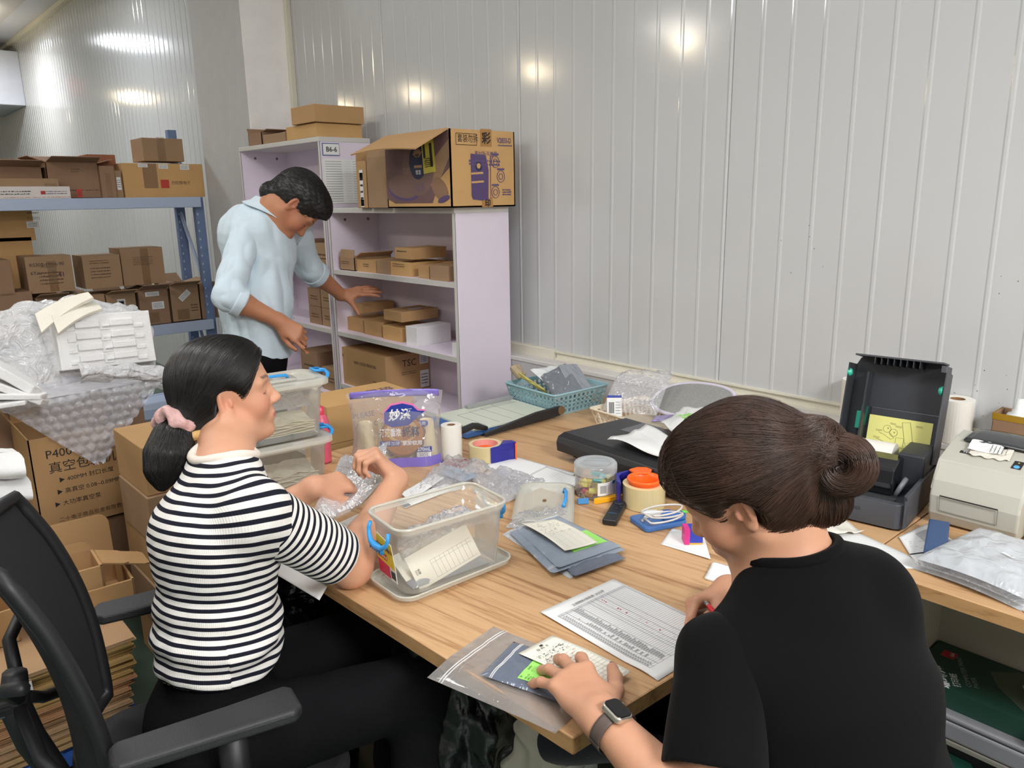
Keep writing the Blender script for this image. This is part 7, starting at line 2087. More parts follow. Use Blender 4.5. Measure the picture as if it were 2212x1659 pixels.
def rim_ring(F, c, ax, r, n=64, smooth=3, back=0.0):
    """closed line where a round opening of radius r about the axis meets the surface of F"""
    ax = unit(ax); a1 = unit(np.cross(ax, (0.13, 1, 0))); a2 = np.cross(ax, a1)
    ts = np.linspace(-.10, .10, 81); out = []
    for k in range(n):
        th = 2 * math.pi * k / n
        q = np.array(c) + r * (a1 * math.cos(th) + a2 * math.sin(th)) + ts[:, None] * ax
        ins = np.where(F.at(q) < 0)[0]
        out.append(ts[ins[-1]] if len(ins) else -.02)
    out = np.array(out)
    for _ in range(smooth):
        out = .5 * out + .25 * np.roll(out, 1) + .25 * np.roll(out, -1)
    return [np.array(c) + r * (a1 * math.cos(2 * math.pi * k / n) + a2 * math.sin(2 * math.pi * k / n)) + (out[k] - back) * ax for k in range(n)]


def skin_mat(name, rgb, hair=(24, 18, 16), lips=(186, 96, 92), blush=(214, 128, 104)):
    m, nt, b = new_mat(name)
    at = nn(nt, 'ShaderNodeAttribute', _attribute_name='tint')
    sep = nn(nt, 'ShaderNodeSeparateColor')
    nt.links.new(at.outputs['Color'], sep.inputs[0])
    tc = nn(nt, 'ShaderNodeTexCoord')
    n = nn(nt, 'ShaderNodeTexNoise', Scale=22.0, Detail=4.0)
    nt.links.new(tc.outputs['Object'], n.inputs['Vector'])
    base = nn(nt, 'ShaderNodeMix', _data_type='RGBA')
    base.inputs[6].default_value = lin([c * 0.95 for c in rgb]); base.inputs[7].default_value = lin([min(255, c * 1.04) for c in rgb])
    nt.links.new(n.outputs['Fac'], base.inputs[0])
    prev = base.outputs[2]
    for ch, col, k in ((2, blush, 0.45), (0, lips, 0.85), (1, hair, 0.85)):
        mx = nn(nt, 'ShaderNodeMix', _data_type='RGBA')
        mu = nn(nt, 'ShaderNodeMath', _operation='MULTIPLY'); mu.inputs[1].default_value = k
        nt.links.new(sep.outputs[ch], mu.inputs[0]); nt.links.new(mu.outputs[0], mx.inputs[0])
        nt.links.new(prev, mx.inputs[6]); mx.inputs[7].default_value = lin(col)
        prev = mx.outputs[2]
    nt.links.new(prev, b.inputs['Base Color'])
    b.inputs['Roughness'].default_value = 0.5
    b.inputs['Specular IOR Level'].default_value = 0.4
    b.inputs['Subsurface Weight'].default_value = 0.12
    b.inputs['Subsurface Radius'].default_value = (0.010, 0.004, 0.002)
    b.inputs['Subsurface Scale'].default_value = 0.5
    n2 = nn(nt, 'ShaderNodeTexNoise', Scale=420.0, Detail=2.0)
    nt.links.new(tc.outputs['Object'], n2.inputs['Vector'])
    bp = nn(nt, 'ShaderNodeBump', Strength=0.10, Distance=0.001)
    nt.links.new(n2.outputs['Fac'], bp.inputs['Height']); nt.links.new(bp.outputs[0], b.inputs['Normal'])
    return m


def hair_mat(name, dark, light, rough=0.32):
    m, nt, b = new_mat(name)
    tc = nn(nt, 'ShaderNodeTexCoord')
    n = nn(nt, 'ShaderNodeTexNoise', Scale=26.0, Detail=4.0)
    nt.links.new(tc.outputs['Object'], n.inputs['Vector'])
    mx = nn(nt, 'ShaderNodeMix', _data_type='RGBA')
    mx.inputs[6].default_value = lin(dark); mx.inputs[7].default_value = lin(light)
    nt.links.new(n.outputs['Fac'], mx.inputs[0]); nt.links.new(mx.outputs[2], b.inputs['Base Color'])
    b.inputs['Roughness'].default_value = rough
    b.inputs['Specular IOR Level'].default_value = 0.6
    return m


def strands(name, parent, mat, F, starts, dirfn, steps=16, dl=0.012, r=0.0007, off=0.0015, jit=0.25, seed=1, lift=0.0, free=0):
    """fine hairs walked over the surface of field F; starts (N,3); dirfn(p)->(N,3) wanted direction"""
    rng = np.random.default_rng(seed)
    p = np.array(starts, float)
    N = len(p)
    offs = off + rng.random(N) * off * 1.6
    path = []
    wob = rng.normal(0, jit, (N, 3)) * 0.3
    for i in range(steps):
        for _ in range(2):
            d = F.at(p)[:, None]; g = F.grad(p)
            p = p - g * (d - offs[:, None] - lift * (i / steps))
        path.append(p.copy())
        dr = dirfn(p) + wob
        g = F.grad(p)
        if i < steps - free:
            dr = dr - g * (dr * g).sum(1, keepdims=True)
        dr /= np.linalg.norm(dr, axis=1, keepdims=True) + 1e-9
        p = p + dr * dl
    path = np.stack(path, 1)                 # N, steps, 3
    t = np.gradient(path, axis=1); t /= np.linalg.norm(t, axis=2, keepdims=True) + 1e-9
    ref = np.array([0.31, 0.52, 0.79])
    s = np.cross(t, ref); s /= np.linalg.norm(s, axis=2, keepdims=True) + 1e-9
    u = np.cross(s, t)
    taper = np.interp(np.arange(steps), [0, 2, steps - 3, steps - 1], [0.5, 1, 0.9, 0.15])[None, :, None] * r
    ring = np.stack([path + (s * math.cos(a) + u * math.sin(a)) * taper for a in (0, 2.094, 4.189)], 2)   # N,steps,3,3
    v = ring.reshape(-1, 3)
    base = (np.arange(N)[:, None] * steps + np.arange(steps - 1)[None, :])[..., None] * 3 + np.arange(3)
    nxt = (np.arange(N)[:, None] * steps + np.arange(steps - 1)[None, :])[..., None] * 3 + (np.arange(3) + 1) % 3
    q = np.stack([base, nxt, nxt + 3, base + 3], -1).reshape(-1, 4)
    me = bpy.data.meshes.new(name)
    me.vertices.add(len(v)); me.vertices.foreach_set('co', v.astype(np.float32).ravel())
    me.loops.add(len(q) * 4); me.loops.foreach_set('vertex_index', q.astype(np.int32).ravel())
    me.polygons.add(len(q)); me.polygons.foreach_set('loop_start', np.arange(0, len(q) * 4, 4, dtype=np.int32))
    me.update(calc_edges=True)
    me.polygons.foreach_set('use_smooth', [True] * len(me.polygons))
    me.materials.append(mat)
    o = bpy.data.objects.new(name, me); C.objects.link(o)
    if parent is not None:
        o.parent = parent
    return o


def surf_pts(F, n, seed, cond=None):
    """random points on the surface of F"""
    v, q = F.mesh()
    rng = np.random.default_rng(seed)
    p = v[rng.integers(0, len(v), n * 4)] + rng.normal(0, F.h * 0.4, (n * 4, 3))
    if cond is not None:
        p = p[cond(p)]
    return p[:n]


def eyes(parent, H, look=(1, 0, -0.1)):
    EW = M('eye_white', (226, 222, 216), 0.15, noise=0.0); EI = M('iris_dark', (38, 24, 18), 0.1, noise=0.0)
    for y in (-1, 1):
        c = H.w(0.0735, 0.031 * y, 0.004)
        mb = MB(); r = 0.0132 * H.s
        mb.lathe(EW, [(r * math.sin(a), r * math.cos(a)) for a in np.linspace(0.45, math.pi, 12)], 20)
        mb.lathe(EI, [(r * 1.01 * math.sin(a), r * 1.01 * math.cos(a)) for a in np.linspace(0.001, 0.46, 6)], 20)
        z = unit(look[0] * H.R[0] + look[1] * H.R[1] + look[2] * H.R[2]); x = unit(np.cross(H.R[2], z)); yv = np.cross(z, x)
        o = mb.build('eye', parent, smooth=True)
        o.matrix_local = Matrix(((x[0], yv[0], z[0], c[0]), (x[1], yv[1], z[1], c[1]), (x[2], yv[2], z[2], c[2]), (0, 0, 0, 1)))
# ================================================================== the people
def V3(*a):
    return np.array(a, float)


def Jn(px, py, d):
    return np.array(P(px, py, d=d))


def cloth_mat(name, rgb, rough=0.85, bump=0.25, bscale=300.0, sheen=0.2):
    m = M(name, rgb, rough, noise=0.05, nscale=14, bump=bump, bscale=bscale, spec=0.25)
    m.node_tree.nodes['Principled BSDF'].inputs['Sheen Weight'].default_value = sheen
    return m


def stripe_mat():
    m, nt, b = new_mat('striped_jersey')
    at = nn(nt, 'ShaderNodeAttribute', _attribute_name='along')
    dv = nn(nt, 'ShaderNodeMath', _operation='DIVIDE'); dv.inputs[1].default_value = 0.0160
    nt.links.new(at.outputs['Fac'], dv.inputs[0])
    fr = nn(nt, 'ShaderNodeMath', _operation='FRACT'); nt.links.new(dv.outputs[0], fr.inputs[0])
    pp = nn(nt, 'ShaderNodeMath', _operation='PINGPONG'); pp.inputs[1].default_value = 0.5
    nt.links.new(fr.outputs[0], pp.inputs[0])
    mr = nn(nt, 'ShaderNodeMapRange'); mr.inputs['From Min'].default_value = 0.26; mr.inputs['From Max'].default_value = 0.30
    nt.links.new(pp.outputs[0], mr.inputs['Value'])
    mx = nn(nt, 'ShaderNodeMix', _data_type='RGBA')
    mx.inputs[6].default_value = lin((232, 228, 222)); mx.inputs[7].default_value = lin((24, 26, 38))
    nt.links.new(mr.outputs[0], mx.inputs[0]); nt.links.new(mx.outputs[2], b.inputs['Base Color'])
    b.inputs['Roughness'].default_value = 0.85; b.inputs['Specular IOR Level'].default_value = 0.2
    ar = nn(nt, 'ShaderNodeAttribute', _attribute_name='around')
    w = nn(nt, 'ShaderNodeMath', _operation='SINE'); ml = nn(nt, 'ShaderNodeMath', _operation='MULTIPLY'); ml.inputs[1].default_value = 2 * math.pi / 0.0035
    nt.links.new(ar.outputs['Fac'], ml.inputs[0]); nt.links.new(ml.outputs[0], w.inputs[0])
    bp = nn(nt, 'ShaderNodeBump', Strength=0.25, Distance=0.0008); nt.links.new(w.outputs[0], bp.inputs['Height']); nt.links.new(bp.outputs[0], b.inputs['Normal'])
    return m


STRIPE = stripe_mat()
BLACKCL = cloth_mat('black_trousers', (15, 15, 17), 0.85, sheen=0.0)
HAIRB = hair_mat('hair_black', (11, 10, 10), (30, 25, 23), 0.40)
HAIRBR = hair_mat('hair_brown_black', (22, 14, 11), (84, 55, 40), 0.45)
HAIRM = hair_mat('hair_short_black', (14, 13, 14), (38, 34, 33), 0.5)
NAILM = M('nail_pink', (196, 138, 128), 0.25, noise=0.0)
NAILD = M('nail_dark', (92, 62, 74), 0.2, noise=0.0)
GLS = M('shoe_black', (20, 20, 22), 0.5)

# ---------------------------------------------------------------- woman in the striped shirt
p1 = thing('person', 'seated woman in a black and white striped top holding a paper in a clear bag', 'person', (0.46, 1.42, 0.47))
O1 = np.array((0.46, 1.42, 0.47))
S1 = skin_mat('skin_striped', (206, 154, 124))
R1 = head_frame(math.radians(-21), math.radians(-5))
e1 = Jn(485, 872, 1.60)
H1 = Head(e1 - 0.95 * (-0.006 * R1[0] - 0.078 * R1[1]), R1, 0.95)
nb = Jn(482, 1006, 1.56); hip = V3(.455, 1.42, .56); waist = V3(.468, 1.425, .72); chest = V3(.492, 1.445, .90)
fw = unit((0.985, -0.174, 0)); lf = V3(0.174, 0.985, 0)
shR, shL = V3(.535, 1.325, .985), V3(.575, 1.62, .985)
elR, wrR = V3(.742, 1.352, .797), V3(.945, 1.475, .905)
elL, wrL = V3(.665, 1.70, .79), V3(.795, 1.592, .893)
F = Field((.33, 1.20, .46), (1.10, 1.82, 1.30), 0.0028)
H1.add(F)
nkT = H1.w(-.022, 0, -.055)
F.cone(nkT, nb + (0, 0, .0), .050, .050, .03)
F.cone(H1.w(0.01, 0, -.075), nb + 0.02 * fw, .038, .040, .03)
F.cone(nb + V3(0, 0, -.035), shR, .045, .042, .05); F.cone(nb + V3(0, 0, -.035), shL, .045, .042, .05)
F.cone(nb + (0, 0, -.05), chest, .060, .080, .05, side=lf, wide=1.3); F.cone(chest, waist, .080, .075, .05, side=lf, wide=1.25); F.cone(waist, hip + (0, 0, .02), .075, .09, .05, side=lf, wide=1.25)
for sh, el, wr in ((shR, elR, wrR), (shL, elL, wrL)):
    F.cone(sh, el, .047, .041, .03)
    m_ = el + (wr - el) * 0.28
    F.cone(el, m_, .039, .042, .02); F.cone(m_, wr, .042, .0255, .02)
F.ell(elR + V3(-.004, -.004, -.012), (.038, .036, .032), None, .02)
ihR = hand(F, wrR, (-0.34, 0.30, 0.62), (0.80, -0.45, 0.30), -1, [(1.0, 1.1, 0.7), (1.15, 1.15, 0.7), (1.25, 1.15, 0.7), (1.3, 1.1, 0.7)], 0.90, 0.03, thumb=((0.55, 0.62, -0.5), (0.8, 0.25, -0.5), (0.85, 0.0, -0.5)))
ihL = hand(F, wrL, (0.85, 0.02, -0.10), (-0.25, -0.45, 0.85), -1, [(0.55, 0.75, 0.4), (0.65, 0.8, 0.4), (0.7, 0.8, 0.5), (0.75, 0.8, 0.5)], 0.90, 0.05, thumb=((0.8, 0.5, -0.2), (0.93, 0.2, -0.25), (0.97, 0.05, -0.2)))
body1 = F.obj('body', S1, p1, attr={'tint': H1.tint}, origin=O1)
def loc_parent(o, O):      # parts built in world space, shown relative to the person's root
    o.location = Vector(-O) if hasattr(O, '__len__') else o.location
    return o
class Off:                 # helper root: children built at world coordinates
    pass
def rebase(parent, O, before):
    for o in parent.children:
        if o not in before:
            o.matrix_local = Matrix.Translation(-Vector(O)) @ o.matrix_local
bf = set(p1.children)
nails(p1, ihR, NAILM); nails(p1, ihL, NAILM); eyes(p1, H1, (1, 0.0, -0.1))
rebase(p1, O1, bf)
# hair
F = Field(H1.c - 0.17, H1.c + V3(0.17, 0.17, 0.17), 0.003)
tie = Jn(398, 918, 1.605)
F = Field(np.minimum(H1.c - .16, tie - .13), H1.c + V3(.15, .15, .17), 0.003)
s = .95
F.ell(H1.w(-.016, 0, .046), V3(.1045, .0845, .0915) * s, R1, 0)
F.ell(H1.w(0.02, 0, .055), V3(.080, .078, .072) * s, R1, .02)
F.cone(H1.w(-.045, 0, .0), tie, .068, .024, .05)
for y in (-1, 1):
    F.cone(H1.w(-.028, .052 * y, .0), tie, .026, .02, .03)
F.ell(H1.w(.122, 0, -.030), V3(.088, .13, .118) * s, R1, .012, 'sub')
F.ell(H1.w(.105, 0, .045), V3(.032, .075, .040) * s, R1, .010, 'sub')
for y in (-1, 1):
    F.ell(H1.w(.006, .094 * y, -.012), V3(.040, .034, .050) * s, R1, .008, 'sub')
F.ell(H1.w(.03, 0, -.09), V3(.085, .12, .07) * s, R1, .012, 'sub')
hairO = F.obj('hair', HAIRB, p1, origin=O1)
pt = [tie, Jn(376, 945, 1.59), Jn(362, 985, 1.575), Jn(352, 1020, 1.565), Jn(350, 1050, 1.56)]
G = Field(np.min(pt, 0) - .07, np.max(pt, 0) + .07, 0.003)
G.chain(pt, [.020, .036, .040, .028, .006], .02, side=lf, wide=1.1)
pony = G.obj('ponytail', HAIRB, p1, origin=O1)
def cond_hair(p):
    l = H1.loc(p); return (np.abs(l[:, 1]) < .2)
st = strands('hair_strands', hairO, HAIRB, F, surf_pts(F, 6500, 3, cond_hair), lambda p: (tie - p) / (np.linalg.norm(tie - p, axis=1, keepdims=True) + .03) , 15, .009, .00048, .0009, jit=.07, seed=2)
st.location = Vector(-O1)
st = strands('hair_strands', pony, HAIRB, G, surf_pts(G, 2600, 4), lambda p: (pt[-1] + V3(0, 0, -.05) - p), 16, .007, .00048, .0009, jit=.06, seed=5)
st.location = Vector(-O1)
# scrunchie
ax = unit(pt[1] - H1.w(-.05, 0, .02)); sx = unit(np.cross(ax, (0, 0, 1))); sy = np.cross(sx, ax)
mb = MB(); cc = Jn(380, 915, 1.595)
mb.grid(M('scrunchie_pink', (206, 164, 160), 0.55, noise=0.06, bump=0.6, bscale=120), lambda u, v: cc - O1 + (sx * math.cos(u * 6.283) + sy * math.sin(u * 6.283)) * (.030 + .0165 * (1 + .22 * math.sin(u * 50)) * math.cos(v * 6.283) + .004 * math.sin(u * 31)) + ax * (.0165 * (1 + .3 * math.sin(u * 37 + 1)) * math.sin(v * 6.283) + .006 * math.sin(u * 19)), 110, 18)
mb.build('scrunchie', p1, smooth=True)
mb = MB(); q = Jn(418, 938, 1.60) - O1
mb.grid(M('hair_tie_gold', (196, 158, 96), 0.6, bump=0.5, bscale=150), lambda u, v: q + V3(.024 * math.sin(v * 3.14) * math.cos(u * 6.283), .02 * math.sin(v * 3.14) * math.sin(u * 6.283), .016 * math.cos(v * 3.14)), 24, 12); mb.build('hair_tie', p1, smooth=True)
# shirt: torso and two sleeves
ax1 = unit(chest - hip)
def foldsW(v):
    z = v[:, 2]
    w = np.exp(-((z - .72) / .10) ** 2)
    back = (v @ fw) < (waist @ fw)
    return .0022 * nsin(v, 26, 1.0) + w * .0045 * np.sin(z * 95 + 9 * (v @ lf) * np.where(back, 1, -1) + 1.5 * nsin(v, 12, 3)) + .0015 * nsin(v, 60, 2.0)
F = Field((.28, 1.18, .56), (.74, 1.74, 1.12), 0.0034)
F.cone(nb + V3(0, 0, -.022), chest + V3(0, 0, .02), .066, .098, .05, side=lf, wide=1.36)
F.cone(chest, waist, .103, .096, .06, side=lf, wide=1.28); F.cone(waist, hip + V3(0.0, 0, -.05), .096, .112, .06, side=lf, wide=1.25)
F.ell(waist + V3(.025, -.005, .02), (.095, .125, .12), None, .05)
F.ell(chest + .055 * fw + .05 * lf + V3(0, 0, -.02), (.065, .06, .065), None, .04); F.ell(chest + .055 * fw - .05 * lf + V3(0, 0, -.02), (.065, .06, .065), None, .04)
F.cone(nb + V3(0, 0, -.030), shR, .052, .060, .05); F.cone(nb + V3(0, 0, -.030), shL, .052, .058, .05); F.cone(shR, shR + .05 * unit(elR - shR), .060, .055, .03)
ringA = rim_ring(F, nb + V3(.006, 0, 0), V3(-.06, 0, 1), .060)
F.cone(nb + V3(0.01, 0, -.02), nb + V3(.0, .0, .10), .056, .064, .008, op='sub')
hemn = unit(-(ax1 + 0.10 * fw)); F.cut(V3(.47, 1.42, .618), hemn)
F.cone(V3(.46, 1.42, .59), V3(.463, 1.42, .630), .108, .112, .004, op='sub', side=lf, wide=1.3)
F.obj('shirt', STRIPE, p1, attr={'along': lambda v: -np.sqrt(((v - nb) @ ax1 - .035) ** 2 + (.42 * ((v - nb) @ lf)) ** 2 + (.55 * ((v - nb) @ fw)) ** 2 + 1e-6), 'around': lambda v: np.arctan2((v - waist) @ lf, (v - waist) @ fw) * .13}, disp=foldsW, origin=O1)
for nm, sh, el, L_ in (('sleeve', shR, elR, .235), ('sleeve', shL, elL, .20)):
    d = unit(el - sh); end = sh + d * L_
    G = Field(np.minimum(sh, end) - .09, np.maximum(sh, end) + .09, 0.0032)
    G.cone(sh - d * .02 + V3(0, 0, .002), end + d * .03, .0605, .060, 0.0)
    G.cut(end, d); G.cut(sh + d * .022, -unit(d + V3(.25, 0, .1)))
    G.cone(end - d * .03, end + d * .02, .049, .056, .004, op='sub')
    G.obj(nm, STRIPE, p1, attr={'along': lambda v, d=d: v @ d, 'around': lambda v, d=d, sh=sh: np.arctan2((v - sh) @ unit(np.cross(d, (0, 0, 1))), (v - sh) @ unit(np.cross(np.cross(d, (0, 0, 1)), d))) * .06}, disp=lambda v: .0022 * nsin(v, 30, 4.0), origin=O1)
mb = MB(); mb.tube(M('collar_rib', (226, 216, 204), 0.85, noise=0.03), [q - O1 for q in ringA], .0095, 10, closed=True)
mb.build('collar', p1, smooth=True)
# trousers and shoes
F = Field((.24, .98, .02), (1.06, 1.66, .72), 0.006)
F.cone(hip + V3(-.02, 0, -.02), hip + V3(0, 0, .045), .118, .100, 0, side=lf, wide=1.35)
for hy, kn, an in ((-.085, V3(.770, 1.165, .585), V3(.74, 1.13, .14)), (.085, V3(.90, 1.43, .56), V3(.86, 1.43, .14))):
    h_ = hip + lf * hy + V3(.0, 0, -.03)
    F.cone(h_, kn, .092, .066, .05); F.cone(kn, an, .064, .048, .03); F.cone(an, an + V3(0, 0, -.05), .050, .052, .02)
F.obj('trousers', BLACKCL, p1, disp=lambda v: .003 * nsin(v, 16, 2.0) + .002 * nsin(v, 45, 1.0), origin=O1)
for an in (V3(.74, 1.13, .07), V3(.86, 1.43, .07)):
    G = Field(an - (.1, .1, .075), an + (.26, .1, .09), .006)
    G.cone(an + V3(-.02, 0, -.02), an + V3(.14, -.03, -.035), .042, .034, .02); G.cone(an, an + V3(0, 0, .05), .04, .04, .02); G.cut(V3(0, 0, .004), (0, 0, -1))
    G.obj('shoe', GLS, p1, origin=O1)
# the bag and paper she holds
hb = [Jn(742, 985, 2.02), Jn(838, 955, 2.00), Jn(822, 1048, 1.86), Jn(672, 1112, 1.74)]
def heldf(u, v, off=0.0):
    q = (V3(*hb[0]) * (1 - u) + V3(*hb[1]) * u) * (1 - v) + (V3(*hb[3]) * (1 - u) + V3(*hb[2]) * u) * v
    return q + V3(-.01, 0.0, -.026) * math.sin(u * 3.14) * (0.4 + v) * 1.0 + V3(.0, 0, .006) * sn(u * 8, v * 6) + V3(-.002, -.003, .003) * off
t = thing('plastic_bag', 'clear plastic bag with a sheet inside, held up by the striped woman', 'plastic bag', hb[3])
o = t.location; mb = MB()
mb.grid(CRINK, lambda u, v: Vector(heldf(u, v, 1.2)) - o, 26, 22); mb.grid(CLEAR, lambda u, v: Vector(heldf(u, v, -1.5)) - o, 26, 22)
mb.build('film', t, smooth=True)
t = thing('printed_form', 'white lined form inside the clear bag in the striped woman\'s hands', 'paper', hb[3])
mb = MB(); mb.grid(WPAPER, lambda u, v: Vector(heldf(.06 + .80 * u, .35 + .6 * v, 0)) - o, 22, 16, thick=.0006)
for k in range(22):
    uu = .10 + k * .034
    mb.grid(LINEL, lambda u, v, uu=uu: Vector(heldf(uu + .0035 * u, .40 + .5 * v, .35)) - o, 1, 10)
mb.build('sheet', t, smooth=True)

# ---------------------------------------------------------------- man in the pale blue shirt
O2 = np.array((1.40, 3.24, 0.0))
p2 = thing('person', 'standing man in a pale blue shirt bending to the shelf of small boxes', 'person', O2)
S2 = skin_mat('skin_man', (186, 128, 96), lips=(160, 84, 76), blush=(196, 104, 84))
R2 = head_frame(math.radians(-22), math.radians(64))
hs = 1.15
e2 = Jn(633, 440, 3.22)
H2 = Head(e2 - hs * (-0.006 * R2[0] - 0.078 * R2[1]), R2, hs, True)
nb = Jn(586, 448, 3.32); ch = Jn(566, 530, 3.36); wa = Jn(553, 650, 3.36); hp = Jn(556, 745, 3.38)
fw = unit((0.92, -0.30, 0)); lf = unit((0.30, 0.92, 0))
shR, elR, wrR = Jn(533, 505, 3.22), Jn(492, 640, 3.12), Jn(604, 694, 3.22)
shL, elL, wrL = Jn(640, 500, 3.52), Jn(668, 580, 3.66), Jn(738, 637, 3.86)
F = Field(np.min([hp, elR, nb], 0) - (.14, .14, .02), np.max([wrL, H2.c], 0) + (.22, .17, .16), 0.0042)
H2.add(F)
F.cone(H2.w(-.028, 0, -.05), nb, .058 * hs, .060, .04); F.cone(nb - V3(0, 0, .03), shR, .05, .045, .05); F.cone(nb - V3(0, 0, .03), shL, .05, .045, .05)
F.cone(nb - V3(0, 0, .04), ch, .07, .105, .05, side=lf, wide=1.25); F.cone(ch, wa, .105, .10, .05, side=lf, wide=1.25); F.cone(wa, hp, .10, .105, .05, side=lf, wide=1.25)
for sh, el, wr in ((shR, elR, wrR), (shL, elL, wrL)):
    F.cone(sh, el, .048, .042, .03); m_ = el + (wr - el) * .3; F.cone(el, m_, .042, .044, .02); F.cone(m_, wr, .044, .029, .02)
ir = unit((0.743, -0.669, 0)); dn = V3(0, 0, -1)
hand(F, wrR, 0.78 * ir + 0.62 * dn, (-0.45, -0.72, 0.5), -1, [(0.15, 0.15, 0.1), (0.7, 0.8, 0.5), (0.8, 0.9, 0.6), (0.9, 0.9, 0.6)], 1.06, 0.06, thumb=((0.8, 0.45, -0.3), (0.95, 0.2, -0.2), (0.97, 0.0, -0.1)), k=.006)
hand(F, wrL, 0.97 * ir - 0.16 * dn + V3(.1, .1, 0), (-0.35, -0.35, 0.87), -1, [(0.2, 0.15, 0.1), (0.15, 0.15, 0.1), (0.12, 0.12, 0.1), (0.1, 0.1, 0.1)], 1.06, 0.05, thumb=((0.55, 0.75, -0.30), (0.35, 0.75, -0.55), (0.3, 0.7, -0.62)), k=.006)
F.obj('body', S2, p2, attr={'tint': H2.tint}, origin=O2)
bf = set(p2.children); eyes(p2, H2, (1, 0, -.2)); rebase(p2, O2, bf)
F = Field(H2.c - .17 * hs, H2.c + .17 * hs, 0.0038)
F.ell(H2.w(-.013, 0, .046), V3(.106, .087, .094) * hs, R2, 0); F.ell(H2.w(.035, 0, .075), V3(.072, .068, .062) * hs, R2, .02); F.cone(H2.w(-.05, 0, .0), H2.w(-.075, 0, -.045), .062 * hs, .038 * hs, .03)
F.ell(H2.w(.135, 0, -.02), V3(.080, .13, .108) * hs, R2, .01, 'sub')
for y in (-1, 1):
    F.ell(H2.w(.02, .10 * y, -.045), V3(.050, .046, .062) * hs, R2, .01, 'sub'); F.ell(H2.w(-.002, .088 * y, .0), V3(.022, .016, .034) * hs, R2, .006, 'sub')
F.ell(H2.w(.0, 0, -.10), V3(.075, .12, .06) * hs, R2, .012, 'sub')
h2 = F.obj('hair', HAIRM, p2, disp=lambda v: .0016 * nsin(v, 160, 1.0), origin=O2)
st = strands('hair_strands', h2, HAIRM, F, surf_pts(F, 4200, 8), lambda p: F.grad(p) * 0.6 + 0.5 * R2[0] + .2 * R2[2], 5, .005, .0007, .0009, jit=.5, seed=9, free=3)
st.location = Vector(-O2)
SHIRT = cloth_mat('pale_blue_shirt', (206, 222, 232), 0.75, 0.12, 500, 0.1)
def folds2(v):
    vs_ = v * np.array((1, 1, .38)) + .35 * v[:, [2]] * np.array((.5, .4, 0))
    return .003 * nsin(v, 9, 1.0) + .006 * (np.abs(nsin(vs_ + .02 * nsin(v, 9, 4)[:, None], 30, 2.0)) * 2 - 1) + .001 * nsin(v, 80, 2.5)
F = Field(np.min([hp, elR, nb], 0) - (.19, .19, .11), np.max([elL, nb], 0) + (.19, .19, .15), 0.0055)
F.cone(nb + .055 * dn, ch, .062, .132, .05, side=lf, wide=1.22); F.cone(ch, wa, .135, .142, .06, side=lf, wide=1.2); F.cone(wa, hp + V3(0, 0, -.06), .142, .150, .06, side=lf, wide=1.18)
F.ell(ch - .05 * fw + V3(0, 0, .04), (.12, .15, .14), None, .06)
F.cone(nb + .05 * dn, shR, .062, .066, .06); F.cone(nb + .05 * dn, shL, .062, .064, .06)
cax = unit(V3(.42, -.14, 1)); rg1 = rim_ring(F, nb + V3(0, 0, .0), cax, .070, 72, 8); rg2 = rim_ring(F, nb + V3(0, 0, .0), cax, .108, 72, 4)
F.cone(nb + V3(0, 0, 0), H2.w(-.02, 0, -.03), .064, .075, .006, op='sub')
F.cut(hp + V3(0, 0, -.055), (0.08, 0, -1)); F.cone(hp + V3(0, 0, -.08), hp + V3(0, 0, -.035), .13, .13, .004, op='sub', side=lf, wide=1.15)
F.obj('shirt', SHIRT, p2, disp=folds2, origin=O2)
for sh, el, wr, fr in ((shR, elR, wrR, .28), (shL, elL, wrL, .28)):
    d2 = unit(wr - el); end = el + (wr - el) * fr
    G = Field(np.min([sh, el, end], 0) - .12, np.max([sh, el, end], 0) + .12, .005)
    G.cone(sh, el, .070, .059, 0); G.cone(el, end, .058, .055, .03); G.cut(end, d2); G.cone(end - .02 * d2, end + .02 * d2, .046, .052, .003, op='sub')
    sl = G.obj('sleeve', SHIRT, p2, disp=lambda v: folds2(v) * .9, origin=O2)
    K = Field(end - .09, end + .09, .004); K.cone(end - .038 * d2, end + .004 * d2, .066, .062, 0); K.cut(end + .006 * d2, d2); K.cut(end - .034 * d2, -d2); K.cone(end - .05 * d2, end + .03 * d2, .047, .052, .003, op='sub')
    K.obj('cuff', SHIRT, sl, disp=lambda v: .0025 * nsin(v, 40, 3.0), origin=O2)
rows = []
fr_ = unit(fw - cax * (fw @ cax))
order = sorted(range(72), key=lambda k: math.atan2(float((np.array(rg1[k]) - nb) @ np.cross(cax, -fr_)), float((np.array(rg1[k]) - nb) @ -fr_)))
order = [k for k in order if unit((np.array(rg1[k]) - nb) - cax * ((np.array(rg1[k]) - nb) @ cax)) @ fr_ < .90]
vs, fs = [], []
for k in order:
    p1_, p2_ = np.array(rg1[k]), np.array(rg2[k])
    rad = unit((p1_ - nb) - cax * ((p1_ - nb) @ cax))
    frn = max(0.0, float(rad @ fr_))
    prof_ = [p1_ - .004 * rad - .010 * cax, p1_ - .006 * rad + .012 * cax, p1_ - .004 * rad + .024 * cax, p1_ + .002 * rad + .026 * cax, p1_ + .008 * rad + .020 * cax, p1_ * .5 + p2_ * .5 + .014 * cax, p2_ + (.010 + .02 * frn) * rad + .006 * cax - .012 * frn * cax]
    vs += [q - O2 for q in prof_]
m_ = 7
fs = [(i * m_ + j, i * m_ + j + 1, (i + 1) * m_ + j + 1, (i + 1) * m_ + j) for i in range(len(order) - 1) for j in range(m_ - 1)]
mb = MB(); mb.add(vs, fs, SHIRT); mb.build('collar', p2, smooth=True, solid=0.003)
mb = MB()
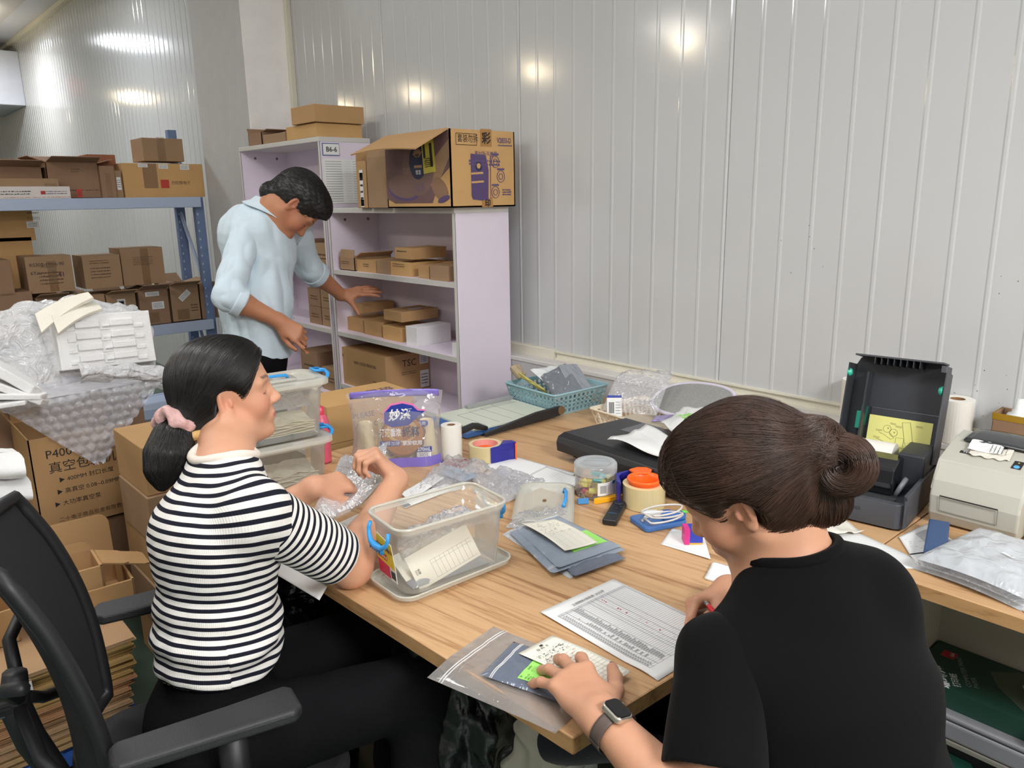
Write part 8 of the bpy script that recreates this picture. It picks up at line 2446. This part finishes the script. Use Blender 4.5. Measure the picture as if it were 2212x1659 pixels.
for k in range(5):
    q = ch * (1 - k / 4) + hp * (k / 4) + fw * (.140 + .008) + lf * -.02 - O2
    mb.lathe(M('button_blue_shirt', (150, 170, 196), 0.4), [(0.0055, 0), (0.005, .002), (.0001, .002)], 12, frame(q, lf, (0, 0, 1)))
mb.build('button', p2)
F = Field(hp - (.17, .19, 1.0), hp + (.19, .19, .03), .008)
F.lo[2] = 0.0
F.cone(hp + V3(0, 0, -.02), hp + V3(0, 0, -.05), .122, .125, 0, side=lf, wide=1.2)
for s_ in (-1, 1):
    a = hp + lf * s_ * .085 + V3(0, 0, -.07); b = V3(1.42 + .03 * s_, 3.24 + .11 * s_, .48); c = V3(1.40 + .03 * s_, 3.24 + .12 * s_, .10)
    F.cone(a, b, .09, .066, .05); F.cone(b, c, .066, .058, .03); F.cone(c, c + V3(0, 0, -.05), .058, .06, .02)
F.obj('trousers', BLACKCL, p2, disp=lambda v: .003 * nsin(v, 16, 2.0), origin=O2)
for s_ in (-1, 1):
    an = V3(1.40 + .03 * s_, 3.24 + .12 * s_, .06); G = Field(an - (.1, .1, .065), an + (.24, .1, .07), .006)
    G.cone(an + V3(-.02, 0, -.02), an + V3(.15, 0, -.028), .042, .034, .02); G.cone(an, an + V3(0, 0, .04), .042, .045, .02); G.cut(V3(0, 0, .003), (0, 0, -1)); G.obj('shoe', GLS, p2, origin=O2)

# ---------------------------------------------------------------- woman in the black top
O3 = np.array((1.12, 0.32, 0.47))
p3 = thing('person', 'seated woman in a black T-shirt with hair in a bun, wearing a watch, writing', 'person', O3)
S3 = skin_mat('skin_black_top', (198, 146, 116))
R3 = head_frame(math.radians(110), math.radians(33), math.radians(-5))
e3 = Jn(1608, 1105, 1.10)
H3 = Head(e3 - 1.0 * (-0.006 * R3[0] + 0.078 * R3[1]), R3, 1.0)
nb = V3(1.020, .505, .985); shL, shR = V3(.868, .540, .905), V3(1.110, .440, .945)
ch = V3(1.005, .435, .83); wa = V3(1.005, .385, .66); hp = V3(1.01, .345, .53)
fw = unit((0.33, 0.94, 0)); lf = unit((-0.94, 0.33, 0))
elL, wrL = V3(.735, .455, .745), V3(.762, .670, .792)
elR, wrR = V3(1.235, .60, .80), V3(1.232, .755, .790)
F = Field((.66, .18, .46), (1.34, .88, 1.28), 0.0026)
H3.add(F)
F.cone(H3.w(-.030, 0, -.045), nb + V3(0, 0, -.01), .053, .058, .035); F.cone(H3.w(.0, 0, -.08), nb + .03 * fw, .043, .045, .03)
F.cone(nb + V3(0, 0, -.03), shL, .046, .038, .06); F.cone(nb + V3(0, 0, -.025), shR, .050, .044, .06)
F.cone(nb + V3(0, 0, -.03), ch, .060, .090, .05, side=lf, wide=1.35); F.cone(ch, wa, .090, .088, .05, side=lf, wide=1.3); F.cone(wa, hp, .088, .10, .05, side=lf, wide=1.3)
for sh, el, wr in ((shL, elL, wrL), (shR, elR, wrR)):
    F.cone(sh, el, .042, .043, .03); m_ = el + (wr - el) * .3; F.cone(el, m_, .041, .043, .02); F.cone(m_, wr, .043, .0275, .02)
hl = hand(F, wrL, (0.34, 0.93, 0.06), (-0.12, 0.04, 0.99), -1, [(0.30, 0.32, 0.12), (0.26, 0.34, 0.12), (0.28, 0.34, 0.12), (0.32, 0.30, 0.12)], 1.12, 0.20, thumb=((0.70, 0.68, -0.22), (0.85, 0.45, -0.22), (0.92, 0.32, -0.12)))
hr = hand(F, wrR, (-0.78, 0.30, -0.12), (0.15, 0.62, 0.75), 1, [(0.75, 0.55, 0.35), (0.95, 0.7, 0.4), (1.1, 0.9, 0.5), (1.2, 0.9, 0.5)], 0.92, 0.04, thumb=((0.85, 0.35, -0.45), (0.95, 0.1, -0.35), (0.98, -0.05, -0.25)))
F.obj('body', S3, p3, attr={'tint': H3.tint}, origin=O3)
bf = set(p3.children); nails(p3, hl, NAILD); nails(p3, hr, NAILD); eyes(p3, H3, (1, 0, -.3)); rebase(p3, O3, bf)
# hair with bun
tie = Jn(1768, 965, 1.085)
bun = Jn(1822, 1003, 1.065)
F = Field(np.minimum(H3.c - .17, bun - .08), np.maximum(H3.c + .18, bun + .07), 0.0028)
F.ell(H3.w(-.014, 0, .046), V3(.107, .088, .095), R3, 0); F.ell(H3.w(.036, 0, .060), V3(.072, .078, .072), R3, .02)
F.cone(H3.w(-.045, 0, .01), tie, .074, .030, .05)
F.cone(H3.w(-.055, 0, -.03), H3.w(-.088, 0, -.055), .058, .038, .03)
F.cone(H3.w(-.088, .0, -.02), tie, .04, .028, .03)
for y in (-1, 1):
    F.cone(H3.w(-.030, .050 * y, -.005), tie, .032, .02, .03)
F.ell(H3.w(.130, 0, -.036), V3(.098, .14, .116), R3, .012, 'sub')
for y in (-1, 1):
    F.ell(H3.w(.010, .100 * y, -.020), V3(.044, .040, .052), R3, .008, 'sub')
F.ell(H3.w(.035, 0, -.095), V3(.09, .12, .07), R3, .012, 'sub')
hairW = F.obj('hair', HAIRBR, p3, disp=lambda v: .0018 * nsin(v, 55, 1.0), origin=O3)
def dir3(p):
    d = tie - p; n = np.linalg.norm(d, axis=1, keepdims=True)
    return d / (n + .01) + .12 * np.sin(p[:, [2]] * 90) * R3[1]
st = strands('hair_strands', hairW, HAIRBR, F, surf_pts(F, 7500, 11), dir3, 16, .0085, .0005, .0012, jit=.13, seed=12); st.location = Vector(-O3)
fly = surf_pts(F, 110, 17, lambda p: H3.loc(p)[:, 2] > .02)
st = strands('loose_hair', hairW, HAIRBR, F, fly, lambda p: dir3(p) * .8 + F.grad(p) * .35 + .25 * R3[0], 10, .008, .00028, .0018, jit=.9, seed=13, free=7); st.location = Vector(-O3)
fr = surf_pts(F, 160, 21, lambda p: (H3.loc(p)[:, 0] > .045) & (H3.loc(p)[:, 2] > .04))
st = strands('fringe_wisps', hairW, HAIRBR, F, fr, lambda p: R3[0] * .9 + V3(0, 0, -.9) + .3 * R3[1], 12, .0075, .0004, .002, jit=1.2, seed=23, free=11); st.location = Vector(-O3)
G = Field(bun - .075, bun + .075, .0026)
ba = unit(np.cross(unit(bun - tie), V3(0, 0, 1)) * .6 + unit(Jn(1822, 1003, 1.0) - bun) * .9); bu = unit(np.cross(ba, (0, 0, 1))); bv = np.cross(ba, bu)
ring_ = [bun + (bu * math.cos(a) + bv * math.sin(a)) * (.026 - .0035 * a / 6.28) + ba * (.005 * a / 6.28) for a in np.linspace(0, 11, 34)]
G.chain(ring_, list(np.linspace(.0165, .0125, 34)), .006)
G.cone(tie, bun - .012 * ba, .022, .024, .012)
bunO = G.obj('hair_bun', HAIRBR, p3, disp=lambda v: .0016 * nsin(v, 120, 2.0), origin=O3)
def dirb(p):
    r_ = p - bun; r_ = r_ - (r_ @ ba)[:, None] * ba
    return np.cross(ba, r_) / (np.linalg.norm(r_, axis=1, keepdims=True) + 1e-6)
st = strands('bun_strands', bunO, HAIRBR, G, surf_pts(G, 2200, 14), dirb, 12, .0065, .0006, .0014, jit=.25, seed=15); st.location = Vector(-O3)
st = strands('loose_hair', bunO, HAIRBR, G, surf_pts(G, 260, 16), lambda p: dirb(p) * .8 + G.grad(p) * .9, 9, .006, .0004, .002, jit=1.2, seed=19, free=8); st.location = Vector(-O3)
mb = MB(); q = tie + .35 * (bun - tie); ax = unit(bun - tie); a1 = unit(np.cross(ax, (0, 0, 1))); a2 = np.cross(ax, a1)
mb.tube(M('band_yellow', (206, 172, 70), 0.5), [q - O3 + (a1 * math.cos(k * .31) + a2 * math.sin(k * .31)) * .031 for k in range(20)], .0024, 6, closed=True); mb.build('hair_band', p3, smooth=True)
# black T-shirt
TEE = cloth_mat('black_tshirt', (10, 10, 11), 0.85, 0.12, 700, 0.04)
TEE.node_tree.nodes['Principled BSDF'].inputs['Specular IOR Level'].default_value = 0.08
BLACKCL.node_tree.nodes['Principled BSDF'].inputs['Specular IOR Level'].default_value = 0.1
F = Field((.72, .12, .46), (1.36, .70, 1.06), 0.0045)
F.cone(nb + V3(.0, -.01, -.022), ch, .066, .112, .06, side=lf, wide=1.32); F.cone(ch, wa, .114, .116, .06, side=lf, wide=1.28); F.cone(wa, hp + V3(0, 0, -.03), .116, .130, .06, side=lf, wide=1.28)
F.cone(nb + V3(.0, -.01, -.022), shL + V3(.008, -.006, -.002), .060, .055, .07); F.cone(nb + V3(0, -.01, -.022), shR, .062, .056, .07); F.cone(shR, shR + V3(.03, .03, -.10), .056, .064, .05)
ringB = rim_ring(F, nb, H3.w(-.02, 0, -.06) - nb, .067, smooth=10)
F.cone(nb + V3(.0, .0, -.018), H3.w(-.01, 0, -.06), .062, .068, .006, op='sub')
F.obj('shirt', TEE, p3, disp=lambda v: .004 * nsin(v, 12, 5.0) + .004 * (.5 - np.abs(nsin(v * np.array((1, 1, .45)) + .25 * v[:, [2]] * np.array((-.6, .5, 0)), 17, 2.0))), origin=O3)
for sh, el, L_ in ((shL, elL, .150), (shR, elR, .165)):
    d = unit(el - sh); end = sh + d * L_
    G = Field(np.minimum(sh, end) - .11, np.maximum(sh, end) + .11, .0036)
    G.cone(sh + .22 * (nb - sh) + V3(0, 0, -.040), sh + V3(0, 0, -.003), .040, .056, 0); G.cone(sh, end + d * .03, .0585, .072, .02); G.cut(end, d); G.cone(end - .03 * d, end + .03 * d, .056, .070, .003, op='sub')
    G.obj('sleeve', TEE, p3, disp=lambda v: .0016 * nsin(v, 25, 5.0) + .003 * (.5 - np.abs(nsin(v * np.array((1, 1, .6)), 24, 7.0))), origin=O3)
nx = unit(H3.w(-.02, 0, -.06) - nb); na = unit(np.cross(nx, (0, 1, 0))); nb_ = np.cross(nx, na)
mb = MB(); mb.tube(TEE, [q - O3 for q in ringB], .0095, 10, closed=True)
mb.build('neckband', p3, smooth=True)
F = Field((.80, .12, .02), (1.42, 1.10, .62), .007)
F.cone(hp + V3(0, 0, -.02), hp + V3(0, 0, .01), .13, .125, 0, side=lf, wide=1.3)
for kn, an in ((V3(1.03, .78, .58), V3(.995, 1.01, .43)), (V3(1.28, .74, .54), V3(1.30, .76, .10))):
    F.cone(hp + V3(0, .02, -.02), kn, .095, .07, .05); F.cone(kn, an, .066, .05, .03)
F.obj('trousers', cloth_mat('navy_trousers', (20, 22, 34), 0.8), p3, disp=lambda v: .003 * nsin(v, 16, 2.0), origin=O3)
# trainers
SHO = M('shoe_beige', (176, 172, 156), 0.7, noise=0.04, bump=0.2, bscale=200); SOL = M('shoe_sole', (206, 202, 190), 0.6, noise=0.03)
an = V3(.985, 1.03, .40); td = unit((-.62, .70, -.34)); tu = unit(np.cross(unit(np.cross((0, 0, 1), td)), td) * -1)
G = Field(an - .20, an + .20, .004)
G.cone(an - .02 * td, an + .15 * td - .004 * tu, .048, .044, .02, side=np.cross(td, tu), wide=1.12); G.cone(an - .01 * td, an + .055 * tu, .047, .046, .03)
G.cut(an - .030 * tu, -tu)
sw = lambda v: ((v - an) @ td, (v - an) @ np.cross(td, tu), (v - an) @ tu)
def swirl(v):
    a_, b_, c_ = sw(v); r_ = np.sqrt((a_ - .07) ** 2 * .5 + (b_ - .01) ** 2 + (c_ - .02) ** 2)
    return .0035 * np.sin(r_ * 260)
sh_ = G.obj('shoe', SHO, p3, disp=swirl, origin=O3)
mb = MB(); q = an - .052 * tu - O3; sdv = np.cross(tu, td); Ts = Matrix(((td[0], sdv[0], tu[0], q[0]), (td[1], sdv[1], tu[1], q[1]), (td[2], sdv[2], tu[2], q[2]), (0, 0, 0, 1)))
mb.prism(SOL, [(x + .065, y) for x, y in rrect(.285, .108, .05, 8)], 0.0, .030, Ts)
for k in range(9): mb.box(M('sole_groove', (120, 116, 104), 0.8), (-.06 + k * .03, -.056, .004), (-.052 + k * .03, .056, .02), Ts)
mb.build('sole', sh_)
# watch on the left wrist
wd = unit(wrL - elL); hn = unit(np.array((-0.12, 0.04, 0.99)) - wd * (np.array((-0.12, 0.04, 0.99)) @ wd)); hs_ = np.cross(hn, wd)
wc = wrL - wd * .030
def wring(r0, r1, hw, mat, name):
    mb = MB()
    mb.grid(mat, lambda u, v: wc - O3 + (hs_ * math.cos(u * 6.283) * r0 + hn * math.sin(u * 6.283) * r1) + wd * hw * (2 * v - 1), 48, 4, thick=-.0022)
    return mb.build(name, wt, smooth=True)
wt = thing('smart_watch', 'silver smart watch with black screen and brown strap on her left wrist', 'watch', O3)
wring(.0345, .0330, .010, M('strap_brown', (84, 70, 64), 0.55, noise=0.04), 'strap')
top = wc + hn * .0335 - O3 + hs_ * -.004; Tm = Matrix(((wd[0], hs_[0], hn[0], top[0]), (wd[1], hs_[1], hn[1], top[1]), (wd[2], hs_[2], hn[2], top[2]), (0, 0, 0, 1)))
Tm = Tm @ TR(rx=0.35)
mb = MB(); mb.prism(M('watch_silver', (214, 206, 194), 0.25, metal=0.8, noise=0.0), rrect(.040, .034, .009, 6), -.003, .0075, Tm); mb.build('case', wt, bevel=.003, seg=3)
mb = MB(); mb.prism(M('watch_screen', (8, 8, 10), 0.06, noise=0.0), rrect(.036, .030, .008, 6), .0075, .0088, Tm); mb.build('screen', wt, bevel=.001)
mb = MB(); mb.lathe(M('watch_silver', (0, 0, 0)), [(.0032, 0), (.0035, .001), (.003, .003), (.0001, .003)], 16, Tm @ TR((.008, -.017, .003), rx=math.pi / 2)); mb.build('crown', wt)
# red pen in her right hand
t = thing('ballpoint_pen', 'red pen with steel tip held in the right hand of the woman in black', 'pen', Jn(1517, 1294, 1.475))
a, b = Jn(1517, 1294, 1.475), Jn(1588, 1372, 1.375); d = Vector(b - a); L = d.length
Tq = d.to_track_quat('Z', 'Y').to_matrix().to_4x4()
mb = MB(); mb.lathe(M('pen_red_plastic', (196, 36, 48), 0.3), [(.0042, .022), (.0048, .03), (.0048, .13), (.0001, .132)], 14, Tq); mb.build('barrel', t, smooth=True)
mb = MB(); mb.lathe(M('steel', (0, 0, 0)), [(.0001, 0), (.0012, .001), (.004, .012), (.0042, .022)], 14, Tq); mb.build('tip', t, smooth=True)
# stool, white container
t = thing('stool', 'round dark stool under the woman in black', 'stool', (1.13, .28, 0))
mb = MB(); mb.lathe(CH, [(.0001, .36), (.17, .36), (.18, .375), (.17, .392), (.0001, .392)], 30); mb.build('seat', t, smooth=True)
for k in range(4):
    mb = MB(); an_ = k * math.pi / 2 + .78; mb.tube(CH, [(.10 * math.cos(an_), .10 * math.sin(an_), .37), (.17 * math.cos(an_), .17 * math.sin(an_), .003)], .011, 8); mb.build('leg', t)
q = P(1250, 1640, z=.30)
t = thing('white_tube', 'white cardboard tube with black pen marks under the desk corner', 'tube', (q.x + .02, q.y + .03, 0.0))
mb = MB(); mb.lathe(M('tube_card_white', (212, 210, 206), 0.6), [(.0001, 0), (.052, 0), (.052, .36), (.049, .36), (.049, .02), (.0001, .02)], 36)
Tt = TR((0, 0, 0), rz=-2.25)
for k, pts in enumerate((((-.3, .315), (-.1, .30), (.1, .318), (.35, .305)), ((-.2, .335), (.0, .322), (.12, .338)), ((-.35, .295), (.0, .288), (.3, .292)))):
    mb.tube(INK, [(.0525 * math.cos(a), .0525 * math.sin(a), z) for a, z in pts], .0008, 4, T=Tt)
mb.build('tube_body', t)
